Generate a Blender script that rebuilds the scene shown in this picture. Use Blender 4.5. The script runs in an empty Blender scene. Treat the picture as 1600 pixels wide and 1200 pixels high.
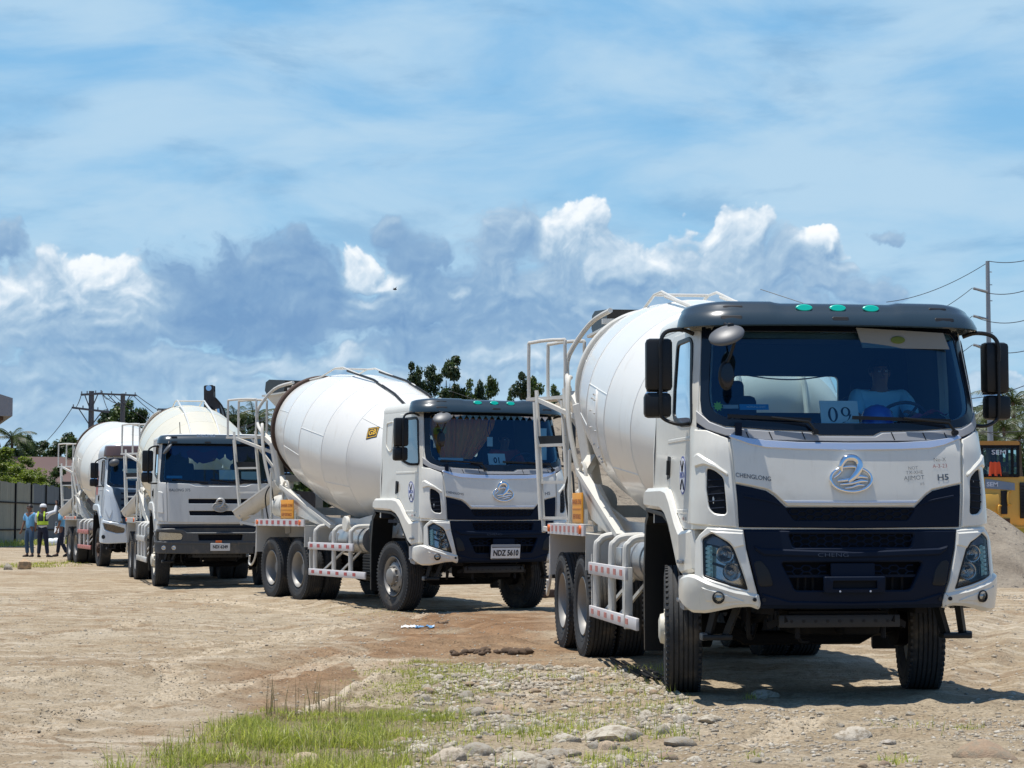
import bpy, bmesh, math, random
import numpy as np
from mathutils import Vector, Matrix, geometry
from mathutils import noise as mnoise
random.seed(7)
rng = np.random.default_rng(7)
PI = math.pi
SC = bpy.context.scene
COL = SC.collection
# ------------------------------------------------------------------ camera, world, sun, exposure
FPX = 3070.0; CAMH = 1.5; HZ = 799.0
PITCH = math.atan((HZ-600)/FPX)
cam = bpy.data.cameras.new('camera'); camo = bpy.data.objects.new('camera', cam); COL.objects.link(camo)
camo.location = (0, 0, CAMH); camo.rotation_euler = (PI/2+PITCH, 0, 0)
cam.sensor_width = 36; cam.lens = 36*FPX/1600; cam.clip_end = 6000; cam.clip_start = .1
SC.camera = camo
SUN = Vector((-0.17, -0.005, 1)).normalized()
EL = math.asin(SUN.z); AZ = math.atan2(SUN.x, SUN.y)
sl = bpy.data.lights.new('sun', 'SUN'); sl.energy = 5.0; sl.angle = math.radians(.5); sl.color = (1, .96, .9)
so = bpy.data.objects.new('sun', sl); COL.objects.link(so); so.rotation_euler = SUN.to_track_quat('Z', 'Y').to_euler()
SC.view_settings.view_transform = 'Standard'; SC.view_settings.look = 'None'
SC.view_settings.exposure = 0.12; SC.view_settings.gamma = 1

def srgb(r, g, b):
    f = lambda c: (c/255/12.92 if c/255 <= .04045 else ((c/255+.055)/1.055)**2.4)
    return (f(r), f(g), f(b), 1)

class NT:
    """small wrapper for building node trees"""
    def __init__(s, tree): s.t = tree; s.n = tree.nodes; s.l = tree.links
    def new(s, typ, **kw):
        n = s.n.new(typ)
        for k, v in kw.items(): setattr(n, k, v)
        return n
    def put(s, sock, v):
        if v is None: return
        if isinstance(v, bpy.types.NodeSocket): s.l.new(v, sock)
        else:
            if sock.type == 'RGBA' and isinstance(v, (tuple, list)) and len(v) == 3: v = (*v, 1)
            sock.default_value = v
    def math(s, op, a, b=None, c=None, clamp=False):
        n = s.new('ShaderNodeMath', operation=op); n.use_clamp = clamp
        s.put(n.inputs[0], a); s.put(n.inputs[1], b)
        if c is not None: s.put(n.inputs[2], c)
        return n.outputs[0]
    def vmath(s, op, a, b=None, scale=None):
        n = s.new('ShaderNodeVectorMath', operation=op)
        s.put(n.inputs[0], a); s.put(n.inputs[1], b)
        if scale is not None: s.put(n.inputs['Scale'], scale)
        return n.outputs['Value' if op in ('LENGTH', 'DOT_PRODUCT', 'DISTANCE') else 'Vector']
    def noise(s, vec=None, scale=5, detail=4, rough=.55, dist=0, out='Fac'):
        n = s.new('ShaderNodeTexNoise'); s.put(n.inputs['Vector'], vec); s.put(n.inputs['Scale'], scale)
        n.inputs['Detail'].default_value = detail; n.inputs['Roughness'].default_value = rough; n.inputs['Distortion'].default_value = dist
        return n.outputs[out]
    def ramp(s, fac, stops, interp='LINEAR'):
        n = s.new('ShaderNodeValToRGB'); n.color_ramp.interpolation = interp
        e = n.color_ramp.elements
        while len(e) < len(stops): e.new(.5)
        for k, (p, c) in enumerate(stops):
            e[k].position = p
            e[k].color = (c, c, c, 1) if isinstance(c, (int, float)) else ((*c, 1) if len(c) == 3 else c)
        s.put(n.inputs[0], fac); return n.outputs[0]
    def mix(s, fac, a, b, blend='MIX'):
        n = s.new('ShaderNodeMix', data_type='RGBA', blend_type=blend); s.put(n.inputs[0], fac); s.put(n.inputs[6], a); s.put(n.inputs[7], b)
        return n.outputs[2]
    def smooth(s, v, lo, hi):
        n = s.new('ShaderNodeMapRange', interpolation_type='SMOOTHSTEP'); s.put(n.inputs[0], v)
        n.inputs[1].default_value = lo; n.inputs[2].default_value = hi; return n.outputs[0]
    def mapping(s, vec, loc=(0, 0, 0), scale=(1, 1, 1), rot=(0, 0, 0)):
        n = s.new('ShaderNodeMapping'); s.put(n.inputs[0], vec)
        n.inputs[1].default_value = loc; n.inputs[2].default_value = rot; n.inputs[3].default_value = scale; return n.outputs[0]

def build_world():
    w = bpy.data.worlds.new('World'); SC.world = w; w.use_nodes = True
    t = NT(w.node_tree); t.n.clear()
    out = t.new('ShaderNodeOutputWorld'); bg = t.new('ShaderNodeBackground'); bg.inputs[1].default_value = 0.1
    sky = t.new('ShaderNodeTexSky', sky_type='NISHITA'); sky.sun_disc = False
    sky.sun_elevation = EL; sky.sun_rotation = AZ; sky.air_density = 1.0; sky.dust_density = 1.2; sky.ozone_density = 1.5
    tc = t.new('ShaderNodeTexCoord').outputs['Generated']
    sep = t.new('ShaderNodeSeparateXYZ'); t.l.new(tc, sep.inputs[0]); x, y, z = sep.outputs
    az = t.math('ARCTAN2', x, y); el = t.math('ARCSINE', z)
    u = t.math('MULTIPLY', az, 30.7); v = t.math('MULTIPLY', el, 30.7)
    cb = t.new('ShaderNodeCombineXYZ'); t.l.new(u, cb.inputs[0]); t.l.new(v, cb.inputs[1]); V = cb.outputs[0]
    K = 10.0
    def c(r, g, b):
        s = srgb(r, g, b); return (s[0]*K, s[1]*K, s[2]*K, 1)
    # base: sky texture veiled by thin high cloud
    hg = t.smooth(v, 0.0, 8.0)
    Vs = t.mapping(V, (0, 0, 0), (.16, .5, 1), (0, 0, -.12))
    nv = t.noise(Vs, 1.3, 7, .55, .4)
    veil = t.smooth(nv, .30, .64)
    base = t.mix(.10, t.mix(hg, c(156, 203, 231), c(122, 182, 227)), sky.outputs[0])
    base = t.mix(t.math('MULTIPLY', veil, .85), base, c(180, 209, 230))
    nv2 = t.noise(t.mapping(V, (7, 3, 0), (.22, .7, 1), (0, 0, -.1)), 1.7, 6, .55, .3)
    base = t.mix(t.math('MULTIPLY', t.smooth(nv2, .52, .74), .55), base, c(118, 166, 206))
    # low hazy layer
    low = t.smooth(v, 3.6, 1.4)
    nl = t.noise(t.mapping(V, (2, 9, 0), (.5, 1.2, 1)), 1.6, 8, .62, .3)
    base = t.mix(t.math('MULTIPLY', low, t.smooth(nl, .38, .62)), base, c(172, 203, 226))
    nl2 = t.noise(t.mapping(V, (12, 5, 0), (.35, 1.1, 1)), 1.4, 8, .6, .3)
    base = t.mix(t.math('MULTIPLY', t.math('MULTIPLY', t.smooth(v, 4.2, 2.6), t.smooth(nl2, .45, .72)), .4), base, c(126, 166, 200))
    col = base
    col = t.mix(t.smooth(el, .27, .65), col, t.mix(.35, sky.outputs[0], c(58, 112, 180)))  # sky above the view deepened on purpose, to cut fill light
    col = t.mix(t.math('MULTIPLY', t.smooth(t.math('ABSOLUTE', az), .8, 1.8), .75), col, c(78, 132, 192))  # unseen sky beside and behind the camera darkened to deepen shadows
    up = t.smooth(el, -.02, 0.0)
    col = t.mix(up, c(120, 115, 100), col)
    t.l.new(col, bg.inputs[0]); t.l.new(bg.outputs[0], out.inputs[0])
    w.cycles.sampling_method = 'MANUAL'; w.cycles.sample_map_resolution = 256
build_world()

# ------------------------------------------------------------------ materials
MATS = {}
def principled(name, base=(.5, .5, .5), rough=.5, metal=0, coat=0, spec=.5, var=.06, vscale=4, bump=0, bscale=40, dirt=None, dirt_amt=.4, dirt_scale=1.5, emit=None, trans=0, ior=1.5):
    if name in MATS: return MATS[name]
    m = bpy.data.materials.new(name); m.use_nodes = True; t = NT(m.node_tree)
    b = t.n['Principled BSDF']
    tc = t.new('ShaderNodeTexCoord').outputs['Object']
    base4 = (*base[:3], 1)
    if var or dirt:
        nz = t.noise(tc, vscale, 5, .6)
        f = t.math('MULTIPLY_ADD', nz, 2*var, 1-var)
        colr = t.vmath('SCALE', base4[:3], None, f)
        if dirt:
            dm = t.smooth(t.noise(tc, dirt_scale, 8, .65), .5, .78)
            dm2 = t.smooth(t.noise(t.mapping(tc, (0, 0, 0), (6, 6, .7)), dirt_scale*2, 5, .6), .52, .8)
            f2 = t.math('MULTIPLY', t.math('MAXIMUM', dm, t.math('MULTIPLY', dm2, .6)), dirt_amt)
            colr = t.mix(f2, colr, (*dirt, 1))
            t.put(b.inputs['Roughness'], t.math('ADD', rough, t.math('MULTIPLY', f2, .5)))
        t.put(b.inputs['Base Color'], colr)
    else: b.inputs['Base Color'].default_value = base4
    if not dirt: b.inputs['Roughness'].default_value = rough
    b.inputs['Metallic'].default_value = metal; b.inputs['Coat Weight'].default_value = coat; b.inputs['Coat Roughness'].default_value = .06
    b.inputs['Specular IOR Level'].default_value = spec; b.inputs['IOR'].default_value = ior
    b.inputs['Transmission Weight'].default_value = trans
    if emit: b.inputs['Emission Color'].default_value = (*emit[:3], 1); b.inputs['Emission Strength'].default_value = emit[3]
    if bump:
        bn = t.new('ShaderNodeBump'); bn.inputs['Strength'].default_value = bump; bn.inputs['Distance'].default_value = .01
        t.put(bn.inputs['Height'], t.noise(tc, bscale, 6, .6)); t.l.new(bn.outputs[0], b.inputs['Normal'])
    MATS[name] = m; return m
DUST = (.33, .27, .19)
paint = principled('white_cab_paint', (.76, .73, .64), .32, coat=.35, var=.04, dirt=DUST, dirt_amt=.22, dirt_scale=2.2)
paint_drum = principled('white_drum_paint', (.76, .755, .74), .3, coat=.5, var=.04, dirt=DUST, dirt_amt=.22, dirt_scale=.9)
paint_old = principled('dusty_white_paint', (.66, .65, .60), .4, coat=.25, var=.05, dirt=DUST, dirt_amt=.3)
paint_cream = principled('cream_drum_paint', (.72, .66, .49), .38, coat=.3, var=.05, dirt=DUST, dirt_amt=.25)
paint_frame = principled('white_frame_paint', (.62, .60, .54), .42, var=.06, dirt=DUST, dirt_amt=.45, dirt_scale=3)
paint_blue = principled('pale_blue_cab_paint', (.64, .69, .71), .33, coat=.4, var=.04, dirt=DUST, dirt_amt=.2)
black_pl = principled('black_plastic', (.010, .011, .012), .42, spec=.35, var=.1)
navy_pl = principled('dark_navy_plastic', (.006, .012, .027), .5, spec=.12, var=.1, bump=.04, bscale=300)
navy_deep = principled('grille_recess', (.004, .006, .010), .7, spec=.2, var=0)
grey_pl = principled('grey_cowl_plastic', (.30, .30, .30), .5, var=.05)
vis_mat = principled('smoked_grey_visor', (.026, .042, .052), .22, coat=.5, var=.06)
vis_brown = principled('brown_visor', (.10, .06, .05), .35, coat=.3, var=.06)
slot_mat = principled('dark_slot', (.003, .003, .004), .6, var=0)
teal = principled('teal_marker_lamp', (.0, .48, .36), .35, var=.04)
chrome = principled('chrome', (.85, .86, .88), .07, metal=1, var=0)
satin = principled('satin_silver_trim', (.62, .66, .74), .25, metal=.6, var=.02)
alu = principled('brushed_aluminium', (.55, .54, .52), .38, metal=.8, var=.05, dirt=DUST, dirt_amt=.4)
rubber = principled('tyre_rubber', (.040, .042, .044), .75, spec=.3, var=.2, vscale=9, dirt=(.20, .165, .12), dirt_amt=.75, dirt_scale=3.5, bump=.25, bscale=60)
rimm = principled('steel_rim_paint', (.27, .26, .24), .5, metal=.3, var=.08, dirt=DUST, dirt_amt=.6, dirt_scale=5)
rim_cream = principled('cream_hub_paint', (.62, .58, .48), .5, var=.08, dirt=DUST, dirt_amt=.4, dirt_scale=5)
under = principled('dark_underbody_steel', (.011, .011, .012), .7, spec=.2, var=.2, dirt=(.06, .05, .038), dirt_amt=.4, dirt_scale=6)
rust = principled('rusty_steel', (.075, .045, .032), .75, metal=.2, var=.2, vscale=15)
red_refl = principled('red_reflector', (.45, .05, .05), .35, var=.08)
red_fade = principled('faded_red_reflector', (.55, .20, .17), .45, var=.1)
white_refl = principled('white_reflector', (.66, .63, .62), .4, var=.04)
orange_lamp = principled('orange_lamp', (.75, .16, .03), .3, var=.03)
yellow_sign = principled('yellow_orange_sign', (.80, .33, .02), .5, var=.06, dirt=DUST, dirt_amt=.25)
sign_ink = principled('brown_sign_ink', (.35, .09, .015), .6, var=0)
frit = principled('black_glass_border', (.006, .009, .016), .12, spec=.5, var=0)
int_grey = principled('cab_lining', (.22, .23, .22), .8, var=.04)
int_dark = principled('dark_cab_trim', (.020, .032, .055), .7, var=.06)
seat_m = principled('seat_cloth', (.02, .035, .06), .9, var=.1)
paper = principled('white_paper', (.82, .84, .84), .8, var=.01)
ink = principled('black_ink', (.01, .012, .02), .7, var=0)
ink_grey = principled('scratched_grey_lettering', (.14, .15, .16), .5, metal=.3, var=.35, vscale=60)
ink_red = principled('red_marker_ink', (.35, .05, .06), .7, var=.2, vscale=60)
blue_dec = principled('blue_decal', (.035, .06, .30), .4, var=.03)
white_dec = principled('white_decal', (.72, .73, .78), .4, var=.02)
led = principled('daytime_led_lens', (.50, .68, .70), .12, var=.35, vscale=60, emit=(.4, .8, .9, .06))
lamp_refl = principled('lamp_reflector', (.62, .61, .58), .2, metal=.8, var=.25, vscale=25)
plate_m = principled('number_plate_white', (.70, .71, .70), .4, var=.03)
skin = principled('brown_skin', (.20, .10, .06), .55, var=.06)
hair_m = principled('black_hair', (.012, .010, .009), .6, var=.1)
concrete = principled('grey_concrete', (.38, .37, .34), .9, var=.1, bump=.3)
bark = principled('tree_bark', (.10, .075, .05), .9, var=.2, bump=.5, bscale=20)
steel_grey = principled('galvanised_steel', (.30, .31, .31), .5, metal=.4, var=.1)

def drum_material(name, base):
    m = bpy.data.materials.new(name); m.use_nodes = True; t = NT(m.node_tree); b = t.n['Principled BSDF']; tc = t.new('ShaderNodeTexCoord').outputs['Object']
    s = t.new('ShaderNodeSeparateXYZ'); t.l.new(tc, s.inputs[0])
    col = t.vmath('SCALE', base, None, t.math('MULTIPLY_ADD', t.noise(tc, 1.2, 5, .6), .10, .95))
    n1 = t.noise(tc, 2.2, 9, .68); n2 = t.noise(t.mapping(tc, (0, 0, 0), (5, 5, .5)), 1.6, 6, .6)
    mouth = t.math('MULTIPLY_ADD', s.outputs[0], -.16, -.80)          # cement splashes gather towards the mouth of the drum
    f = t.math('MAXIMUM', t.smooth(t.math('ADD', n1, t.math('MAXIMUM', mouth, 0.0)), .60, .80), t.math('MULTIPLY', t.smooth(n2, .56, .78), .5))
    col = t.mix(t.math('MULTIPLY', f, .42), col, (.40, .36, .29))
    t.put(b.inputs['Base Color'], col); t.put(b.inputs['Roughness'], t.math('MULTIPLY_ADD', f, .4, .30)); b.inputs['Coat Weight'].default_value = .4; b.inputs['Coat Roughness'].default_value = .1
    bn = t.new('ShaderNodeBump'); bn.inputs['Strength'].default_value = .12; bn.inputs['Distance'].default_value = .05; t.put(bn.inputs['Height'], t.noise(tc, 1.6, 2, .5)); t.l.new(bn.outputs[0], b.inputs['Normal'])
    MATS[name] = m; return m
paint_drum = drum_material('white_drum_shell', (.78, .76, .70)); paint_cream = drum_material('cream_drum_shell', (.72, .67, .52))
def glass_mat(name, tint, refl=1.0, rough=0.0, refl_col=(.9, .95, 1)):
    m = bpy.data.materials.new(name); m.use_nodes = True; t = NT(m.node_tree); t.n.clear()
    o = t.new('ShaderNodeOutputMaterial'); mx = t.new('ShaderNodeMixShader')
    tr = t.new('ShaderNodeBsdfTransparent'); tr.inputs[0].default_value = (*tint, 1)
    gl = t.new('ShaderNodeBsdfGlossy'); gl.inputs[1].default_value = rough; gl.inputs[0].default_value = (*refl_col, 1)
    fr = t.new('ShaderNodeFresnel'); fr.inputs[0].default_value = 1.5
    t.put(mx.inputs[0], t.math('MULTIPLY', fr.outputs[0], refl)); t.l.new(tr.outputs[0], mx.inputs[1]); t.l.new(gl.outputs[0], mx.inputs[2]); t.l.new(mx.outputs[0], o.inputs[0])
    MATS[name] = m; return m
ws_glass = glass_mat('blue_tinted_windscreen', (.64, .87, .92), 1.9, 0.0, (.34, .62, .90))
side_glass = glass_mat('side_window_glass', (.42, .50, .47), 3.0)
lens_glass = glass_mat('clear_lamp_lens', (.86, .87, .86), 1.0)

# ------------------------------------------------------------------ mesh helpers
class MB:
    def __init__(s): s.v = []; s.f = []; s.m = []; s.mats = []
    def mi(s, mat):
        if mat not in s.mats: s.mats.append(mat)
        return s.mats.index(mat)
    def add(s, vs, fs, mat, M=None):
        o = len(s.v); k = s.mi(mat)
        s.v += [tuple(M @ Vector(p)) if M is not None else tuple(p) for p in vs]
        s.f += [tuple(i+o for i in f) for f in fs]; s.m += [k]*len(fs); return s
    def box(s, c, d, mat, rot=(0, 0, 0), bev=0):
        bm = bmesh.new(); bmesh.ops.create_cube(bm, size=1)
        bmesh.ops.scale(bm, vec=d, verts=bm.verts)
        if bev: bmesh.ops.bevel(bm, geom=bm.edges[:], offset=bev, segments=2, affect='EDGES', profile=.5)
        from mathutils import Euler
        M = Matrix.Translation(c) @ Euler(rot).to_matrix().to_4x4()
        vs = [v.co.copy() for v in bm.verts]; bm.verts.index_update(); fs = [[v.index for v in f.verts] for f in bm.faces]; bm.free()
        return s.add(vs, fs, mat, M)
    def bar(s, p0, p1, w, h, mat, up=(0, 0, 1), bev=0):
        """box beam from p0 to p1 (w sideways, h along up)"""
        p0 = Vector(p0); p1 = Vector(p1); d = p1-p0; L = d.length; z = d.normalized(); u = Vector(up)
        if abs(z.dot(u)) > .98: u = Vector((1, 0, 0))
        x = u.cross(z).normalized(); y = z.cross(x)
        M = Matrix((( x.x, y.x, z.x, (p0.x+p1.x)/2), (x.y, y.y, z.y, (p0.y+p1.y)/2), (x.z, y.z, z.z, (p0.z+p1.z)/2), (0, 0, 0, 1)))
        bm = bmesh.new(); bmesh.ops.create_cube(bm, size=1); bmesh.ops.scale(bm, vec=(w, h, L), verts=bm.verts)
        if bev: bmesh.ops.bevel(bm, geom=bm.edges[:], offset=bev, segments=1, affect='EDGES')
        vs = [v.co.copy() for v in bm.verts]; bm.verts.index_update(); fs = [[v.index for v in f.verts] for f in bm.faces]; bm.free()
        return s.add(vs, fs, mat, M)
    def tube(s, pts, r, mat, n=8, caps=True, smooth=0):
        pts = [Vector(p) for p in pts]
        rr = r if isinstance(r, (list, tuple)) else [r]*len(pts)
        if smooth:
            pts, rr = crom(pts, rr, smooth)
        vs = []; fs = []; prev = None
        for i, p in enumerate(pts):
            a = pts[max(i-1, 0)]; b = pts[min(i+1, len(pts)-1)]; t = (b-a).normalized()
            if prev is None:
                u = Vector((0, 0, 1)) if abs(t.z) < .9 else Vector((1, 0, 0)); x = u.cross(t).normalized()
            else:
                x = (prev-t*prev.dot(t)).normalized()
            prev = x; y = t.cross(x)
            for k in range(n):
                an = 2*PI*k/n; vs.append(p+(x*math.cos(an)+y*math.sin(an))*rr[i])
        for i in range(len(pts)-1):
            for k in range(n): fs.append((i*n+k, i*n+(k+1) % n, (i+1)*n+(k+1) % n, (i+1)*n+k))
        if caps: fs.append(tuple(range(n))[::-1]); fs.append(tuple((len(pts)-1)*n+k for k in range(n)))
        return s.add(vs, fs, mat)
    def lathe(s, prof, mat, n=48, M=None, close=False, arc=2*PI):
        """prof: (radius, axial) pairs turned round local Y axis"""
        vs = []; fs = []; k = len(prof); full = arc > 6.28
        nn = n if full else n+1
        for j in range(nn):
            a = arc*j/n
            for (r, t) in prof: vs.append((r*math.cos(a), t, r*math.sin(a)))
        for j in range(n):
            j2 = (j+1) % nn
            for i in range(k-1): fs.append((j*k+i, j*k+i+1, j2*k+i+1, j2*k+i))
        return s.add(vs, fs, mat, M)
    def cyl(s, p0, p1, r, mat, n=16, r1=None):
        return s.tube([p0, p1], [r, r if r1 is None else r1], mat, n)
    def ell(s, c, r, mat, n=16, m=10, M=None):
        vs = []; fs = []
        for i in range(m+1):
            th = PI*i/m
            for k in range(n):
                a = 2*PI*k/n; vs.append((c[0]+r[0]*math.sin(th)*math.cos(a), c[1]+r[1]*math.sin(th)*math.sin(a), c[2]+r[2]*math.cos(th)))
        for i in range(m):
            for k in range(n): fs.append((i*n+k, (i+1)*n+k, (i+1)*n+(k+1) % n, i*n+(k+1) % n))
        return s.add(vs, fs, mat, M)
    def prism(s, poly, a, b, mat, axis='Y', M=None):
        """polygon in the plane normal to axis, extruded from a to b"""
        n = len(poly)
        def P(p, t): return {'Y': (p[0], t, p[1]), 'X': (t, p[0], p[1]), 'Z': (p[0], p[1], t)}[axis]
        vs = [P(p, a) for p in poly]+[P(p, b) for p in poly]
        fs = [tuple(range(n)), tuple(range(2*n-1, n-1, -1))]+[(i, (i+1) % n+0, (i+1) % n+n, i+n) for i in range(n)]
        fs = [f if j < 2 else (f[1], f[0], f[3], f[2]) for j, f in enumerate(fs)]
        return s.add(vs, fs, mat, M)
    def build(s, name, parent=None, smooth=30, fix=True):
        me = bpy.data.meshes.new(name); me.from_pydata(s.v, [], s.f)
        for m in s.mats: me.materials.append(m)
        me.polygons.foreach_set('material_index', s.m)
        if fix:
            bm = bmesh.new(); bm.from_mesh(me); bmesh.ops.recalc_face_normals(bm, faces=bm.faces); bm.to_mesh(me); bm.free()
        if smooth:
            me.shade_smooth(); me.set_sharp_from_angle(angle=math.radians(smooth))
        me.update()
        o = bpy.data.objects.new(name, me); COL.objects.link(o)
        if parent: o.parent = parent
        return o

def crom(pts, rr, k):
    P = []; Rr = []
    for i in range(len(pts)-1):
        p0 = pts[max(i-1, 0)]; p1 = pts[i]; p2 = pts[i+1]; p3 = pts[min(i+2, len(pts)-1)]
        for j in range(k):
            t = j/k; P.append(.5*((2*p1)+(p2-p0)*t+(2*p0-5*p1+4*p2-p3)*t*t+(3*p1-p0-3*p2+p3)*t**3)); Rr.append(rr[i]*(1-t)+rr[i+1]*t)
    P.append(pts[-1]); Rr.append(rr[-1]); return P, Rr

def tag(o, label=None, cat=None, group=None, kind=None):
    if label: o['label'] = label
    if cat: o['category'] = cat
    if group: o['group'] = group
    if kind: o['kind'] = kind
    return o
def empty(name, loc, rz=0, **kw):
    o = bpy.data.objects.new(name, None); COL.objects.link(o); o.location = loc; o.rotation_euler = (0, 0, rz); o.empty_display_size = .3
    return tag(o, **kw)
def copy_obj(o, parent):
    c = o.copy(); COL.objects.link(c); c.parent = parent; return c

def text_geo(txt, size, bold=0, xs=1.0):
    cu = bpy.data.curves.new('t', 'FONT'); cu.body = txt; cu.size = size; cu.align_x = 'CENTER'; cu.align_y = 'CENTER'; cu.offset = bold; cu.resolution_u = 3
    o = bpy.data.objects.new('t', cu); COL.objects.link(o)
    dg = bpy.context.evaluated_depsgraph_get(); me = o.evaluated_get(dg).to_mesh()
    vs = [(v.co.x*xs, v.co.y) for v in me.vertices]; fs = [tuple(p.vertices) for p in me.polygons]
    o.evaluated_get(dg).to_mesh_clear(); bpy.data.objects.remove(o); bpy.data.curves.remove(cu)
    return vs, fs

def rcorner(pts, r, seg=5):
    """round the corners of a closed polygon; pts may carry their own radius as third value"""
    out = []; n = len(pts)
    for i in range(n):
        p = Vector(pts[i][:2]); a = Vector(pts[i-1][:2]); b = Vector(pts[(i+1) % n][:2])
        ri = pts[i][2] if len(pts[i]) > 2 else r
        da = (a-p); db = (b-p); m = min(ri, da.length*.45, db.length*.45)
        if m < 1e-4: out.append(tuple(p)); continue
        pa = p+da.normalized()*m; pb = p+db.normalized()*m
        for k in range(seg+1):
            t = k/seg; out.append(tuple(pa*(1-t)**2+p*2*t*(1-t)+pb*t*t))
    return out
def area(poly): return sum(poly[i-1][0]*poly[i][1]-poly[i][0]*poly[i-1][1] for i in range(len(poly)))/2
def densify(poly, d):
    out = []
    for i in range(len(poly)):
        a = Vector(poly[i]); b = Vector(poly[(i+1) % len(poly)]); k = max(1, int((b-a).length/d+.5))
        for j in range(k): out.append(tuple(a.lerp(b, j/k)))
    return out
def inpoly(x, y, poly):
    """numpy point in polygon"""
    r = np.zeros(np.shape(x), bool); n = len(poly)
    for i in range(n):
        x0, y0 = poly[i-1]; x1, y1 = poly[i]
        if y0 == y1: continue
        c = ((y0 > y) != (y1 > y)) & (x < (x1-x0)*(y-y0)/(y1-y0)+x0)
        r ^= c
    return r
def inset(poly, d):
    n = len(poly); s = 1 if area(poly) > 0 else -1; out = []
    for i in range(n):
        p = Vector(poly[i]); a = (p-Vector(poly[i-1])); b = (Vector(poly[(i+1) % n])-p)
        if a.length < 1e-9 or b.length < 1e-9: out.append(tuple(p)); continue
        a.normalize(); b.normalize(); na = Vector((-a.y, a.x))*s; nb = Vector((-b.y, b.x))*s
        m = (na+nb)
        if m.length < .2: out.append(tuple(p+na*d)); continue
        m.normalize(); k = d/max(m.dot(na), .45); out.append(tuple(p+m*k))
    return out

# ------------------------------------------------------------------ curved cab surfaces
def lerp(tab, z):
    if z <= tab[0][0]: return tab[0][1]
    for (a, b), (c, d) in zip(tab, tab[1:]):
        if z <= c: return b+(d-b)*(z-a)/(c-a)
    return tab[-1][1]
class Surf:
    """side view profile XF(z), half width HW(z), corner radius R, front bow: a point for (u along the girth, z, offset outwards)"""
    def __init__(s, XF, HW, R=.27, BOW=.07): s.XF = XF; s.HW = HW; s.R = R; s.BOW = BOW
    def pars(s, z):
        xf = lerp(s.XF, z); hw = lerp(s.HW, z); w = hw-s.R; a0 = math.atan(2*s.BOW*w/hw**2)
        Rr = s.R/(1-math.sin(a0)); L = Rr*(PI/2-a0); x0 = xf-s.BOW*(w/hw)**2
        return xf, hw, w, a0, Rr, L, x0
    def __call__(s, u, z, off=0):
        sg = 1 if u >= 0 else -1; a = abs(u); xf, hw, w, a0, Rr, L, x0 = s.pars(z)
        if a < w: y = a; x = xf-s.BOW*(a/hw)**2; an = math.atan(2*s.BOW*a/hw**2)
        elif a < w+L:
            an = a0+(a-w)/Rr; y = w+Rr*(math.sin(an)-math.sin(a0)); x = x0-Rr*(math.cos(a0)-math.cos(an))
        else:
            an = PI/2; y = w+Rr*(1-math.sin(a0)); x = x0-Rr*math.cos(a0)-(a-w-L)
        return Vector((x+off*math.cos(an), sg*(y+off*math.sin(an)), z))
    def ux(s, x, z):
        xf, hw, w, a0, Rr, L, x0 = s.pars(z); xs = x0-Rr*math.cos(a0)
        if x <= xs: return w+L+xs-x
        lo, hi = 0, w+L
        for _ in range(30):
            m = (lo+hi)/2
            if s(m, z).x > x: lo = m
            else: hi = m
        return lo
    def side(s, pts, sg=-1): return [(sg*s.ux(p[0], p[1]), *p[1:]) for p in pts]

def patch(mb, S, poly, off, mat, thick=.02, holes=(), res=.06, edge=.006, back=None, rim=True):
    """panel with its own thickness and softly rounded edge lying over surface S"""
    poly = densify(poly, res*1.3)
    if area(poly) < 0: poly = poly[::-1]
    hs = [densify(h, res) for h in holes]; hs = [h if area(h) < 0 else h[::-1] for h in hs]
    inner = inset(poly, edge) if edge else None
    loops = [poly]+hs
    P = []; E = []
    def addloop(l):
        o = len(P); P.extend(l); E.extend([(o+i, o+(i+1) % len(l)) for i in range(len(l))]); return (o, len(l))
    core = inner if edge else poly
    addloop(core)
    for h in hs: addloop(inset(h, -edge) if edge else h)
    coreloops = [core]+[inset(h, -edge) if edge else h for h in hs]
    us = [p[0] for p in core]; zs = [p[1] for p in core]
    gx, gy = np.meshgrid(np.arange(min(us)+res/2, max(us), res), np.arange(min(zs)+res/2, max(zs), res))
    gx = gx.ravel(); gy = gy.ravel()
    ok = inpoly(gx, gy, core)
    for h in coreloops[1:]: ok &= ~inpoly(gx, gy, h)
    seg = np.array([p for l in coreloops for p in densify(l, res*.5)])
    for x, y in zip(gx[ok], gy[ok]):
        if ((seg[:, 0]-x)**2+(seg[:, 1]-y)**2).min() > (res*.4)**2: P.append((x, y))
    r = geometry.delaunay_2d_cdt([Vector(p) for p in P], E, [], 0, 1e-7)
    V2, F2 = r[0], r[2]
    V2 = [(v.x, v.y) for v in V2]
    cen = np.array([[sum(V2[i][0] for i in f)/3, sum(V2[i][1] for i in f)/3] for f in F2]).reshape(-1, 2)
    ok = inpoly(cen[:, 0], cen[:, 1], core)
    for h in coreloops[1:]: ok &= ~inpoly(cen[:, 0], cen[:, 1], h)
    F2 = [f for f, k in zip(F2, ok) if k]
    mb.add([S(p[0], p[1], off) for p in V2], F2, mat)
    # rounded edge and side walls
    if rim:
        for l, cl in zip(loops, coreloops):
            n = len(l)
            if edge:
                vs = [S(*p, off) for p in cl]+[S(*p, off-edge*.9) for p in l]
                mb.add(vs, [(i, (i+1) % n, n+(i+1) % n, n+i) for i in range(n)], mat)
            vs = [S(*p, off-(edge*.9 if edge else 0)) for p in l]+[S(*p, off-thick) for p in l]
            mb.add(vs, [(i, (i+1) % n, n+(i+1) % n, n+i) for i in range(n)], mat)
    if back: mb.add([S(p[0], p[1], off-thick) for p in V2], [f[::-1] for f in F2], back)
    return mb
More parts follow.
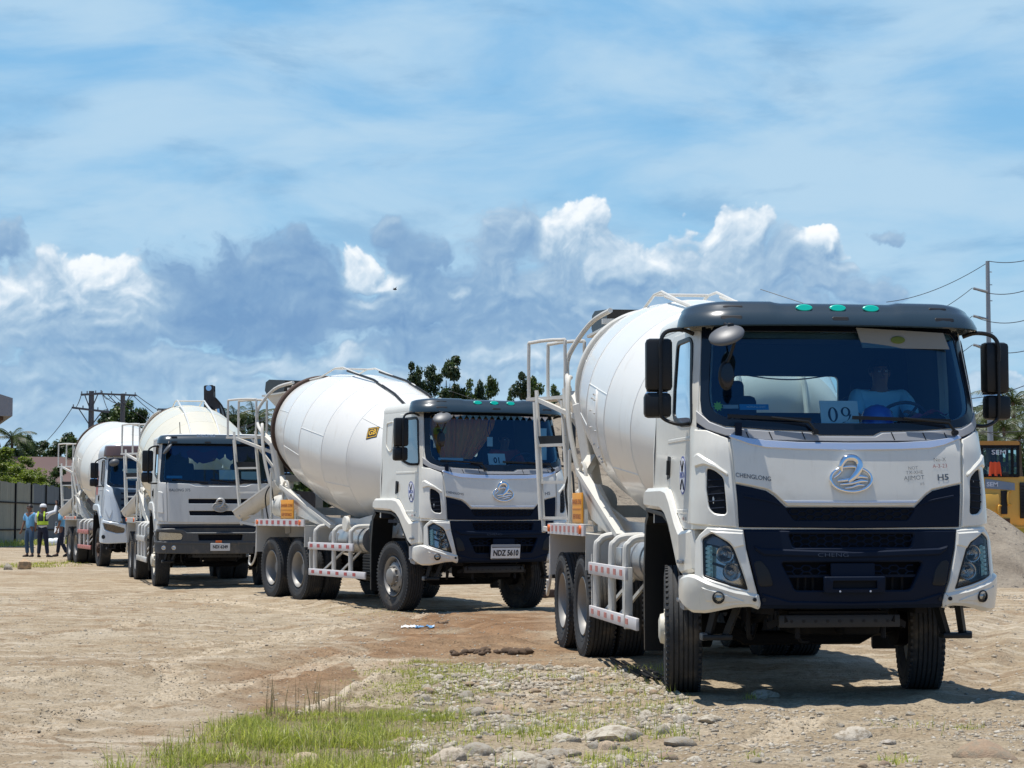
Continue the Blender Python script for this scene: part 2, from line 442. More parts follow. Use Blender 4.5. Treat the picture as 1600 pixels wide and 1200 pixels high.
def ptext(mb, S, txt, u, z, size, mat, off, bold=0, xs=1.0, sg=1, slope=0):
    vs, fs = text_geo(txt, size, bold, xs)
    mb.add([S(u+sg*x, z+y+slope*x, off) for x, y in vs], fs, mat)
def strip(mb, S, line, w, off, mat, thick=.012):
    """narrow moulding following a polyline on the surface"""
    P = [Vector(p) for p in line]; a = []; b = []
    for i, p in enumerate(P):
        t = (P[min(i+1, len(P)-1)]-P[max(i-1, 0)]).normalized(); n = Vector((-t.y, t.x))*w/2; a.append(tuple(p+n)); b.append(tuple(p-n))
    patch(mb, S, a+b[::-1], off, mat, thick, res=.05, edge=min(.004, w*.25))
def mirror(poly): return [(-p[0], *p[1:]) for p in poly][::-1]
def symm(half):
    """half outline from top centre down the left side to bottom centre -> closed symmetric polygon"""
    return list(half)+[(-p[0], *p[1:]) for p in half if abs(p[0]) > 1e-6][::-1]
def ellipse(cx, cz, rx, rz, n=28, a0=0): return [(cx+rx*math.cos(2*PI*i/n+a0), cz+rz*math.sin(2*PI*i/n+a0)) for i in range(n)]

def ray(px, py):
    a = (px-800)/FPX; b = (600-py)/FPX
    return Vector((a, math.cos(PITCH)-b*math.sin(PITCH), math.sin(PITCH)+b*math.cos(PITCH)))
def G(px, py, z=0):
    r = ray(px, py); t = (z-CAMH)/r.z; return Vector((r.x*t, r.y*t, z))
def AT(px, py, Y):
    r = ray(px, py); t = Y/r.y; return Vector((r.x*t, Y, CAMH+r.z*t))
# ------------------------------------------------------------------ cumulus bank: a curved backdrop 2.6 km away, colour and thickness per vertex
def build_clouds():
    def vn(x, y, seed):
        xi = np.floor(x).astype(np.int64); yi = np.floor(y).astype(np.int64); fx = x-xi; fy = y-yi
        fx = fx**3*(fx*(fx*6-15)+10); fy = fy**3*(fy*(fy*6-15)+10)
        def h(a, b):
            n = (a*374761393+b*668265263+seed*1442695041) & 0xFFFFFFFF; n = ((n ^ (n >> 13))*1274126177) & 0xFFFFFFFF
            return ((n ^ (n >> 16)) & 0xFFFF)/65535.0
        return (h(xi, yi)*(1-fx)+h(xi+1, yi)*fx)*(1-fy)+(h(xi, yi+1)*(1-fx)+h(xi+1, yi+1)*fx)*fy
    def fb(x, y, o, seed, g=.5):
        s = 0; a = 1; t = 0
        for k in range(o):
            c, q = math.cos(k*1.1), math.sin(k*1.1); s = s+a*vn(x*c-y*q+k*7.3, x*q+y*c+k*3.1, seed+k); t += a; a *= g; x = x*2.07; y = y*2.07
        return s/t-.5
    def worley(x, y, seed, o=3, g=.5):
        out = 0; a = 1; tot = 0
        for k in range(o):
            xi = np.floor(x).astype(np.int64); yi = np.floor(y).astype(np.int64); acc = 0
            for dx in (-1, 0, 1):
                for dy in (-1, 0, 1):
                    cx, cy = xi+dx, yi+dy
                    n = (cx*374761393+cy*668265263+(seed+k)*1442695041) & 0xFFFFFFFF; n = ((n ^ (n >> 13))*1274126177) & 0xFFFFFFFF; n = n ^ (n >> 16)
                    px = cx+((n & 0xFFF)/4095.0); py = cy+(((n >> 12) & 0xFFF)/4095.0)
                    acc = acc+np.exp(-14*((x-px)**2+(y-py)**2))
            out = out+a*(np.minimum(1, acc)); tot += a; a *= g; x = x*2.1+3.7; y = y*2.1+1.9
        return out/tot
    nu, nv = 1320, 430
    us = np.linspace(-9.6, 9.6, nu); vs = np.linspace(-.15, 5.9, nv); U, V = np.meshgrid(us, vs)
    # px, py, rx, ry, brightness
    B = [(130, 470, 150, 70, .62), (60, 490, 90, 55, .70), (165, 440, 75, 42, .95), (215, 480, 70, 50, .85), (30, 470, 50, 30, .85), (230, 520, 80, 30, .35), (20, 402, 56, 30, .25), (120, 530, 180, 40, .42),
         (345, 440, 95, 62, .12), (430, 430, 95, 68, .14), (290, 475, 70, 70, .12), (400, 500, 190, 62, .10), (480, 480, 110, 70, .16), (545, 412, 52, 34, .88), (600, 432, 34, 24, .95), (548, 470, 36, 22, .80), (575, 500, 120, 55, .22), (645, 400, 62, 40, .20), (640, 470, 90, 50, .28),
         (700, 450, 26, 12, .85), (770, 380, 70, 60, .34), (760, 450, 120, 70, .28), (700, 530, 180, 45, .24), (905, 360, 78, 58, .80), (865, 380, 60, 50, .62), (900, 440, 120, 60, .42), (985, 400, 66, 44, .66), (1040, 412, 52, 34, .70), (960, 470, 150, 60, .34), (860, 510, 170, 50, .28),
         (1135, 372, 66, 46, .70), (1110, 420, 80, 50, .50), (1200, 420, 100, 50, .42), (1285, 388, 48, 22, .85), (1290, 430, 70, 36, .50), (1170, 480, 190, 56, .38), (1360, 450, 60, 36, .30), (1412, 368, 34, 12, .25), (1060, 520, 200, 50, .34), (1590, 655, 70, 60, .85), (1500, 700, 120, 40, .7),
         (800, 560, 130, 34, .62), (700, 600, 160, 34, .52), (480, 572, 110, 22, .60), (360, 575, 170, 30, .40), (100, 590, 210, 36, .38), (230, 562, 90, 20, .52), (880, 545, 60, 24, .78), (60, 645, 170, 40, .46), (330, 625, 220, 36, .50), (620, 560, 90, 26, .28), (150, 562, 120, 20, .30), (1300, 560, 220, 36, .40), (1480, 600, 160, 34, .50), (500, 640, 160, 26, .55)]
    def H(U, V):
        wx = U+1.05*fb(U*.9, V*1.1, 3, 11)+.30*fb(U*3.2, V*3.2, 5, 31, .55); wy = V+.75*fb(U*.9+9, V*1.1+4, 3, 21)+.24*fb(U*3.2+5, V*3.2, 5, 41, .55)
        m = np.zeros_like(U); wsum = np.full_like(U, 1e-6); bsum = np.zeros_like(U)
        for (px, py, rx, ry, br) in B:
            d2 = ((wx-(px-800)/100)/(rx/100))**2+((wy-(799-py)/100)/(ry/100))**2; f = np.clip(1.15-d2*.75, 0, None); m = np.maximum(m, f); w = f**3; wsum += w; bsum += w*br
        bl = worley(wx*1.25, wy*1.5, 3, 4, .55)
        return m+(bl-.42)*.95, m, bsum/wsum
    h0, m, br = H(U, V); h1, _, _ = H(U-.045, V+.10); h2, _, _ = H(U-.10, V+.28)
    lit = (h0-h1)*.9+(h0-h2)*.45
    L = br*.70+lit*(.13+.40*br**1.3)+.09+.20*fb(U*1.1, V*1.4, 4, 71)+.10*fb(U*4, V*5, 4, 91)
    edge = .27+.34*(1-np.clip(br*1.3-.2, 0, 1))
    A = np.clip((h0-.10)/edge, 0, 1); A = A*A*(3-2*A); A *= np.clip(m/.15, 0, 1)
    # everything softens towards the horizon
    low = np.clip((2.9-V)/2.9, 0, 1); A *= (1-.62*low)*.94; A *= np.clip((5.8-V)/.3, 0, 1)*np.clip((9.5-np.abs(U))/.5, 0, 1)
    st = [(-.2, (100, 140, 184)), (.12, (112, 150, 192)), (.30, (134, 168, 202)), (.50, (164, 191, 215)), (.74, (203, 219, 233)), (1.0, (240, 245, 249)), (1.5, (255, 255, 255))]
    L = L*(1-.25*low)+.52*.25*low
    lin = np.array([srgb(*c)[:3] for _, c in st]); xs = [p for p, _ in st]
    C = np.stack([np.interp(L, xs, lin[:, k]) for k in range(3)]+[A], -1).astype(np.float32)
    R = 2600; az = U/30.7; el = V/30.7
    co = np.stack([R*np.sin(az), R*np.cos(az), CAMH+R*np.tan(el)], -1)
    me = bpy.data.meshes.new('clouds'); me.vertices.add(nu*nv); me.vertices.foreach_set('co', co.ravel())
    i = np.arange((nu-1)*(nv-1)); r = i//(nu-1); c = i % (nu-1); a = r*nu+c; q4 = np.stack([a, a+1, a+nu+1, a+nu], -1)
    keep = A.ravel()[q4].max(1) > .004; q4 = q4[keep]; q = q4.ravel()
    me.loops.add(len(q)); me.loops.foreach_set('vertex_index', q); me.polygons.add(len(q4)); me.polygons.foreach_set('loop_start', np.arange(len(q4))*4); me.polygons.foreach_set('use_smooth', np.ones(len(q4), bool)); me.update()
    at = me.color_attributes.new('cloud', 'FLOAT_COLOR', 'POINT'); at.data.foreach_set('color', C.ravel())
    mt = bpy.data.materials.new('cloud_vapour'); mt.use_nodes = True; t = NT(mt.node_tree); t.n.clear(); o = t.new('ShaderNodeOutputMaterial'); va = t.new('ShaderNodeVertexColor', layer_name='cloud')
    e = t.new('ShaderNodeEmission'); t.l.new(va.outputs[0], e.inputs[0]); tr = t.new('ShaderNodeBsdfTransparent'); mx = t.new('ShaderNodeMixShader'); t.l.new(va.outputs[1], mx.inputs[0]); t.l.new(tr.outputs[0], mx.inputs[1]); t.l.new(e.outputs[0], mx.inputs[2]); t.l.new(mx.outputs[0], o.inputs[0])
    mt.cycles.emission_sampling = 'NONE'; me.materials.append(mt); ob = bpy.data.objects.new('sky', me); COL.objects.link(ob); tag(ob, kind='structure'); ob.visible_shadow = True
build_clouds()
# ------------------------------------------------------------------ ground
POSE = {1: (2.452, 16.731, .1278), 2: (-.769, 30.403, .4576), 3: (-6.12, 40.2, .268), 4: (-10.20, 54.2, .355)}
def vnoise(x, y, seed=0):
    """smooth value noise on numpy arrays"""
    xi = np.floor(x).astype(np.int64); yi = np.floor(y).astype(np.int64); fx = x-xi; fy = y-yi
    fx = fx*fx*(3-2*fx); fy = fy*fy*(3-2*fy)
    def h(a, b):
        n = (a*374761393+b*668265263+seed*1442695041) & 0xFFFFFFFF
        n = ((n ^ (n >> 13))*1274126177) & 0xFFFFFFFF
        return ((n ^ (n >> 16)) & 0xFFFF)/65535.0
    return (h(xi, yi)*(1-fx)+h(xi+1, yi)*fx)*(1-fy)+(h(xi, yi+1)*(1-fx)+h(xi+1, yi+1)*fx)*fy
def fbm(x, y, o=4, seed=0, g=.5):
    s = 0; a = 1; t = 0
    for k in range(o):
        s = s+a*vnoise(x, y, seed+k*17); t += a; a *= g; x = x*2.03+5.1; y = y*2.03+1.7
    return s/t
def gpoly(pts): return [tuple(G(*p)[:2]) for p in pts]
def distline(x, y, line):
    d = np.full(x.shape, 1e9); al = np.zeros(x.shape); acc = 0
    for (x0, y0), (x1, y1) in zip(line, line[1:]):
        L = math.hypot(x1-x0, y1-y0); t = np.clip(((x-x0)*(x1-x0)+(y-y0)*(y1-y0))/L/L, 0, 1)
        q = np.hypot(x-(x0+t*(x1-x0)), y-(y0+t*(y1-y0))); k = q < d; d = np.where(k, q, d); al = np.where(k, acc+t*L, al); acc += L
    return d, al
RIDGE = gpoly([(470, 1114), (520, 1093), (560, 1073), (592, 1057)])
GRASS = gpoly([(120, 1260), (260, 1175), (330, 1135), (420, 1112), (480, 1118), (540, 1092), (596, 1050), (650, 1032), (760, 1046), (745, 1090), (700, 1130), (675, 1180), (655, 1260)])
TRACKS = [gpoly(t) for t in ([(560, 1100), (588, 1080), (588, 1055), (574, 1036)], [(600, 1100), (628, 1075), (632, 1050), (612, 1032)], [(792, 1098), (822, 1078), (824, 1052)], [(190, 985), (215, 972), (290, 968)], [(220, 1100), (270, 1085), (285, 1060), (250, 1040)],
          [(1180, 1165), (1230, 1140), (1262, 1120)], [(300, 1010), (420, 1000), (560, 975), (700, 960)], [(40, 1150), (120, 1110), (300, 1085), (430, 1060), (560, 1020)], [(20, 1070), (150, 1050), (330, 1020), (500, 990)], [(100, 930), (300, 935), (500, 960)])]
RUTS = [gpoly(t) for t in ([(-60, 1000), (200, 985), (420, 980), (640, 1000)], [(-60, 1090), (160, 1060), (380, 1040), (600, 1010), (800, 1000)], [(-60, 930), (200, 925), (420, 935), (700, 975), (900, 1010)], [(-40, 1140), (200, 1110), (420, 1075)],
        [(1600, 960), (1540, 990), (1500, 1040)], [(1700, 1000), (1560, 1040), (1500, 1100)])]
def wheel_spots():
    out = []
    for k, (X, Y, a) in POSE.items():
        f = (math.sin(a), -math.cos(a)); l = (math.cos(a), math.sin(a))
        for x in (0, -4.0, -5.35):
            for y in (-1.1, 1.1): out.append((X+x*f[0]+y*l[0], Y+x*f[1]+y*l[1]))
    return out
WS = wheel_spots()
def height(x, y):
    x = np.asarray(x, float); y = np.asarray(y, float)
    near = 1/(1+(np.maximum(y-12, 0)/25)**2)
    h = (fbm(x*.45, y*.45, 4, 3)-.5)*.12+(fbm(x*2.2, y*2.2, 3, 9)-.5)*.05*near
    h += (fbm(x*9, y*6, 3, 21)-.5)*.040*near+(fbm(x*.9+y*.2, y*5, 3, 31)-.5)*.03*near
    for L in RUTS:
        d, al = distline(x, y, L)
        for o in (0,): h += -.035*np.exp(-((d-o)/.14)**2)+.028*np.exp(-((d-.32)/.10)**2)
    for L in TRACKS:
        d, al = distline(x, y, L); w = np.clip((.17-d)/.02, 0, 1)
        h += w*(-.012+.013*np.sign(np.sin(al*2*PI/.115+np.sign(d-.08)*1.2))*(np.abs(np.sin(d*2*PI/.12)) > .35))+.012*np.exp(-((d-.20)/.04)**2)
    d, al = distline(x, y, RIDGE)
    h += .03*np.exp(-(d/.045)**4)*(fbm(al*4, d*0, 2, 5) > .25)
    wf = np.ones_like(h)
    for (wx, wy) in WS: wf = np.minimum(wf, 1-np.exp(-((x-wx)**2+(y-wy)**2)/.45))
    # cobbled strip is a little raised
    return h*(.12+.88*wf)+.0
def build_ground():
    xs = np.concatenate([-np.geomspace(1200, 9.3, 46), np.arange(-9, -5, .045), np.arange(-5, 5, .027), np.arange(5, 9, .045), np.geomspace(9.3, 1200, 46)])
    ys = np.concatenate([np.array([-60, -20, 0, 5, 8, 9.5]), np.arange(10.5, 20, .027), np.arange(20, 34, .05), np.arange(34, 70, .2), np.geomspace(70.5, 3000, 60)])
    X, Y = np.meshgrid(xs, ys); Z = height(X, Y)
    far = np.clip((Y-90)/60, 0, 1)+np.clip((np.abs(X)-20)/40, 0, 1); Z = Z*(1-np.clip(far, 0, 1))
    nx, ny = len(xs), len(ys)
    me = bpy.data.meshes.new('ground'); co = np.stack([X, Y, Z], -1).reshape(-1, 3)
    me.vertices.add(nx*ny); me.vertices.foreach_set('co', co.ravel())
    i = np.arange((nx-1)*(ny-1)); r = i//(nx-1); c = i % (nx-1); a = r*nx+c
    q = np.stack([a, a+1, a+nx+1, a+nx], -1).ravel()
    me.loops.add(len(q)); me.loops.foreach_set('vertex_index', q); me.polygons.add(len(i)); me.polygons.foreach_set('loop_start', np.arange(len(i))*4)
    me.polygons.foreach_set('use_smooth', np.ones(len(i), bool))
    # soil kinds: red = brown earth, green = vegetated, blue = grey stony
    def soft(poly, w):
        d, _ = distline(X, Y, poly+[poly[0]]); ins = inpoly(X, Y, poly); sd = np.where(ins, d, -d); return np.clip(.5+sd/w, 0, 1)
    wob = fbm(X*1.3, Y*1.3, 4, 77)
    brown = np.maximum.reduce([soft(gpoly([(330, 1180), (380, 1050), (620, 985), (760, 990), (900, 1005), (940, 1040), (700, 1045), (600, 1050), (480, 1108)]), 1.0), .8*soft(gpoly([(600, 960), (860, 950), (880, 1000), (640, 1010)]), 1.2)])
    brown = np.clip(brown*1.1*np.clip(wob*2.4-.55, 0, 1)*1.5, 0, 1)
    green = np.clip(soft(GRASS, .5)*(wob*1.6), 0, 1)
    stony = np.maximum(soft(gpoly([(640, 1035), (1060, 1030), (1700, 1110), (1700, 1300), (500, 1300), (620, 1120)]), 1.2), np.clip(fbm(X*.5+3, Y*.5, 4, 55)*2.6-1.1, 0, 1)*.7)
    d, al = distline(X, Y, RIDGE); rid = np.exp(-(d/.05)**4)
    for L in TRACKS:
        d, al = distline(X, Y, L); w = np.clip((.17-d)/.02, 0, 1); rid = np.maximum(rid, w*.75*np.clip(.5+.9*np.sin(al*2*PI/.115+np.sign(d-.08)*1.2), 0, 1)*np.clip(fbm(X*3, Y*3, 2, 19)*2.2-.3, 0, 1))
    me.update()
    at = me.color_attributes.new('soil', 'FLOAT_COLOR', 'POINT')
    at.data.foreach_set('color', np.stack([brown, green, stony, rid], -1).astype(np.float32).ravel())
    m = bpy.data.materials.new('dry_dirt'); m.use_nodes = True; t = NT(m.node_tree); b = t.n['Principled BSDF']; b.inputs['Roughness'].default_value = .95; b.inputs['Specular IOR Level'].default_value = .15
    tc = t.new('ShaderNodeTexCoord').outputs['Object']
    va = t.new('ShaderNodeVertexColor', layer_name='soil'); sp = t.new('ShaderNodeSeparateColor'); t.l.new(va.outputs[0], sp.inputs[0])
    n1 = t.noise(tc, .35, 8, .6, .6); n2 = t.noise(tc, 2.2, 8, .65, .3); n3 = t.noise(tc, 26, 6, .7); n4 = t.noise(t.mapping(tc, (0, 0, 0), (.35, 2.2, 1), (0, 0, .15)), 2.0, 7, .65, .5)
    col = t.ramp(n1, [(.34, (.265, .210, .148)), (.5, (.335, .280, .205)), (.66, (.39, .345, .272))])
    col = t.mix(t.math('MULTIPLY', t.smooth(n4, .47, .62), .85), col, (.47, .425, .35)); col = t.mix(t.math('MULTIPLY', t.smooth(n2, .53, .66), .75), col, (.195, .145, .095))
    col = t.mix(t.math('MULTIPLY', t.smooth(t.noise(tc, .9, 7, .7, 1.0), .52, .66), .65), col, (.24, .16, .092))
    col = t.mix(sp.outputs[0], col, t.ramp(n2, [(.35, (.15, .088, .048)), (.6, (.27, .175, .105)), (.8, (.38, .285, .19))]))
    col = t.mix(t.math('MULTIPLY', sp.outputs[1], .8), col, (.125, .110, .055))
    col = t.mix(t.math('MULTIPLY', sp.outputs[2], .55), col, t.ramp(n3, [(.35, (.19, .155, .11)), (.6, (.40, .345, .255))]))
    col = t.mix(t.math('MULTIPLY', va.outputs[1], .75), col, (.60, .54, .44))
    # grit: pale and dark specks
    vo = t.new('ShaderNodeTexVoronoi', feature='F1'); vo.inputs['Scale'].default_value = 34; t.l.new(tc, vo.inputs['Vector'])
    spk = t.math('MULTIPLY', t.smooth(vo.outputs['Distance'], .34, .14), t.smooth(t.noise(tc, 6, 3, .6), .40, .56))
    vcol = t.ramp(t.noise(t.vmath('SCALE', tc, None, 1.0), 40, 1, .5), [(.4, (.06, .05, .04)), (.52, (.26, .22, .17)), (.62, (.48, .44, .37))])
    col = t.mix(t.math('MULTIPLY', spk, .75), col, vcol)
    col = t.vmath('MULTIPLY', col, t.vmath('ADD', t.vmath('SCALE', t.noise(tc, 60, 4, .7, 0, 'Color'), None, .0), (1, 1, 1)))
    f3 = t.math('MULTIPLY_ADD', n3, .60, .74); col = t.vmath('SCALE', t.vmath('MULTIPLY', col, (1.06, .995, .90)), None, f3)
    t.put(b.inputs['Base Color'], col)
    bn = t.new('ShaderNodeBump'); bn.inputs['Strength'].default_value = 1.0; bn.inputs['Distance'].default_value = .045
    hh = t.math('ADD', t.math('MULTIPLY', n3, .7), t.math('ADD', t.math('MULTIPLY', n2, .8), t.math('MULTIPLY', spk, .5))); t.put(bn.inputs['Height'], hh); t.l.new(bn.outputs[0], b.inputs['Normal'])
    me.materials.append(m); o = bpy.data.objects.new('ground', me); COL.objects.link(o); tag(o, kind='structure'); MATS['dry_dirt'] = m
    return o
build_ground()
def hz(x, y): return float(height(np.array([float(x)]), np.array([float(y)]))[0])

# stones ---------------------------------------------------------------
def stone_material():
    m = bpy.data.materials.new('river_stone'); m.use_nodes = True; t = NT(m.node_tree); b = t.n['Principled BSDF']; b.inputs['Roughness'].default_value = .85; b.inputs['Specular IOR Level'].default_value = .25
    tc = t.new('ShaderNodeTexCoord').outputs['Object']; oi = t.new('ShaderNodeObjectInfo').outputs['Random']
    base = t.ramp(oi, [(0, (.31, .28, .23)), (.35, (.47, .415, .32)), (.6, (.52, .47, .38)), (.8, (.48, .34, .21)), (.93, (.28, .20, .14)), (1, (.60, .57, .50))])
    n = t.noise(tc, 6, 7, .65); col = t.vmath('SCALE', base, None, t.math('MULTIPLY_ADD', n, .7, .60)); col = t.mix(t.smooth(t.noise(tc, 2.5, 6, .6), .46, .62), col, (.27, .22, .155))
    t.put(b.inputs['Base Color'], col); bn = t.new('ShaderNodeBump'); bn.inputs['Strength'].default_value = .5; bn.inputs['Distance'].default_value = .02; t.put(bn.inputs['Height'], t.noise(tc, 14, 6, .6)); t.l.new(bn.outputs[0], b.inputs['Normal']); return m
stone_mat = stone_material()
def stone_mesh(seed, sub=3, flat=.5, ang=.0):
    bm = bmesh.new(); bmesh.ops.create_icosphere(bm, subdivisions=sub, radius=1); r = random.Random(seed); o = Vector((r.random()*50, r.random()*50, r.random()*50)); ang += .35
    pl = [(Vector((r.uniform(-1, 1), r.uniform(-1, 1), r.uniform(-.6, 1))).normalized(), r.uniform(.62, .9)) for _ in range(7)]
    for v in bm.verts:
        p = v.co.copy(); p *= 1+.35*mnoise.noise(p*.9+o)+.10*mnoise.noise(p*2.6+o)
        for n, d in pl:
            e = p.dot(n)-d
            if e > 0: p -= n*e*(.55+ang)
        v.co = Vector((p.x, p.y*r.uniform(.95, 1.05), p.z*flat))
    me = bpy.data.meshes.new('stone'); bm.to_mesh(me); bm.free(); me.shade_smooth(); me.set_sharp_from_angle(angle=math.radians(50)); me.materials.append(stone_mat); return me
SM = [stone_mesh(s, 3, f) for s, f in ((1, .7), (2, .6), (3, .75), (4, .5), (5, .65), (6, .8), (7, .6), (8, .7))]
def put_stone(x, y, r, me, label, cat='stone', group='stones bedded in the dirt', sink=.25, rz=None, tilt=.12, sx=1.0, name='stone'):
    o = bpy.data.objects.new(name, me); COL.objects.link(o); o.scale = (r*sx, r, r); o.location = (x, y, hz(x, y)+r*(.22-.6*sink))
    o.rotation_euler = (random.uniform(-tilt, tilt), random.uniform(-tilt, tilt), random.uniform(0, 6.28) if rz is None else rz)
    return tag(o, label, cat, group)
BIG = [(745, 1168, .17, 'pale oval boulder flush with the dirt, right of the tall grass'), (652, 1166, .16, 'rounded tan stone half buried at the grass edge'), (472, 1192, .16, 'broad grey boulder lying in the tall grass'),
       (955, 1150, .26, 'widest flat grey slab in the cobbled dirt, beside a grass tuft'), (885, 1152, .13, 'angular grey stone left of the wide flat slab'), (782, 1105, .09, 'smooth grey oval stone between two low grass tufts'),
       (738, 1108, .10, 'orange tinted stone left of the smooth grey oval stone'), (812, 1190, .16, 'orange brown flat stone at the bottom edge of the picture'), (1022, 1056, .09, 'grey round stone in the shade by the near truck wheel'),
       (1385, 1162, .075, 'small cream egg shaped stone in front of the nearest truck'), (1330, 1152, .17, 'long low sandy stone left of the cream egg shaped stone'), (1108, 1125, .13, 'pale flat stone just in front of the left front wheel'),
       (1195, 1090, .15, 'wide flat rock at the shadow edge between the front wheels'), (1540, 1188, .22, 'sandy orange rock in the bottom right corner'), (697, 1110, .055, 'small white stone in the grass edge'), (892, 1100, .08, 'brown stone among the grey cobbles'),
       (668, 1080, .09, 'pale stone where the grass ends'), (1060, 1160, .14, 'sunken cream slab left of the shadow'), (700, 1188, .15, 'grey brown stone left of the orange one'), (870, 1175, .12, 'low grey stone below the angular one')]
for i, (px, py, r, lb) in enumerate(BIG):
    p = G(px, py); put_stone(p.x, p.y, r*.66, SM[i % 8], lb, sink=.42, rz=random.uniform(-.4, .4), sx=1.25)
def scatter(n, poly, r0, r1, seed):
    rg = random.Random(seed); xs = [p[0] for p in poly]; ys = [p[1] for p in poly]; out = []
    while len(out) < n:
        x = rg.uniform(min(xs), max(xs)); y = rg.uniform(min(ys), max(ys))
        if bool(inpoly(np.array(x), np.array(y), poly)): out.append((x, y, r0+(r1-r0)*rg.random()**2.2, rg.randrange(8)))
    return out
P1 = gpoly([(650, 1075), (760, 1050), (900, 1045), (1040, 1060), (1090, 1110), (1040, 1205), (560, 1205), (640, 1120)])
P2 = gpoly([(650, 1040), (860, 1038), (1010, 1045), (1010, 1075), (660, 1080)])
P3 = gpoly([(1040, 1110), (1600, 1110), (1640, 1230), (1040, 1230)])
for (x, y, r, k) in scatter(190, P1, .022, .080, 5): put_stone(x, y, r, SM[k], 'weathered river stone set in the dirt of the cobbled strip', sink=.3)
for (x, y, r, k) in scatter(100, P2, .022, .065, 6): put_stone(x, y, r, SM[k], 'small grey cobble in the loose patch behind the grass', group='small cobbles in the loose patch', sink=.22)
for (x, y, r, k) in scatter(60, P3, .015, .05, 8): put_stone(x, y, r, SM[k], 'scattered stone on the dirt in front of the nearest truck', group='stones in front of the nearest truck', sink=.3)
def pebbles():
    rg = np.random.default_rng(3); mb = MB(); base = []
    for s in range(5):
        bm = bmesh.new(); bmesh.ops.create_icosphere(bm, subdivisions=1, radius=1)
        for v in bm.verts: v.co *= 1+.35*mnoise.noise(v.co*1.3+Vector((s*9, 0, 0))); v.co.z *= .78
        bm.verts.index_update(); base.append((np.array([v.co[:] for v in bm.verts]), np.array([[v.index for v in f.verts] for f in bm.faces]))); bm.free()
    def cloud(n, poly, r0, r1):
        xs = [p[0] for p in poly]; ys = [p[1] for p in poly]; X = rg.uniform(min(xs), max(xs), n*3); Y = rg.uniform(min(ys), max(ys), n*3)
        dens = fbm(X*1.5, Y*1.5, 3, 91); ok = inpoly(X, Y, poly) & (rg.random(n*3) < np.clip(dens*3-1.0, .05, 1)); X = X[ok][:n]; Y = Y[ok][:n]; return X, Y, r0+(r1-r0)*rg.random(len(X))**2.5
    sets = [cloud(3800, P1, .007, .030), cloud(2200, P2, .008, .028), cloud(2300, P3, .005, .020), cloud(5200, gpoly([(-40, 1230), (-40, 930), (600, 930), (900, 1000), (1000, 1040), (640, 1060), (200, 1240)]), .004, .018), cloud(1500, gpoly([(1480, 930), (1700, 930), (1700, 1110), (1480, 1110)]), .008, .03)]
    V = []; F = []; off = 0
    for X, Y, R in sets:
        Z = height(X, Y)
        for x, y, z, r in zip(X, Y, Z, R):
            bv, bf = base[rg.integers(5)]; a = rg.uniform(0, 6.28); c, s = math.cos(a), math.sin(a)
            v = bv*r*np.array([rg.uniform(.8, 1.5), 1, rg.uniform(.7, 1.1)]); v = np.stack([v[:, 0]*c-v[:, 1]*s+x, v[:, 0]*s+v[:, 1]*c+y, v[:, 2]+z+r*.12], -1); V.append(v); F.append(bf+off); off += len(v)
    V = np.concatenate(V); F = np.concatenate(F); me = bpy.data.meshes.new('gravel'); me.vertices.add(len(V)); me.vertices.foreach_set('co', V.ravel()); me.loops.add(len(F)*3); me.loops.foreach_set('vertex_index', F.ravel()); me.polygons.add(len(F)); me.polygons.foreach_set('loop_start', np.arange(len(F))*3); me.update(); me.validate()
    m = bpy.data.materials.new('gravel'); m.use_nodes = True; t = NT(m.node_tree); b = t.n['Principled BSDF']; b.inputs['Roughness'].default_value = .9
    tc = t.new('ShaderNodeTexCoord').outputs['Object']; t.put(b.inputs['Base Color'], t.ramp(t.noise(tc, 9, 3, .7), [(.3, (.17, .14, .105)), (.45, (.33, .28, .21)), (.58, (.43, .375, .29)), (.7, (.58, .54, .46))])); me.materials.append(m)
    o = bpy.data.objects.new('gravel', me); COL.objects.link(o); tag(o, kind='stuff')
pebbles()
# grass ----------------------------------------------------------------
def leafmat(name, c1, c2, trans=.35, scale=3):
    m = bpy.data.materials.new(name); m.use_nodes = True; t = NT(m.node_tree); t.n.clear(); o = t.new('ShaderNodeOutputMaterial'); tc = t.new('ShaderNodeTexCoord').outputs['Object']
    ge = t.new('ShaderNodeNewGeometry').outputs['Random Per Island']
    f = t.math('ADD', t.math('MULTIPLY', t.noise(tc, scale, 3, .6), .55), t.math('MULTIPLY', ge, .5)); col = t.ramp(f, [(.25, c1), (.75, c2)])
    d = t.new('ShaderNodeBsdfDiffuse'); tr = t.new('ShaderNodeBsdfTranslucent'); g = t.new('ShaderNodeBsdfGlossy'); g.inputs[1].default_value = .45; g.inputs[0].default_value = (.5, .5, .5, 1)
    t.put(d.inputs[0], col); t.put(tr.inputs[0], t.vmath('MULTIPLY', col, (1.3, 1.5, .8))); a = t.new('ShaderNodeMixShader'); a.inputs[0].default_value = trans; t.l.new(d.outputs[0], a.inputs[1]); t.l.new(tr.outputs[0], a.inputs[2])
    c = t.new('ShaderNodeMixShader'); c.inputs[0].default_value = .06; t.l.new(a.outputs[0], c.inputs[1]); t.l.new(g.outputs[0], c.inputs[2]); t.l.new(c.outputs[0], o.inputs[0]); MATS[name] = m; return m
grass_mat = leafmat('grass_blades', (.20, .23, .035), (.56, .54, .16), .45, 1.2); straw_mat = leafmat('dry_stalks', (.22, .15, .07), (.42, .33, .18), .2, 2)
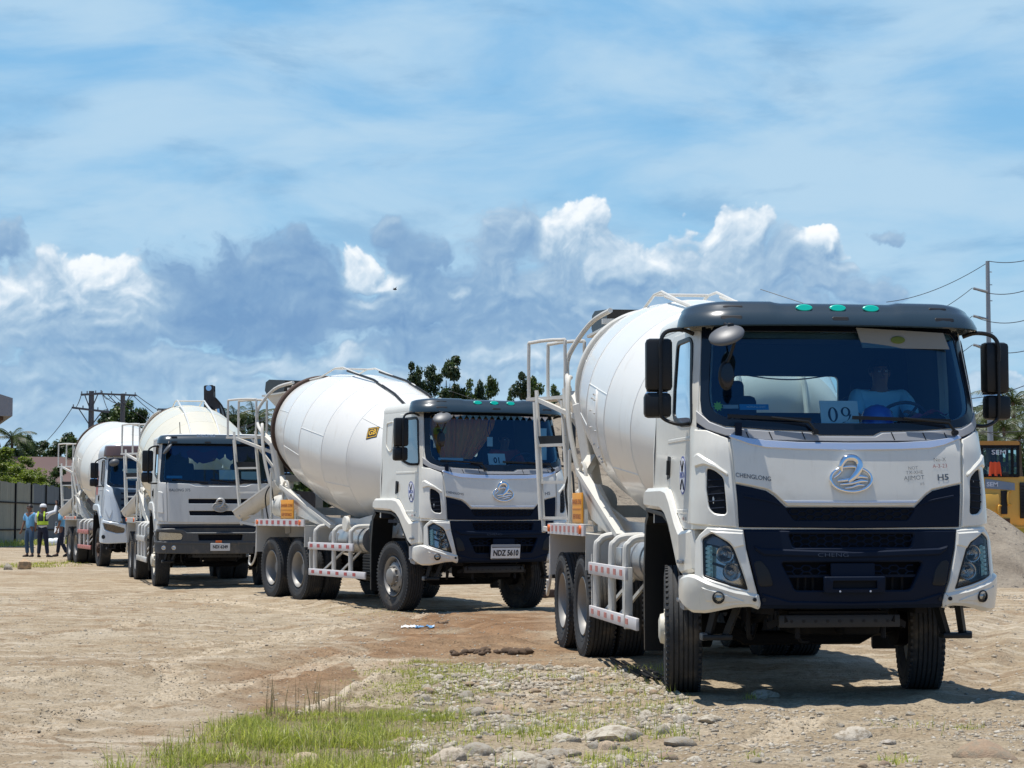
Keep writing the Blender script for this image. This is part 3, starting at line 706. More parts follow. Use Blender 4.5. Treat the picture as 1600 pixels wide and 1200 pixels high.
def blades(X, Y, H, W, mat, name, label=None, lean=.75, seg=3, cat=None, group=None, kind='stuff'):
    n = len(X); rg = np.random.default_rng(n); Z = height(X, Y); az = rg.uniform(0, 6.28, n); le = np.abs(rg.normal(0, lean, n)); fa = az+rg.normal(0, .6, n)+PI/2
    V = np.zeros((n, (seg+1)*2, 3)); 
    for k in range(seg+1):
        t = k/seg; r = le*H*t*t; z = H*(t-.35*le*t*t); w = W*(1-t*.92)
        cx = X+np.cos(az)*r; cy = Y+np.sin(az)*r
        for s in (0, 1): q = (s*2-1)*w/2; V[:, k*2+s] = np.stack([cx+np.cos(fa)*q, cy+np.sin(fa)*q, Z-.01+z], -1)
    b = np.array([[k*2, k*2+1, k*2+3, k*2+2] for k in range(seg)]); F = (b[None]+(np.arange(n)*(seg+1)*2)[:, None, None]).reshape(-1, 4)
    me = bpy.data.meshes.new(name); me.vertices.add(V.size//3); me.vertices.foreach_set('co', V.ravel()); me.loops.add(F.size); me.loops.foreach_set('vertex_index', F.ravel()); me.polygons.add(len(F)); me.polygons.foreach_set('loop_start', np.arange(len(F))*4); me.update(); me.materials.append(mat)
    o = bpy.data.objects.new(name, me); COL.objects.link(o); return tag(o, label, cat, group, kind)
def grass():
    rg = np.random.default_rng(12)
    def ptsg(n, poly, f):
        X = rg.uniform(-4.5, .8, n*8); Y = rg.uniform(11, 20, n*8); d, _ = distline(X, Y, poly+[poly[0]]); sd = np.where(inpoly(X, Y, poly), d, -d)+(fbm(X*1.7, Y*1.7, 3, 88)-.5)*1.1
        ok = (rg.random(n*8) < f(X, Y)*np.clip(.35+sd/.55, 0, 1)); return X[ok][:n], Y[ok][:n]
    def pts(n, poly, f):
        xs = [p[0] for p in poly]; ys = [p[1] for p in poly]; X = rg.uniform(min(xs), max(xs), n*4); Y = rg.uniform(min(ys), max(ys), n*4)
        ok = inpoly(X, Y, poly) & (rg.random(n*4) < f(X, Y)); return X[ok][:n], Y[ok][:n]
    cl = lambda X, Y: np.clip(fbm(X*2.6, Y*2.6, 3, 41)*4.6-1.9, .02, 1)
    X, Y = ptsg(20000, GRASS, cl); big = fbm(X*.8, Y*.8, 2, 8)
    near = np.clip((15.5-Y)/3.0, .25, 1)
    H = (.04+.20*rg.random(len(X))**1.3*big*1.5)*near+.02
    D = gpoly([(640, 1040), (1080, 1045), (1100, 1210), (620, 1210)]); X2, Y2 = pts(3000, D, lambda x, y: np.clip(fbm(x*1.9, y*1.9, 3, 66)*5-2.75, 0.004, 1))
    H2 = .03+.10*rg.random(len(X2))
    tx, ty, th = [], [], []
    for px, py, n, r, h in ((835, 1142, 260, .14, .12), (795, 1062, 120, .12, .10), (865, 1120, 160, .18, .11), (895, 1135, 130, .16, .12), (1172, 1092, 50, .05, .07), (1512, 1136, 70, .05, .07), (1402, 1200, 80, .06, .09), (975, 1192, 160, .12, .14), (925, 1185, 60, .08, .10), (600, 955, 160, .5, .05), (760, 1140, 120, .15, .10), (1180, 1186, 50, .05, .06), (1415, 1140, 30, .2, .12),
                            (690, 1090, 160, .2, .09), (740, 1080, 120, .2, .08), (660, 1120, 260, .25, .13), (985, 1085, 60, .1, .06), (1005, 1115, 50, .08, .06), (1120, 1195, 40, .2, .04), (45, 885, 500, .6, .12), (70, 880, 400, .7, .10), (60, 850, 500, 1.2, .35), (110, 848, 300, 1.0, .35), (10, 853, 300, 1.2, .4)):
        p = G(px, py); tx.append(rg.normal(p.x, r, n)); ty.append(rg.normal(p.y, r*1.4, n)); th.append(rg.uniform(.4, 1, n)*h)
    X3, Y3, H3 = map(np.concatenate, (tx, ty, th))
    X = np.concatenate([X, X2, X3]); Y = np.concatenate([Y, Y2, Y3]); H = np.concatenate([H, H2, H3])
    blades(X, Y, H, rg.uniform(.004, .010, len(X))*(1+np.maximum(Y-25, 0)*.08), grass_mat, 'grass')
    X, Y = ptsg(3200, GRASS, cl); blades(X, Y, rg.uniform(.05, .24, len(X))*np.clip((15.5-Y)/3.0, .25, 1), rg.uniform(.003, .006, len(X)), straw_mat, 'dry_grass')
    S_ = gpoly([(400, 1112), (540, 1100), (540, 1120), (420, 1130)]); X, Y = pts(60, S_, lambda x, y: 1+0*x); blades(X, Y, rg.uniform(.18, .36, len(X)), rg.uniform(.006, .010, len(X)), straw_mat, 'dry_stalks', lean=.25)
grass()
# ------------------------------------------------------------------ concrete mixer trucks
AX1, AX2 = -4.0, -5.35
TR = 0.53
def truck_frame(pose):
    X, Y, a = pose
    return Matrix.Translation((X, Y, 0)) @ Matrix.Rotation(a-PI/2, 4, 'Z')

# --- wheels (mesh data shared by all copies)
def tyre_mb():
    w = .15; R = TR
    pr = [(.30, -.105), (.33, -.125), (.40, -.148), (.46, -.150), (.495, -.143), (R-.012, -.128), (R-.004, -.118)]
    for gx in (-.078, -.038, 0, .038, .078):
        pr += [(R, gx-.012), (R, gx-.006), (R-.014, gx-.004), (R-.014, gx+.004), (R, gx+.006), (R, gx+.012)]
    pr += [(R-.004, .118), (R-.012, .128), (.495, .143), (.46, .150), (.40, .148), (.33, .125), (.30, .105)]
    m = MB(); m.lathe(pr, rubber, 72)
    # shoulder lugs
    for k in range(60):
        a = 2*PI*k/60
        for s in (-1, 1):
            m.box((math.cos(a)*(R-.016), s*.132, math.sin(a)*(R-.016)), (.034, .022, .026), rubber, (0, -a, 0))
    # sidewall rings
    for s in (-1, 1):
        for r in (.36, .44): m.lathe([(r-.004, s*.1385 if r < .4 else s*.1495), (r, s*.1415 if r < .4 else s*.1525), (r+.004, s*.1405 if r < .4 else s*.1495)], rubber, 60)
    return m
def rim_mb(front, mat):
    """outer face looks along -Y"""
    m = MB()
    m.lathe([(.305, .10), (.30, .06), (.275, .0), (.275, -.06), (.292, -.10), (.305, -.125), (.297, -.132), (.285, -.118), (.262, -.06), (.255, .0)], mat, 48)
    if front:
        m.lathe([(.256, -.02), (.235, -.07), (.205, -.105), (.17, -.118), (.135, -.118), (.13, -.15), (.12, -.185), (.07, -.20), (.0, -.20)], mat, 48)
        for k in range(10):
            a = 2*PI*k/10; m.cyl((.15*math.cos(a), -.105, .15*math.sin(a)), (.15*math.cos(a), -.152, .15*math.sin(a)), .014, mat, 6)
        for k in range(8):
            a = 2*PI*k/8+.2; c = Vector((.218*math.cos(a), -.092, .218*math.sin(a)))
            M = Matrix.Translation(c) @ Matrix.Rotation(-a, 4, 'Y') @ Matrix.Rotation(-.7, 4, 'Z')
            m.ell((0, 0, 0), (.018, .008, .026), slot_mat, 10, 6, M)
    else:
        m.lathe([(.258, .0), (.25, .04), (.235, .075), (.20, .09), (.17, .093), (.125, .093), (.12, .03), (.11, -.01), (.095, -.03), (.0, -.035)], mat, 48)
        for k in range(10):
            a = 2*PI*k/10; m.cyl((.148*math.cos(a), .09, .148*math.sin(a)), (.148*math.cos(a), .05, .148*math.sin(a)), .014, mat, 6)
        for k in range(8):
            a = 2*PI*k/8+.2; c = Vector((.214*math.cos(a), .082, .214*math.sin(a)))
            M = Matrix.Translation(c) @ Matrix.Rotation(-a, 4, 'Y')
            m.ell((0, 0, 0), (.018, .008, .026), slot_mat, 10, 6, M)
    return m
WHEEL = {}
def wheel(root, x, y, side, front, steer=0, mat=None, dual=False):
    """side -1: right hand side of the truck"""
    mat = mat or rimm; key = (front, mat.name)
    if 'tyre' not in WHEEL: o = tyre_mb().build('tyre', None, 40); WHEEL['tyre'] = o.data; bpy.data.objects.remove(o)
    if key not in WHEEL: o = rim_mb(front, mat).build('rim', None, 35); WHEEL[key] = o.data; bpy.data.objects.remove(o)
    w = bpy.data.objects.new('wheel', None); COL.objects.link(w); w.parent = root; w.empty_display_size = .2
    w.location = (x, y, TR-.012); w.rotation_euler = (0, 0, steer+(0 if side < 0 else PI))
    for nm, d in (('tyre', WHEEL['tyre']), ('rim', WHEEL[key])):
        o = bpy.data.objects.new(nm, d); COL.objects.link(o); o.parent = w; o.rotation_euler = (0, random.random()*6, 0)
    if dual:
        o = bpy.data.objects.new('tyre', WHEEL['tyre']); COL.objects.link(o); o.parent = w; o.location = (0, .33, 0)
    return w

# --- drum
class Drum:
    def __init__(s, x0=-.85, z0=2.13, inc=9.5, prof=None, k=1.0):
        inc = math.radians(inc); s.ax = Vector((-math.cos(inc), 0, math.sin(inc))); s.up = Vector((math.sin(inc), 0, math.cos(inc))); s.o = Vector((x0, 0, z0))
        s.prof = prof or [(0, .30), (.02, .50), (.10, .70), (.22, .83), (1.3, 1.09), (2.15, 1.205), (3.25, 1.20), (4.35, 1.09), (5.25, .93), (5.80, .80)]
        s.prof = [(t, r*k) for t, r in s.prof]
    def r(s, t): return lerp(s.prof, t)
    def P(s, t, ph, off=0):
        return s.o+s.ax*t+(s.up*math.cos(ph)+Vector((0, -1, 0))*math.sin(ph))*(s.r(t)+off)
    def __call__(s, u, v, off=0): return s.P(u, v, off)      # u along the axis, v angle from the top towards the truck's right
def smoothprof(prof, n=6):
    P, _ = crom([Vector((t, r, 0)) for t, r in prof], [0]*len(prof), n)
    return [(max(p.x, 0), p.y) for p in P]
def build_drum(root, D, mat, seamphi=(.9, 3.0, 5.1), hatch=True, ringmat=None):
    m = MB(); n = 72
    pr = []
    base = smoothprof(D.prof[:4], 4)[:-1]+D.prof[3:]
    full = []
    for (a, b) in zip(base, base[1:]):
        k = max(1, int((b[0]-a[0])/.12))
        for j in range(k): full.append((a[0]+(b[0]-a[0])*j/k, a[1]+(b[1]-a[1])*j/k))
    full.append(base[-1])
    seams = [1.3, 2.15, 3.25, 4.35]
    prof = []
    for t, r in full:
        if any(abs(t-s) < 1e-6 for s in seams): prof += [(t-.012, r), (t-.006, r+.007), (t+.006, r+.007), (t+.012, r)]
        else: prof.append((t, r))
    t1, r1 = prof[-1]
    prof += [(t1+.02, r1-.03), (t1+.02, r1*.72), (t1-.5, r1*.55)]
    prof = [(0, 0)]+prof
    vs = []
    for k in range(n):
        a = 2*PI*k/n; d = D.up*math.cos(a)+Vector((0, -1, 0))*math.sin(a)
        for (t, r) in prof: vs.append(D.o+D.ax*t+d*r)
    L = len(prof); fs = [(j*L+i, j*L+i+1, ((j+1) % n)*L+i+1, ((j+1) % n)*L+i) for j in range(n) for i in range(L-1)]
    m.add(vs, fs, mat)
    secs = [(.24, 1.29, .9), (1.31, 2.14, 2.0), (2.16, 3.24, 1.35), (3.26, 4.34, 1.75), (4.36, 5.2, 1.2)]
    for a, b, ph0 in secs:
        for kk in range(3):
            ph = ph0+kk*2.09; pts = [D.P(a+(b-a)*j/6, ph, .001) for j in range(7)]
            m.tube(pts, .0055, mat, 6)
    dr = m.build('drum', root, 25)
    # roller ring at the mouth end
    q = MB(); tr = D.prof[-1][0]-.42; rr = D.r(tr)
    pr = [(rr-.02, -.05), (rr+.055, -.05), (rr+.065, -.04), (rr+.065, .04), (rr+.055, .05), (rr-.02, .05)]
    M = Matrix.Translation(D.o+D.ax*tr) @ Matrix(((D.up.x, D.ax.x, 0, 0), (0, 0, 1, 0), (D.up.z, D.ax.z, 0, 0), (0, 0, 0, 1)))
    q.lathe(pr, ringmat or rust, 72, M)
    rg = q.build('roller_ring', dr, 30)
    if hatch:
        h = MB()
        tc, ph = (2.78, 1.72); pol = [(tc+.19*math.cos(a), ph+.36*math.sin(a)) for a in [2*PI*i/36 for i in range(36)]]
        pol = [(tc+(p[0]-tc), p[1]) for p in pol]
        patch(h, D, pol, .012, mat, .02, res=.06, edge=.008)
        for i in range(12):
            a = 2*PI*i/12; p = D.P(tc+.155*math.cos(a), ph+.31*math.sin(a), .012); p2 = D.P(tc+.155*math.cos(a), ph+.31*math.sin(a), .028); h.cyl(p, p2, .011, alu, 6)
        h.build('hatch_cover', dr, 30)
    return dr
DIR_BK = Vector((-1, 0, 0))

def tri_patch_line(mb, pts, r, mat): mb.tube(pts, r, mat, 6)

def rear_body(root, D, o):
    """chassis, wheels, superstructure behind the cab. o: options"""
    fr = o['frame']; pt = o['paint']
    # chassis rails
    m = MB()
    for s in (-1, 1):
        m.box((-2.6, s*.40, .93), (7.6, .08, .27), under, bev=.01)
    for x in (.9, -.6, -1.9, -3.1, -4.7, -6.1): m.box((x, 0, .93), (.1, .74, .2), under)
    # engine, gearbox, propeller shaft, leaf springs
    m.box((.2, 0, 1.0), (1.1, .7, .65), under, bev=.05); m.box((.35, 0, .62), (.6, .45, .26), under, bev=.06); m.box((-.7, 0, .88), (.7, .45, .45), under, bev=.08)
    m.cyl((-1.0, 0, .85), (AX1, 0, .62), .06, under, 10)
    for s in (-1, 1):
        m.tube([(-.8, s*.45, .80), (-.4, s*.45, .66), (0, s*.45, .62), (.4, s*.45, .66), (.85, s*.45, .82)], .04, under, 6)
        m.tube([(-.75, s*.45, .76), (-.35, s*.45, .62), (0, s*.45, .585), (.35, s*.45, .62), (.8, s*.45, .78)], .035, under, 6)
        m.cyl((.25, s*.55, .60), (.38, s*.55, 1.05), .04, under, 8); m.box((0, s*.46, .70), (.2, .14, .16), under)
        m.tube([(AX1+.9, s*.5, .62), (AX1, s*.5, .75), ((AX1+AX2)/2, s*.5, .85), (AX2, s*.5, .75), (AX2-.5, s*.5, .65)], .06, under, 6)
    # front axle with dropped beam, tie rod, drag link
    m.tube([(0, -.85, .53), (0, -.62, .50), (0, -.5, .43), (0, .5, .43), (0, .62, .50), (0, .85, .53)], .055, under, 8)
    m.cyl((-.18, -.85, .46), (-.18, .85, .46), .025, under, 8); m.cyl((.05, .5, .52), (.75, .5, .80), .025, under, 8)
    for s in (-1, 1): m.cyl((0, s*.80, .53), (0, s*.9, .53), .17, under, 20)
    # rear axles with banjo housings
    for ax in (AX1, AX2):
        m.cyl((ax, -.95, TR), (ax, .95, TR), .09, under, 12); m.ell((ax, 0, TR), (.24, .26, .24), under, 16, 10)
        for s in (-1, 1): m.cyl((ax, s*.62, TR), (ax, s*.80, TR), .2, under, 20)
    # front cross member with the row of holes, cooler below the bumper
    m.box((1.18, -.03, .64), (.06, .98, .10), steel_d, bev=.008); m.box((1.16, -.03, .755), (.05, .9, .03), steel_d); m.box((1.05, -.03, .70), (.25, .8, .03), under)
    for k in range(9): m.cyl((1.19, -.42+.0975*k, .64), (1.2135, -.42+.0975*k, .64), .013, slot_mat, 8)
    for s in (-1, 1): m.bar((1.1, s*.55-.03, .60), (1.2, s*.42-.03, .66), .05, .05, under); m.box((1.0, s*.62, .78), (.5, .10, .16), under); m.cyl((1.12, s*.35, .60), (1.12, s*.35, .50), .02, under, 6)
    m.box((.75, .25, .62), (.3, .3, .22), under, bev=.03); m.tube([(1.0, -.7, .9), (1.02, -.72, .55), (.9, -.66, .50), (.8, -.6, .6)], .018, under, 6, smooth=4); m.tube([(1.0, -.30, .8), (1.05, -.32, .5), (.9, -.2, .46)], .015, under, 6, smooth=4)
    # tail end
    m.box((-6.45, 0, .80), (.08, 1.7, .12), under); m.box((-6.45, 0, .95), (.06, .7, .2), under)
    m.build('chassis', root, 35)
    # wheels
    for s in (-1, 1):
        wheel(root, 0, s*1.03, s, True, o.get('steer', 0), o.get('frim'))
        for ax in (AX1, AX2): wheel(root, ax, s*1.09, s, False, 0, o.get('rrim'), True)
    # subframe and drum pedestals
    m = MB()
    for s in (-1, 1):
        m.box((-3.4, s*.42, 1.17), (5.3, .10, .19), fr, bev=.01)
        m.prism([(-2.2, 1.22), (-6.3, 1.22), (-6.3, 1.34), (-3.0, 1.36), (-2.2, 1.30)], s*.52, s*.58, fr)
        # front pedestal
        m.bar((-.95, s*.55, 1.1), (-.95, s*.35, 2.0), .14, .12, fr, bev=.01); m.bar((-1.5, s*.45, 1.15), (-1.0, s*.35, 1.8), .1, .08, fr)
        # rear pedestal with slanted brace plates
        m.bar((-6.05, s*.62, 1.1), (-6.30, s*.86, 2.75), .18, .12, fr, bev=.012)
        m.bar((-6.3, s*.50, 1.15), (-6.75, s*.72, 2.3), .12, .1, fr, bev=.01)
        m.prism([(-5.45, 1.95), (-5.20, 1.88), (-3.05, 1.28), (-3.55, 1.28), (-4.5, 1.42)], s*.98, s*1.04, fr)
        m.bar((-5.45, s*1.0, 1.95), (-2.95, s*1.0, 1.25), .10, .06, fr)
        m.bar((-5.35, s*1.0, 1.9), (-6.15, s*.75, 2.1), .1, .12, fr)
        m.cyl((-6.2, s*.55, 2.42), (-6.35, s*.55, 2.42), .10, alu, 14)
    m.box((-.95, 0, 1.95), (.22, .8, .3), fr, bev=.02); m.box((-6.1, 0, 1.5), (.14, 1.2, .14), fr); m.box((-6.25, 0, 2.1), (.12, 1.4, .12), fr)
    m.cyl((-.62, 0, 2.1), (-.95, 0, 2.15), .22, under, 16)
    for s in (-1, 1): m.prism([(-5.3, 1.28), (-5.3, 1.80), (-4.6, 1.55), (-3.6, 1.40), (-2.2, 1.38), (-1.3, 1.48), (-1.3, 1.28)], s*.80, s*.83, fr)
    m.prism([(-2.5, 1.02), (-6.25, 1.02), (-6.25, 1.25), (-2.2, 1.3)], -.60, -.64, fr); m.prism([(-2.5, 1.02), (-6.25, 1.02), (-6.25, 1.25), (-2.2, 1.3)], .60, .64, fr)
    m.build('drum_subframe', root, 35)
    # rear wheel covers with reflector strip
    for s in (-1, 1):
        m = MB(); y0, y1 = s*.62, s*1.25
        yc = (y0+y1)/2; wy = abs(y1-y0)
        m.box((-4.85, yc, 1.255), (2.46, wy, .02), fr); m.box((-3.61, yc, 1.08), (.02, wy, .36), fr)
        m.bar((-6.08, yc, 1.245), (-6.14, yc, .80), wy, .02, fr, up=(0, 0, 1)) if False else m.box((-6.09, yc, 1.02), (.02, wy, .48), fr)
        m.box((-4.85, s*1.262, 1.305), (2.52, .024, .115), o['strip']); m.box((-4.85, s*1.22, 1.357), (2.5, .09, .016), fr)
        for k in range(7): m.box((-3.95-.30*k, s*1.2755, 1.31), (.12, .006, .065), o['red'])
        m.cyl((-3.78, s*1.27, 1.31), (-3.78, s*1.295, 1.31), .045, orange_lamp, 16); m.cyl((-5.97, s*1.27, 1.31), (-5.97, s*1.295, 1.31), .04, orange_lamp, 16)
        m.tube([(-6.1, s*1.24, 1.22), (-6.14, s*1.24, .75), (-6.35, s*1.24, .55), (-6.62, s*1.2, .56), (-6.6, s*1.2, .70)], .018, fr, 6, smooth=4)
        m.build('rear_mudguard', root, 30)
    # underrun guards
    for s in (-1, 1):
        m = MB()
        m.box((-2.44, s*1.235, .93), (2.02, .03, .12), o['strip2'], bev=.006); m.box((-2.16, s*1.235, .50), (2.5, .03, .11), o['strip2'], bev=.006)
        for k in range(6): m.box((-3.28+.33*k, s*1.2525, .935), (.12, .006, .055), o['red']); m.box((-3.20+.37*k, s*1.2525, .505), (.12, .006, .05), o['red'])
        m.box((-3.43, s*1.19, .76), (.04, .06, .62), fr)
        for x in (-3.22, -2.36, -1.62):
            m.tube([(x, s*1.20, .46), (x, s*1.20, 1.10), (x, s*1.17, 1.20), (x, s*1.06, 1.255), (x, s*.66, 1.26)], .038, fr, 10, smooth=4)
        m.bar((-3.0, s*1.15, .52), (-2.4, s*.9, .95), .03, .03, fr); m.bar((-2.2, s*1.15, .52), (-1.7, s*.9, .95), .03, .03, fr)
        if s < 0 and o.get('endpost'): m.box((-1.46, s*1.215, .71), (.05, .075, .56), fr, bev=.005)
        m.build('side_guard', root, 35)
    # tanks, boxes, hoses
    m = MB()
    m.cyl((-2.95, -.86, 1.04), (-1.45, -.86, 1.04), .21, alu, 32)
    for x in (-2.7, -2.1, -1.65): m.lathe([(.214, -.025), (.218, -.02), (.218, .02), (.214, .025)], steel_grey, 32, Matrix.Translation((x, -.86, 1.04)) @ Matrix.Rotation(PI/2, 4, 'Z'))
    m.box((-2.7, -.86, 1.05), (.30, .44, .2), alu, bev=.01)
    m.build('air_tank', root, 30)
    m = MB(); m.box((-2.3, .86, .92), (1.5, .55, .5), alu, bev=.06)
    for x in (-2.8, -1.8): m.box((x, .86, .92), (.05, .57, .52), under, bev=.06)
    m.build('fuel_tank', root, 30)
    m = MB()
    m.tube([(-1.25, -.9, 1.32), (-1.2, -.95, 1.16), (-1.2, -.9, .95)], .11, black_pl, 14, smooth=5)
    for k in range(7): z = .98+.05*k; m.lathe([(.108, -.012), (.122, 0), (.108, .012)], black_pl, 20, Matrix.Translation((-1.2, -.92, z)) @ Matrix.Rotation(PI/2, 4, 'X'))
    m.box((-1.15, -.9, .62), (.45, .4, .42), under, bev=.03)
    for k in range(8): m.box((-1.15, -1.105, .47+.045*k), (.38, .012, .018), black_pl)
    m.build('air_intake', root, 30)
    for s in (-1, 1):
        m = MB()      # mudguard flap behind the front wheel
        m.prism([(-.62, 1.50), (-.74, 1.42), (-.82, 1.0), (-.80, .30), (-.76, .28), (-.76, .98), (-.68, 1.38), (-.58, 1.46)], s*.86, s*1.2, black_pl)
        m.build('mud_flap', root, 30)
    if o.get('disc'):
        m = MB(); m.lathe([(0, -.03), (.11, -.03), (.125, -.02), (.125, .02), (.11, .03), (0, .03)], paint, 28, Matrix.Translation((-1.98, -1.14, 1.30)))
        m.cyl((-1.98, -1.1, 1.25), (-1.98, -.9, 1.15), .02, fr, 8); m.build('filter_cover', root, 30)
    # water tank, control pipes
    m = MB(); m.cyl((-5.35, -.80, 1.60), (-6.1, -.80, 1.60), .20, fr, 28); m.lathe([(.205, -.02), (.215, 0), (.205, .02)], fr, 28, Matrix.Translation((-5.6, -.80, 1.60)) @ Matrix.Rotation(PI/2, 4, 'Z')); m.lathe([(.0, -.06), (.12, -.05), (.20, 0)], fr, 28, Matrix.Translation((-6.1, -.80, 1.60)) @ Matrix.Rotation(PI/2, 4, 'Z'))
    m.tube([(-6.15, -1.0, 1.3), (-6.2, -1.05, 1.75), (-6.05, -1.0, 1.95), (-5.9, -1.0, 1.7)], .014, black_pl, 6, smooth=5)
    m.tube([(-5.3, -1.0, 1.35), (-5.35, -1.02, 1.9), (-5.15, -1.0, 2.0), (-5.1, -.95, 1.4)], .022, fr, 6, smooth=5)
    m.tube([(-5.9, -1.05, 1.3), (-5.9, -1.05, 2.2)], .02, fr, 6); m.tube([(-5.0, -.9, 1.35), (-4.95, -.95, 1.7), (-4.7, -.95, 1.75), (-4.6, -.9, 1.4)], .03, fr, 8, smooth=5)
    m.build('water_tank', root, 35)
    if o.get('sign'):
        m = MB(); m.box((-4.78, -1.14, 1.535), (.62, .02, .33), yellow_sign, bev=.003); m.box((-5.02, -1.1, 1.42), (.04, .04, .2), fr); m.box((-4.5, -1.1, 1.42), (.04, .04, .2), fr)
        for tx, zz, sz in (('DANGER ZONE', 1.60, .075), ('KEEP DISTANCE', 1.44, .072)):
            vs, fs = text_geo(tx, sz, .002, 1.15 if 'D' == tx[0] else 1.0)
            m.add([(-4.78+x, -1.1525, zz+y) for x, y in vs], fs, sign_ink)
        m.box((-4.78, -1.1512, 1.525), (.56, .003, .006), sign_ink)
        m.build('warning_sign', root, 30)
    # ladder with platform and hand hoop
    m = MB(); a = Vector((-.45, -.30, 0)).normalized(); lc = Vector(o.get('lad', (-7.0, -1.02, 0))); w = .25
    def LP(k, z): # k -1 left rail .. 1 right rail; leans back with height
        return lc+a*(-k*w if False else k*w)+Vector((-.22*(z-1.25), -.02*(z-1.25), z))
    zt = 2.88
    for k in (-1, 1):
        m.tube([LP(k, 1.25), LP(k, zt), LP(k, zt+.1)], .024, fr, 8)
        m.tube([LP(k, 1.4)+Vector((.07, -.05, 0)), LP(k, zt-.05)+Vector((.07, -.05, 0))], .016, fr, 6)
    for z in (1.42, 1.85, 2.3): m.bar(LP(-1, z), LP(1, z), .05, .035, fr)
    m.bar(LP(-1, 2.35), LP(1, 2.35), .03, .13, o.get('ladplate', black_pl))
    pc = LP(0, zt)+Vector((-.18, .1, 0))
    b = Vector((-a.y, a.x, 0))
    M = Matrix.Translation(pc) @ Matrix.Rotation(math.atan2(a.y, a.x), 4, 'Z')
    m.prism([(-.36, -.18), (.36, -.18), (.36, .18), (-.36, .18)], -.02, .02, fr, 'Z', M)
    for yy in (-.16, .16):
        q = [M @ Vector((-.33, yy, 0)), M @ Vector((-.33, yy, .62)), M @ Vector((-.27, yy, .70)), M @ Vector((.27, yy, .70)), M @ Vector((.33, yy, .62)), M @ Vector((.33, yy, 0))]
        m.tube(q, .021, fr, 8, smooth=3)
    m.bar(M @ Vector((.2, .15, 0)), (-6.5, -.75, 2.55), .05, .05, fr); m.bar(M @ Vector((-.2, .15, 0)), (-6.8, -.6, 2.2), .04, .04, fr); m.bar(LP(1, 1.3), (-6.1, -.9, 1.2), .05, .05, fr)
    m.cyl(M @ Vector((-.36, -.2, -.06)), M @ Vector((-.36, .0, -.06)), .05, rust, 12)
    m.build('ladder', root, 35)
    # loading hopper and its frame
    m = MB()
    m.prism([(-7.02, 3.72), (-6.95, 3.93), (-7.85, 4.0), (-8.05, 3.96), (-8.10, 3.80), (-7.95, 3.70)], -.42, .42, black_pl)
    m.build('hopper_lip', root, 30)
    m = MB()
    vs = []
    for (xa, xb, yy, z) in ((-8.06, -6.6, .44, 3.72), (-7.1, -6.45, .20, 3.10)):
        vs += [(xa, -yy, z), (xb, -yy, z), (xb, yy, z), (xa, yy, z)]
    m.add(vs, [(0, 1, 5, 4), (1, 2, 6, 5), (2, 3, 7, 6), (3, 0, 4, 7)], fr)
    m.box((-7.35, 0, 3.70), (1.5, .96, .03), fr)
    for s in (-1, 1):
        m.tube([(-6.85, s*.9, 2.95), (-7.15, s*.88, 3.12), (-7.25, s*.84, 3.40), (-7.0, s*.62, 3.76), (-6.3, s*.5, 3.85)], .03, fr, 10, smooth=4)
        m.bar((-6.30, s*.86, 2.7), (-6.9, s*.85, 2.9), .10, .08, fr)
        m.tube([(-6.45, s*.85, 1.9), (-6.58, s*.93, 2.4), (-6.66, s*.95, 2.75), (-6.75, s*.93, 3.05), (-6.9, s*.88, 3.10)], .03, fr, 10, smooth=5)
    m.bar((-6.3, -.6, 3.72), (-6.3, .6, 3.72), .06, .06, fr)
    m.build('hopper', root, 35)
    # top walkway rails over the drum
    m = MB(); rz_ = o.get('raildz', 0)
    for y in (-.30, .30):
        m.tube([(px_, y, pz_+rz_) for px_, pz_ in ((-6.9, 3.82), (-6.1, 3.88), (-5.4, 3.90), (-4.7, 4.01), (-4.3, 4.0), (-2.6, 3.62), (-1.9, 3.34), (-.95, 2.93))], .016, fr, 8)
        m.tube([(px_, y, pz_+rz_) for px_, pz_ in ((-4.1, 3.93), (-2.9, 3.70), (-2.0, 3.42), (-1.2, 3.06), (-.95, 2.90), (-.8, 2.4))], .022, black_pl if o.get('dark_rail') else fr, 8)
    for x, z in ((-4.7, 4.01), (-1.9, 3.34)): m.cyl((x, -.30, z+rz_), (x, .30, z+rz_), .018, fr, 8)
    m.build('top_rail', root, 35)
    # folding discharge chute
    m = MB(); c0 = Vector((-6.15, -.72, 2.05)); c1 = Vector(o.get('chute', (-7.35, -1.12, 1.50)))
    d = (c1-c0).normalized(); sd = Vector((0, 0, 1)).cross(d).normalized(); up = d.cross(sd)
    vs = []; n = 10
    for c, r in ((c0, .22), (c0.lerp(c1, .5), .20), (c1, .19)):
        for rr in (r, r-.012):
            for k in range(n+1):
                an = PI+PI*k/n; vs.append(c+sd*math.cos(an)*rr+up*math.sin(an)*rr)
    N = n+1; fs = []
    for seg in range(2):
        for lay in range(2):
            o1 = (seg*2+lay)*N; o2 = ((seg+1)*2+lay)*N
            for k in range(n): fs.append((o1+k, o1+k+1, o2+k+1, o2+k))
    for lay in (0, 4):
        for k in range(n): fs.append((lay*N+k, lay*N+k+1, (lay+1)*N+k+1, (lay+1)*N+k))
    m.add(vs, fs, fr); m.bar(c0+sd*.2, c1+sd*.19, .03, .03, fr); m.bar(c0-sd*.2, c1-sd*.19, .03, .03, fr); m.bar(c0.lerp(c1, .3)-up*.2, (-6.3, -.4, 1.3), .05, .05, fr)
    if o.get('chute_on', True): m.build('chute', root, 30)
    # rear lamp bracket
    m = MB()
    for s in (-1, 1):
        m.box((-6.53, s*.95, .80), (.07, .42, .14), under, bev=.01); m.box((-6.57, s*.95, .80), (.02, .36, .10), red_refl)
    m.build('tail_lamp', root, 30)
steel_d = principled('dark_grey_steel', (.03, .032, .035), .5, metal=.3, var=.1)

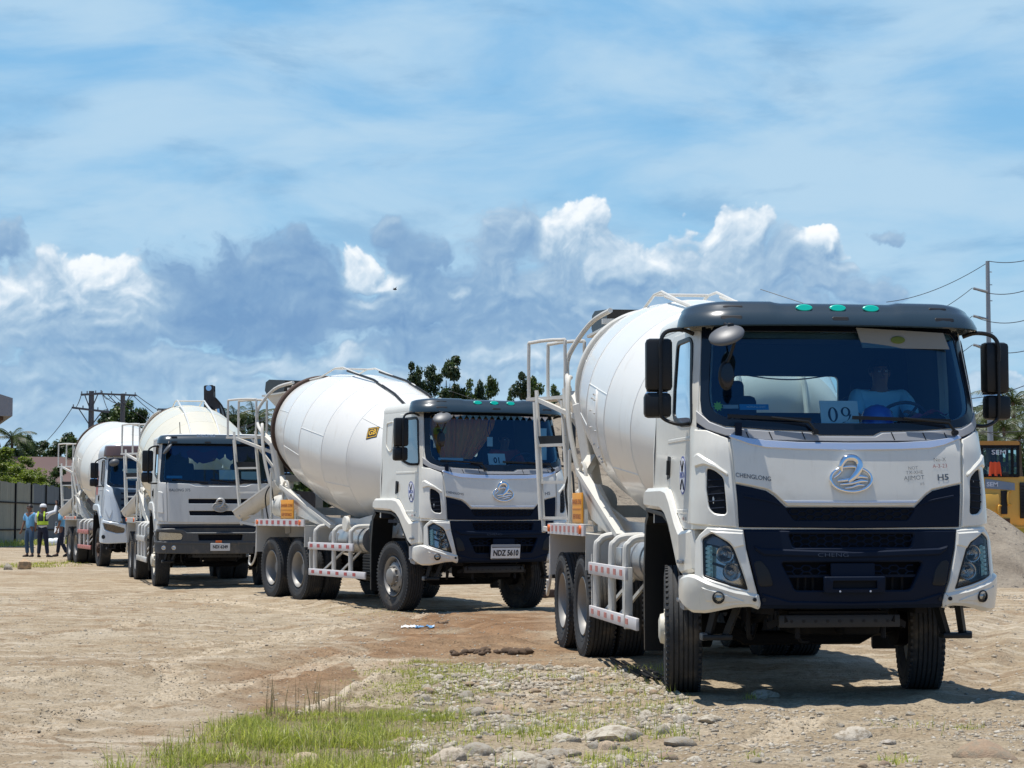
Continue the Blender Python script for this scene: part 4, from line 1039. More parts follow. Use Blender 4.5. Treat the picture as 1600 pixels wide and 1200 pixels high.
def mirror_set(root, s, x, y, z0, arm_top, arm_bot):
    """s side; tall mirror over a small square one on a bent arm"""
    m = MB(); yc = s*y
    m.box((x, yc, z0+.40), (.13, .215, .42), black_pl, (0, 0, s*.15), .035)
    m.box((x+.0, yc+s*.012, z0+.075), (.12, .22, .20), black_pl, (0, 0, s*.15), .035)
    mm = m.build('wing_mirror', root, 40)
    g = MB(); g.box((x-.070, yc, z0+.36), (.006, .17, .36), chrome, (0, 0, s*.15)); g.box((x-.066, yc+s*.01, z0+.10), (.006, .17, .16), chrome, (0, 0, s*.15)); g.build('mirror_glass', mm, 30)
    a = MB()
    a.tube([arm_top, Vector(arm_top)+Vector((.03, s*.10, .03)), (x+.07, yc-s*.05, z0+.66), (x+.09, yc, z0+.58), (x+.085, yc, z0+.45)], .017, black_pl, 8, smooth=5)
    a.tube([(x+.085, yc, z0+.45), (x+.08, yc, z0+.06), (x+.07, yc-s*.02, z0-.03), Vector(arm_bot)+Vector((.04, s*.10, -.01)), arm_bot], .015, black_pl, 8, smooth=4)
    a.build('mirror_arm', mm, 35)
def seats_and_dash(root, S, fl=1.35, dz=2.14, woodx=.6):
    m = MB(); m.box((.35, 0, fl), (1.6, 2.1, .05), int_dark)
    m.box((.45, 0, fl+.2), (1.2, .7, .4), int_dark, bev=.04); m.build('cab_floor', root, 30)
    for y in (-.62, .60):
        m = MB(); m.box((.30, y, 1.78), (.52, .50, .16), seat_m, bev=.05); m.box((.02, y, 2.15), (.14, .48, .66), seat_m, (0, -.12, 0), .05); m.box((-.03, y, 2.52), (.10, .28, .18), seat_m, (0, -.1, 0), .04); m.box((.3, y, 1.55), (.4, .4, .3), int_dark)
        m.build('seat', root, 35)
    m = MB()
    xa = lambda y: S(y, dz).x
    top = []; pts = [i*.1 for i in range(-10, 11)]
    vs = []
    for y in pts:
        xf = xa(y)-.05
        vs += [(xf, y, dz-.06), (xf-.06, y, dz-.015), (xf-.38, y, dz+.01), (xf-.46, y, dz-.04), (xf-.48, y, dz-.40)]
    fs = [(i*5+k, i*5+k+1, i*5+k+6, i*5+k+5) for i in range(len(pts)-1) for k in range(4)]
    m.add(vs, fs, int_dark)
    m.box((xa(.6)-.42, .62, dz+.03), (.16, .46, .10), int_dark, bev=.03)
    m.build('dashboard', root, 40)
    m = MB(); R = Matrix.Translation((xa(.6)-.50, .62, dz+.06)) @ Matrix.Rotation(math.radians(-55), 4, 'Y')
    m.tube([R @ Vector((.22*math.cos(a), .22*math.sin(a), 0)) for a in [2*PI*i/32 for i in range(33)]], .014, int_dark, 8, caps=False)
    for a in (0.5, 2.6, 4.7): m.tube([R @ Vector((0, 0, -.03)), R @ Vector((.22*math.cos(a), .22*math.sin(a), 0))], .012, int_dark, 6)
    m.ell(tuple(R @ Vector((0, 0, -.02))), (.06, .06, .05), int_dark, 12, 8); m.cyl(R @ Vector((0, 0, -.03)), (xa(.6)-.3, .62, dz-.3), .03, int_dark, 8)
    m.build('steering_wheel', root, 40)

def cab_shell(root, S, o):
    """shell with window openings, roof, rear wall, lining"""
    pt = o['cabpaint']; ztop = o.get('ztop', 3.0); xr = o.get('xr', -.48); zb = o.get('zb', 1.41)
    half = [(0, ztop), *[(-S.ux(x, ztop), ztop) for x in (.9, .6, .3, 0, xr)], *[(-S.ux(xr, z), z) for z in (2.6, 2.2, 1.9, 1.66)],
            *[(-S.ux(x, z), z) for x, z in ((0, 1.66), (.25, 1.62), (.5, 1.5), (.66, 1.4), (.80, zb-.05), (1.1, zb-.05))], (-.9, zb-.05), (0, zb-.05)]
    half = [half[0]]+half[1:]
    cut = o['ws_clear']
    win = rcorner([(-S.ux(x, z), z) for x, z in o['side_win']], .05)
    m = MB(); patch(m, S, symm(half), 0, pt, .035, [cut, win, mirror(win)], res=.085, edge=.004, back=int_grey)
    sh = m.build('cab_shell', root, 35)
    # roof crown and rear wall
    m = MB(); rings = []
    U = S.ux(xr, ztop); us = [U*math.sin(PI/2*k/24) for k in range(-24, 25)]
    base = [S(u, ztop, 0) for u in us]
    c = Vector((.3, 0, 0))
    vs = []
    crown = o.get('crown', [(1, 0), (1.0, .04), (.985, .09), (.95, .125), (.85, .145), (.5, .16), (0.02, .165)])
    for k, h in crown:
        for p in base: vs.append((c.x+(p.x-c.x)*(1-(1-k)*1.0), p.y*k, ztop+h))
    L = len(base); fs = [(i*L+j, i*L+j+1, (i+1)*L+j+1, (i+1)*L+j) for i in range(len(crown)-1) for j in range(L-1)]
    fs += [(i*L+L-1, i*L, (i+1)*L, (i+1)*L+L-1) for i in range(len(crown)-1)]
    m.add(vs, fs, pt); m.build('roof', root, 40)
    m = MB()
    hwt = lerp(S.HW, ztop); hwb = lerp(S.HW, 1.7)
    wall = [(-hwb, 1.40), (hwb, 1.40), (hwb, 2.0), (hwt, ztop), (-hwt, ztop), (-hwb, 2.0)]
    rw = rcorner([(-.47, 2.36), (.47, 2.36), (.47, 2.68), (-.47, 2.68)], .05)
    class Pl:
        def __call__(s, u, z, off=0): return Vector((xr+.012-off, u, z))
    patch(m, Pl(), wall, .0, pt, .04, [rw], res=.2, edge=0, back=int_dark); m.build('cab_rear_wall', root, 30)
    g = MB(); patch(g, Pl(), inset(rw, -.01), -.02, lens_glass, .004, res=.2, edge=0, rim=False); g.build('rear_window', root, 30)
    # ceiling
    m = MB(); m.prism([(xr+.05, ztop-.04), (S(0, ztop).x-.06, ztop-.04), (S(0, ztop).x-.06, ztop-.02), (xr+.05, ztop-.02)], -hwt+.08, hwt-.08, int_grey); m.build('headlining', root, 30)
    # door panels with seams, handle, window
    for s in (-1, 1):
        f = (lambda q: q) if s < 0 else mirror
        dm = MB(); door = rcorner([(-S.ux(x, z), z) for x, z in o['door']], .05)
        wh = rcorner([(-S.ux(x, z), z) for x, z in o['side_win']], .06)
        patch(dm, S, f(door), .010, pt, .012, [f(wh)], res=.085, edge=.005)
        if o.get('creases', True):
            for zz in (2.08, 1.50): strip(dm, S, f([(-S.ux(.15, zz), zz), (-S.ux(.98, zz), zz)]), .03, .014, pt, .01)
        d = dm.build('door', root, 35)
        b = MB(); rb = inset(wh, -.028); patch(b, S, f(rb), .016, black_pl, .012, [f(inset(wh, .012))], res=.1, edge=.004)
        b.build('window_seal', d, 35)
        g = MB(); patch(g, S, f(wh), .004, side_glass, .004, res=.12, edge=0, rim=False); g.build('window_glass', d, 40, fix=False)
        h = MB(); patch(h, S, f(rcorner([(-S.ux(x, z), z) for x, z in ((.15, 1.96), (.27, 1.95), (.27, 1.78), (.15, 1.76))], .02)), .014, slot_mat, .004, res=.1, edge=0)
        h.bar(S(s*S.ux(.25, 1.92), 1.92, .03), S(s*S.ux(.25, 1.80), 1.80, .03), .02, .03, black_pl); h.build('door_handle', d, 30)
    return sh
# --- swan shaped emblem (chrome) laid on a cab surface; k scales it
def emblem(root, S, u0, z0, k, mat, off=.03):
    m = MB()
    def T(pts, r, n=8, dz=0): m.tube([S(u0+p[0]*k, z0+p[1]*k, off+.014+dz) for p in pts], [q*k for q in r] if isinstance(r, list) else r*k, mat, n, smooth=3)
    m.tube([S(u0+.175*k*math.cos(a), z0+.105*k*math.sin(a), off+.012) for a in [2*PI*i/48 for i in range(49)]], .014*k, mat, 8, caps=False)
    T([(-.075, .065), (-.085, .11), (-.05, .165), (0, .18), (.05, .165), (.075, .12), (.06, .07), (.02, .02), (-.03, -.02)], [.012, .022, .030, .032, .032, .034, .034, .030, .014], 10, .006)
    T([(-.12, -.015), (-.03, -.005), (.06, .022), (.14, .012)], [.010, .018, .022, .008])
    T([(-.10, -.045), (0, -.035), (.08, -.015), (.14, -.02)], [.008, .014, .018, .008])
    T([(-.06, -.075), (0, -.068), (.06, -.048), (.11, -.052)], [.006, .010, .014, .006])
    T([(-.15, .01), (-.10, .05), (-.075, .09)], [.008, .014, .012])
    return m.build('emblem', root, 60)

def honeycomb(mb, S, poly, off, cell, r, mat):
    """hexagonal mesh of thin ribs clipped to poly"""
    us = [p[0] for p in poly]; zs = [p[1] for p in poly]; dx = cell*1.5; dz = cell*math.sqrt(3)*.62
    i = 0; u = min(us)
    while u < max(us)+dx:
        z = min(zs)+(dz/2 if i % 2 else 0)
        while z < max(zs)+dz:
            hx = [(u+cell*math.cos(a), z+cell*.62*math.sin(a)) for a in [PI/3*k for k in range(6)]]
            for k in (0, 1, 2):
                a, b = hx[k], hx[k+1]
                c = ((a[0]+b[0])/2, (a[1]+b[1])/2)
                if bool(inpoly(np.array(c[0]), np.array(c[1]), poly)): mb.tube([S(a[0], a[1], off), S(b[0], b[1], off)], r, mat, 4, caps=False)
            z += dz
        u += dx; i += 1

def oval_logo(root, S, x, z, s=-1):
    m = MB(); f = (lambda q: q) if s < 0 else mirror
    u = -S.ux(x, z); rx, rz = .115, .155
    patch(m, S, f(ellipse(u, z, rx, rz)), .0125, blue_dec, .002, res=.1, edge=0)
    patch(m, S, f(ellipse(u, z, rx*.86, rz*.90)), .0145, white_dec, .002, res=.1, edge=0)
    for sg in (1, -1):
        for k in (-1, 1):
            P = [(u+k*.052, z+sg*.115), (u+k*.014, z+sg*.058), (u+k*.010, z+sg*.030)]
            if sg < 0: P = [(u+k*.055, z-.115), (u+k*.040, z-.075), (u+k*.010, z-.035)]
            m.tube([S(*(p if s < 0 else (-p[0], p[1])), .0165) for p in P], .0065, ink, 5)
        m.tube([S(*((u-.02, z+sg*.05) if s < 0 else (-u-.02, z+sg*.05)), .0165), S(*((u+.02, z+sg*.05) if s < 0 else (-u+.02, z+sg*.05)), .0165)], .005, ink, 5)
    ptext(m, S, 'BECA', u if s < 0 else -u, z, .06, blue_dec, .0165, .002, 1.1)
    m.build('door_logo', root, 30)

bump_txt = principled('faint_raised_lettering', (.10, .12, .16), .3, var=0)
# --- cab type 1: wide faced modern cab
S1 = Surf([(.6, 1.36), (.75, 1.42), (.95, 1.46), (1.36, 1.43), (1.6, 1.43), (2.0, 1.38), (2.1, 1.34), (2.95, 1.08), (3.15, 1.0)],
          [(.6, 1.2), (.9, 1.22), (1.36, 1.19), (2.0, 1.165), (2.5, 1.15), (2.95, 1.12), (3.15, 1.09)], .27, .07)
def sweep(mb, S, prof, us, mat, ends=True, zf=None, of=None):
    """prof: (offset, z) section swept along the girth"""
    vs = []; n = len(prof)
    for u in us:
        k = of(u) if of else 1
        for (f, z) in prof: vs.append(S(u, z+(zf(u, z) if zf else 0), f*k))
    fs = [(i*n+j, i*n+(j+1) % n, (i+1)*n+(j+1) % n, (i+1)*n+j) for i in range(len(us)-1) for j in range(n)]
    if ends: fs += [tuple(range(n)), tuple((len(us)-1)*n+j for j in range(n))[::-1]]
    mb.add(vs, fs, mat)
def frange(a, b, n): return [a+(b-a)*i/(n-1) for i in range(n)]

WSO = symm([(0, 3.0), (-1.085, 3.0), (-1.125, 2.60), (-1.15, 2.38), (-1.145, 2.28), (-1.09, 2.215), (-.96, 2.165), (-.60, 2.135), (-.28, 2.125), (-.215, 2.095), (0, 2.095)])
WSC = rcorner(symm([(0, 2.93), (-1.00, 2.93), (-1.065, 2.42), (-1.05, 2.285), (-.93, 2.225), (-.6, 2.20), (-.25, 2.19), (0, 2.19)]), .07)
def front_cab1(root, o):
    S = S1
    # windscreen: black printed border and tinted pane
    b = MB(); patch(b, S, WSO, .012, frit, .012, [WSC], res=.07, edge=.003); b.build('windscreen_border', root, 40)
    g = MB(); patch(g, S, inset(WSC, -.01), .006, ws_glass, .004, res=.08, edge=0, rim=False); g.build('windscreen', root, 60, fix=False)
    # cowl panel under the glass
    m = MB()
    cow = symm([(0, 2.085), (-.23, 2.085), (-.29, 2.115), (-.62, 2.127), (-.95, 2.15), (-1.07, 2.20), (-1.14, 2.26), (-1.20, 2.30), (-1.20, 2.20), (-1.10, 2.14), (-.96, 2.09), (-.66, 2.055), (0, 2.045)])
    patch(m, S, cow, .020, grey_pl, .02, res=.05, edge=.006)
    for u in (-.80, -.62, -.36, .36, .62, .80): m.bar(S(u, 2.12, .022), S(u+.02, 2.06, .022), .006, .006, slot_mat)
    m.build('cowl_panel', root, 35)
    m = MB(); gk = symm([(0, 2.058), (-.66, 2.066), (-.95, 2.105), (-1.09, 2.155), (-1.205, 2.262), (-1.215, 2.165), (-1.0, 2.085), (-.95, 2.07), (-.66, 2.015), (0, 2.01)])
    patch(m, S, gk, .012, navy_pl, .02, res=.06, edge=.004); m.build('cowl_gasket', root, 35)
    # wipers
    for u0, u1, z1 in ((-.26, -.93, 2.245), (.88, .05, 2.235)):
        w = MB(); w.tube([S(u0, 2.13, .05), S(u0-.05, 2.20, .06), S((u0+u1)/2, 2.235, .055)], [.014, .012, .008], black_pl, 6)
        w.bar(S(u0-.02, 2.215, .035), S(u1, z1, .035), .012, .028, black_pl); w.cyl(S(u0, 2.12, .02), S(u0, 2.12, .07), .022, black_pl, 10)
        w.build('wiper', root, 35)
    w = MB(); w.box(tuple(S(-.86, 2.14, .035)), (.03, .05, .10), navy_pl); w.build('wiper_stop', root, 30)
    # bonnet panel with silver mouldings
    hood = symm([(0, 2.032), (-.40, 2.036), (-.66, 2.052), (-.80, 2.072), (-.925, 2.100), (-.912, 1.90), (-.905, 1.722), (-.78, 1.697), (-.66, 1.672), (-.60, 1.632), (-.505, 1.543), (0, 1.538)])
    m = MB(); patch(m, S, hood, .026, o['paint'], .03, res=.07, edge=.008); h = m.build('bonnet_panel', root, 40)
    m = MB(); top = [(0, 2.036), (-.40, 2.040), (-.66, 2.056), (-.80, 2.075), (-.915, 2.103), (-.935, 2.078), (-.78, 2.020), (-.66, 1.995), (-.40, 1.982), (0, 1.976)]
    patch(m, S, symm(top), .036, satin, .02, res=.06, edge=.005); patch(m, S, symm([(0, 1.580), (-.535, 1.583), (-.515, 1.563), (0, 1.560)]), .032, satin, .01, res=.08, edge=.003); m.build('silver_trim', h, 35)
    emblem(h, S, 0, 1.75, .93, chrome)
    m = MB(); ptext(m, S, 'CHENGLONG', -.765, 1.765, .048, ink_grey, .0285, .0006, .92, 1, -.12); m.build('lettering', h, 30)
    m = MB(); ptext(m, S, 'H5', .755, 1.765, .065, ink_grey, .0285, .0015, 1.25, 1, .06); m.build('model_lettering', h, 30)
    m = MB()
    if o.get('scrawl'):
        for tx, u, z, sz, mt in (('No-X', .735, 1.905, .042, ink_grey), ('A-3-23', .735, 1.855, .042, ink_red), ('NOT', .51, 1.838, .036, ink_grey), ('TX-XHE', .52, 1.803, .038, ink_grey), ('AJIMOT', .515, 1.76, .048, ink_grey), ('#5', .58, 1.715, .034, ink_grey)):
            ptext(m, S, tx, u, z, sz, mt, .0285, -.0006, 1.05, 1, .05)
        m.build('handwriting', h, 30)
    # corner panels with air vents
    for s in (-1, 1):
        f = (lambda q: q) if s < 0 else mirror
        ub = S.ux(1.12, 1.38)
        cp = [(-1.235, 2.145), (-1.10, 2.135), (-.945, 2.068), (-.932, 1.90), (-.922, 1.70), (-.900, 1.378), (-1.05, 1.385), (-1.15, 1.392), (-ub, 1.40), (-S.ux(1.08, 1.7), 1.7)]
        vt = rcorner([(-1.125, 1.838), (-1.06, 1.82), (-.990, 1.762), (-.972, 1.472), (-1.07, 1.482), (-1.115, 1.53), (-1.135, 1.66)], .035)
        m = MB(); patch(m, S, f(cp), .020, o['paint'], .03, [f(vt)], res=.06, edge=.008)
        # raised brow over the vent
        br = [(-1.26, 1.93), (-1.20, 1.96), (-1.05, 1.875), (-.955, 1.80), (-.955, 1.77), (-1.06, 1.835), (-1.14, 1.862), (-1.24, 1.84)]
        patch(m, S, f(rcorner(br, .02)), .036, o['paint'], .02, res=.05, edge=.014)
        p = m.build('corner_panel', root, 45)
        v = MB(); patch(v, S, f(inset(vt, -.012)), .004, navy_deep, .01, res=.08, edge=0)
        for k in range(5): z = 1.53+.055*k; v.tube([S(s*1.12, z-.01, .008), S(s*.99, z, .008)], .006, navy_pl, 6)
        v.build('air_vent', p, 35)
    # dark lower grille panel
    m = MB()
    lower = symm([(0, 1.528), (-.515, 1.530), (-.61, 1.620), (-.67, 1.660), (-.78, 1.686), (-.900, 1.710), (-.882, 1.378), (0, 1.368)])
    mesh = rcorner([(-.52, 1.522), (.52, 1.522), (.455, 1.43), (-.455, 1.43)], .02)
    patch(m, S, lower, .016, navy_pl, .03, [mesh], res=.07, edge=.006)
    strip(m, S, [(-.84, 1.62), (-.66, 1.585), (-.55, 1.55)], .02, .022, navy_pl); strip(m, S, [(.84, 1.62), (.66, 1.585), (.55, 1.55)], .02, .022, navy_pl)
    p = m.build('grille_panel', root, 40)
    g = MB(); patch(g, S, inset(mesh, -.01), .003, navy_deep, .01, res=.1, edge=0); honeycomb(g, S, mesh, .010, .042, .0055, navy_pl); g.build('grille_mesh', p, 30)
    # bumper: dark centre, white corners
    m = MB(); SB = S
    bump = symm([(0, 1.352), (-.50, 1.354), (-.855, 1.356), (-.83, 1.22), (-.735, .86), (-.735, .775), (-.72, .752), (0, .748)])
    mesh2 = rcorner([(-.50, 1.325), (.50, 1.325), (.47, 1.222), (-.47, 1.222)], .02)
    low = rcorner([(-.565, 1.108), (.565, 1.108), (.46, .890), (-.46, .890)], .03)
    patch(m, SB, bump, .030, navy_pl, .05, [mesh2, low], res=.07, edge=.012)
    patch(m, SB, rcorner(symm([(0, 1.19), (-.70, 1.215), (-.775, 1.235), (-.76, 1.20), (-.70, 1.16), (0, 1.14)]), .01), .048, navy_pl, .03, res=.06, edge=.012)
    patch(m, SB, rcorner(symm([(0, .80), (-.5, .81), (-.715, .87), (-.72, .77), (0, .762)]), .01), .044, navy_pl, .02, res=.07, edge=.012)
    for s in (-1, 1):
        f = (lambda q: q) if s < 0 else mirror
        patch(m, SB, f(rcorner([(-.78, 1.115), (-.72, 1.125), (-.66, 1.05), (-.63, .925), (-.74, .92)], .03)), .036, black_pl, .01, res=.07, edge=.005)
        m.cyl(SB(s*.70, .82, .03), SB(s*.70, .82, .052), .016, slot_mat, 12)
    ptext(m, S, 'CHENG', -.16, 1.163, .045, bump_txt, .051, -.0012, 1.6)
    p = m.build('bumper', root, 40)
    g = MB(); patch(g, S, inset(mesh2, -.01), -.03, navy_deep, .01, res=.1, edge=0); honeycomb(g, S, mesh2, .010, .042, .0055, navy_pl)
    patch(g, S, inset(low, -.06), -.10, navy_deep, .01, res=.1, edge=0)
    for ua, ub in ((-.50, -.20), (.20, .50)):
        honeycomb(g, S, [(ua, 1.09), (ub, 1.09), (ub, 1.01), (ua, 1.01)], .0, .045, .006, navy_pl)
    g.bar(S(-.52, 1.0, -.02), S(.52, 1.0, -.02), .03, .02, navy_pl)
    for u in (-.42, -.36, -.30, .28, .34, .42): g.cyl(S(u, .99, -.06), S(u, .89, -.06), .012, under, 6)
    g.build('bumper_mesh', p, 30)
    g = MB(); patch(g, S, rcorner([(-.175, 1.10), (.175, 1.10), (.175, .99), (-.175, .99)], .01), .022, navy_pl, .02, res=.1, edge=.004)
    fr_ = rcorner([(-.24, .998), (.24, .998), (.24, .872), (-.24, .872)], .012); hole = rcorner([(-.175, .965), (.175, .965), (.175, .905), (-.175, .905)], .01)
    patch(g, S, fr_, .075, navy_pl, .05, [hole], res=.1, edge=.006); g.box(tuple(S(0, .935, .03)), (.02, .36, .08), navy_deep)
    for u in (-.12, .12): g.cyl(S(u, .885, .074), S(u, .885, .084), .008, satin, 8)
    g.build('plate_holder', p, 30)
    if o.get('plate'):
        n = MB(); patch(n, S, rcorner([(-.235, 1.005), (.235, 1.005), (.235, .80), (-.235, .80)], .015), .088, plate_m, .008, res=.1, edge=.002)
        patch(n, S, rcorner([(-.235, 1.012), (.235, 1.012), (.235, .975), (-.235, .975)], .01), .092, grey_pl, .004, res=.1, edge=.002)
        for (u, z, a, b) in ((0, .807, .225, .004), (0, .97, .225, .004)): patch(n, S, [(u-a, z-b), (u+a, z-b), (u+a, z+b), (u-a, z+b)], .0905, ink, .002, res=.2, edge=0)
        ptext(n, S, o['plate'], 0, .885, .115, ink, .0915, .004, .80); n.build('number_plate', root, 30)
    # white bumper corners, lamps
    for s in (-1, 1):
        f = (lambda q: q) if s < 0 else mirror
        hl = rcorner([(-1.085, 1.332), (-1.02, 1.305), (-.935, 1.235, .06), (-.875, 1.06), (-.822, .892), (-.95, .925), (-1.08, .968), (-1.162, .998), (-1.165, 1.285)], .02)
        sur = [(-.852, 1.357), (-.98, 1.368), (-1.12, 1.376), (-1.19, 1.32), (-1.235, 1.27), (-1.245, .995), (-1.10, .945), (-.93, .885), (-.748, .855), (-.78, .96), (-.835, 1.21)]
        m = MB(); patch(m, S, f(sur), .034, o['paint'], .05, [f(hl)], res=.05, edge=.010)
        patch(m, S, f([(-.855, 1.335), (-1.10, 1.35), (-1.05, 1.315), (-.96, 1.26), (-.93, 1.215), (-.845, 1.235)]), .044, o['paint'], .02, res=.05, edge=.010)
        xl = -S.ux(.98, .9)
        lowc = rcorner([(-.742, .862, .01), (-.93, .895), (-1.10, .955), (-1.21, 1.005), (-1.28, 1.015), (xl, .98), (xl, .80), (-1.24, .715), (-1.12, .715), (-.92, .762), (-.80, .768), (-.735, .742), (-.722, .79)], .02)
        patch(m, S, f(lowc), .055, o['paint'], .07, res=.05, edge=.022)
        patch(m, S, f(rcorner([(-1.17, .93), (-1.05, .895), (-.86, .825), (-.84, .795), (-1.0, .79), (-1.13, .80)], .02)), .062, o['paint'], .02, res=.05, edge=.016)
        p = m.build('bumper_corner', root, 45)
        t = MB(); t.cyl(S(s*.775, .822, .05), S(s*.775, .822, .070), .015, slot_mat, 12)
        t.build('towing_eye_hole', p, 30)
        g = MB(); patch(g, S, f(inset(hl, -.006)), -.055, lamp_refl, .01, res=.05, edge=0)
        patch(g, S, f(hl), .026, black_pl, .075, [f(inset(hl, .016))], res=.08, edge=.003)
        hb = g.build('headlight', root, 35)
        r = MB()
        for (u, z, rr) in ((-1.00, 1.17, .060), (-.945, 1.035, .062)):
            c = S(s*-u*1.0 if s > 0 else u, z, -.03); n = (S(u if s < 0 else -u, z, .1)-S(u if s < 0 else -u, z, 0)).normalized()
            n = Vector((1, 0, 0)).lerp(n, .3).normalized(); Q = n.to_track_quat('Y', 'Z').to_matrix().to_4x4()
            r.lathe([(.0, -.02), (.02, -.018), (rr*.6, .0), (rr, .035), (rr+.006, .037), (rr+.01, .02)], lamp_refl, 28, Matrix.Translation(c) @ Q); r.ell((0, 0, 0), (.018, .03, .018), chrome, 12, 8, Matrix.Translation(c) @ Q)
        for k in range(3): z = 1.10+k*.07; r.bar(S((-1.10 if s < 0 else 1.10), z, -.01), S((-.93 if s < 0 else .93), z-.05, -.01), .008, .02, black_pl)
        patch(r, S, f([(-1.15, 1.30), (-1.09, 1.325), (-1.0, 1.28), (-.945, 1.225), (-1.0, 1.225), (-1.10, 1.245), (-1.15, 1.25)]), -.004, slot_grey, .01, res=.05, edge=0)
        r.build('lamp_bowl', hb, 35)
        l = MB()
        for k in range(7): z = 1.015+.033*k; c = S(s*1.125, z, .0); l.box(tuple(c), (.03, .045, .026), led, (0, 0, s*.9), .006)
        patch(l, S, f([(-1.152, 1.00), (-1.10, .99), (-1.10, 1.235), (-1.152, 1.235)]), -.012, led, .004, res=.1, edge=0)
        l.build('daytime_lamp', hb, 35)
        q = MB(); patch(q, S, f(inset(hl, .008)), .024, lens_glass, .003, res=.06, edge=0, rim=False); q.build('lamp_lens', hb, 40, fix=False)
        u = -1.035*(-s); c = S(u, .838, .052); n = (S(u, .838, .1)-S(u, .838, 0)).normalized(); Q = n.to_track_quat('Y', 'Z').to_matrix().to_4x4()
        k = MB(); k.lathe([(.046, -.01), (.048, .018), (.040, .022), (.036, .006), (.0, .002)], black_pl, 24, Matrix.Translation(c) @ Q); k.lathe([(.034, .004), (.02, .012), (0, .014)], lamp_refl, 20, Matrix.Translation(c) @ Q)
        k.lathe([(.038, .012), (0, .017)], lens_glass, 20, Matrix.Translation(c) @ Q)
        k.build('fog_lamp', root, 35)
    # sun visor: swept section with raised wings, slots, marker lamps
    m = MB()
    def zf(u, z):
        a = abs(u); 
        if z < 3.05: return -.012*(a/1.2)**2
        w = .014 if .52 < a < .9 else (0 if a < .46 else (.014*(a-.46)/.06 if a <= .52 else .014-.07*(a-.9)))
        return w
    def of(u): a = abs(u); return 1 if a < 1.05 else max(.25, 1-.75*((a-1.05)/.30)**2)
    us = frange(-1.36, 1.36, 69)
    prof = [(.155, 2.965), (.172, 2.975), (.178, 2.995), (.160, 3.05), (.140, 3.085), (.132, 3.092), (.118, 3.125), (.085, 3.152), (.03, 3.165), (-.10, 3.165), (-.12, 3.12), (.02, 3.08), (.10, 3.04), (.125, 2.985)]
    sweep(m, S, prof, us, vis_mat, True, zf, of); v = m.build('sun_visor', root, 40)
    d = MB()
    for u, z, off in ((-.84, 3.03, .166), (-.82, 3.118, .122), (0.0, 3.025, .168), (.84, 3.03, .166), (.82, 3.118, .122)):
        patch(d, S, rcorner([(u-.065, z-.016), (u+.065, z-.016), (u+.065, z+.016), (u-.065, z+.016)], .016), off+.006, slot_mat, .03, res=.1, edge=.003)
    d.build('visor_slot', v, 30)
    for u in (-.27, 0, .27):
        c = MB(); patch(c, S, ellipse(u, 3.118, .066, .028), .138, teal, .04, res=.1, edge=.006); c.build('marker_lamp', v, 40)
    # mirrors
    for s in (-1, 1): mirror_set(root, s, .87, 1.40, 2.27, (S(0, 2.9).x-.20, s*1.12, 2.92), (.95, s*1.17, 2.20))
    k = MB()   # kerb mirror under the visor, nearside
    k.tube([(1.22, -.94, 2.97), (1.34, -.94, 2.95), (1.38, -.95, 2.90)], .014, black_pl, 8); k.box((1.37, -.93, 2.935), (.03, .05, .06), black_pl, bev=.008)
    M = Matrix.Translation((1.40, -.97, 2.865)) @ Matrix.Rotation(.36, 4, 'X') @ Matrix.Rotation(.60, 4, 'Y')
    k.ell((0, 0, 0), (.12, .145, .045), grey_dk, 28, 12, M); k.build('kerb_mirror', root, 60)
    k = MB(); k.tube([(1.40, -.90, 2.84), (1.36, -.93, 2.72), (1.35, -.96, 2.66)], .014, black_pl, 8, smooth=4)
    k.ell((1.34, -.96, 2.555), (.035, .065, .115), black_pl, 20, 12); k.ell((1.372, -.96, 2.555), (.006, .050, .095), frit, 20, 10); k.build('round_mirror', root, 60)
    # steps and arches low on the cab
    arches_and_steps(root, o)
    seats_and_dash(root, S)
    # roof details
    m = MB(); m.cyl((.75, -.72, 3.10), (.75, -.72, 3.18), .045, o['paint'], 16); m.ell((.75, -.72, 3.18), (.045, .045, .02), o['paint'], 16, 6)
    m.tube([(.80, .0, 3.14), (.70, -.12, 3.19), (.45, -.45, 3.34)], .003, black_pl, 5); m.build('roof_aerial', root, 40)
    for s in (-1, 1):
        oval_logo(root, S, .76, 1.79, s)
        m = MB(); u = s*S.ux(.87, 1.44); ptext(m, S, 'H5', u-.035*1, 1.44, .045, ink_red, .013, 0, 1.1); ptext(m, S, '385', u+.05, 1.44, .04, ink_grey, .013, 0, 1.0); m.build('door_badge', root, 30)
slot_grey = principled('smoked_lamp_cover', (.16, .17, .21), .2, coat=.5, var=.1, vscale=30)
grey_dk = principled('grey_mirror_housing', (.10, .105, .11), .45, var=.05)

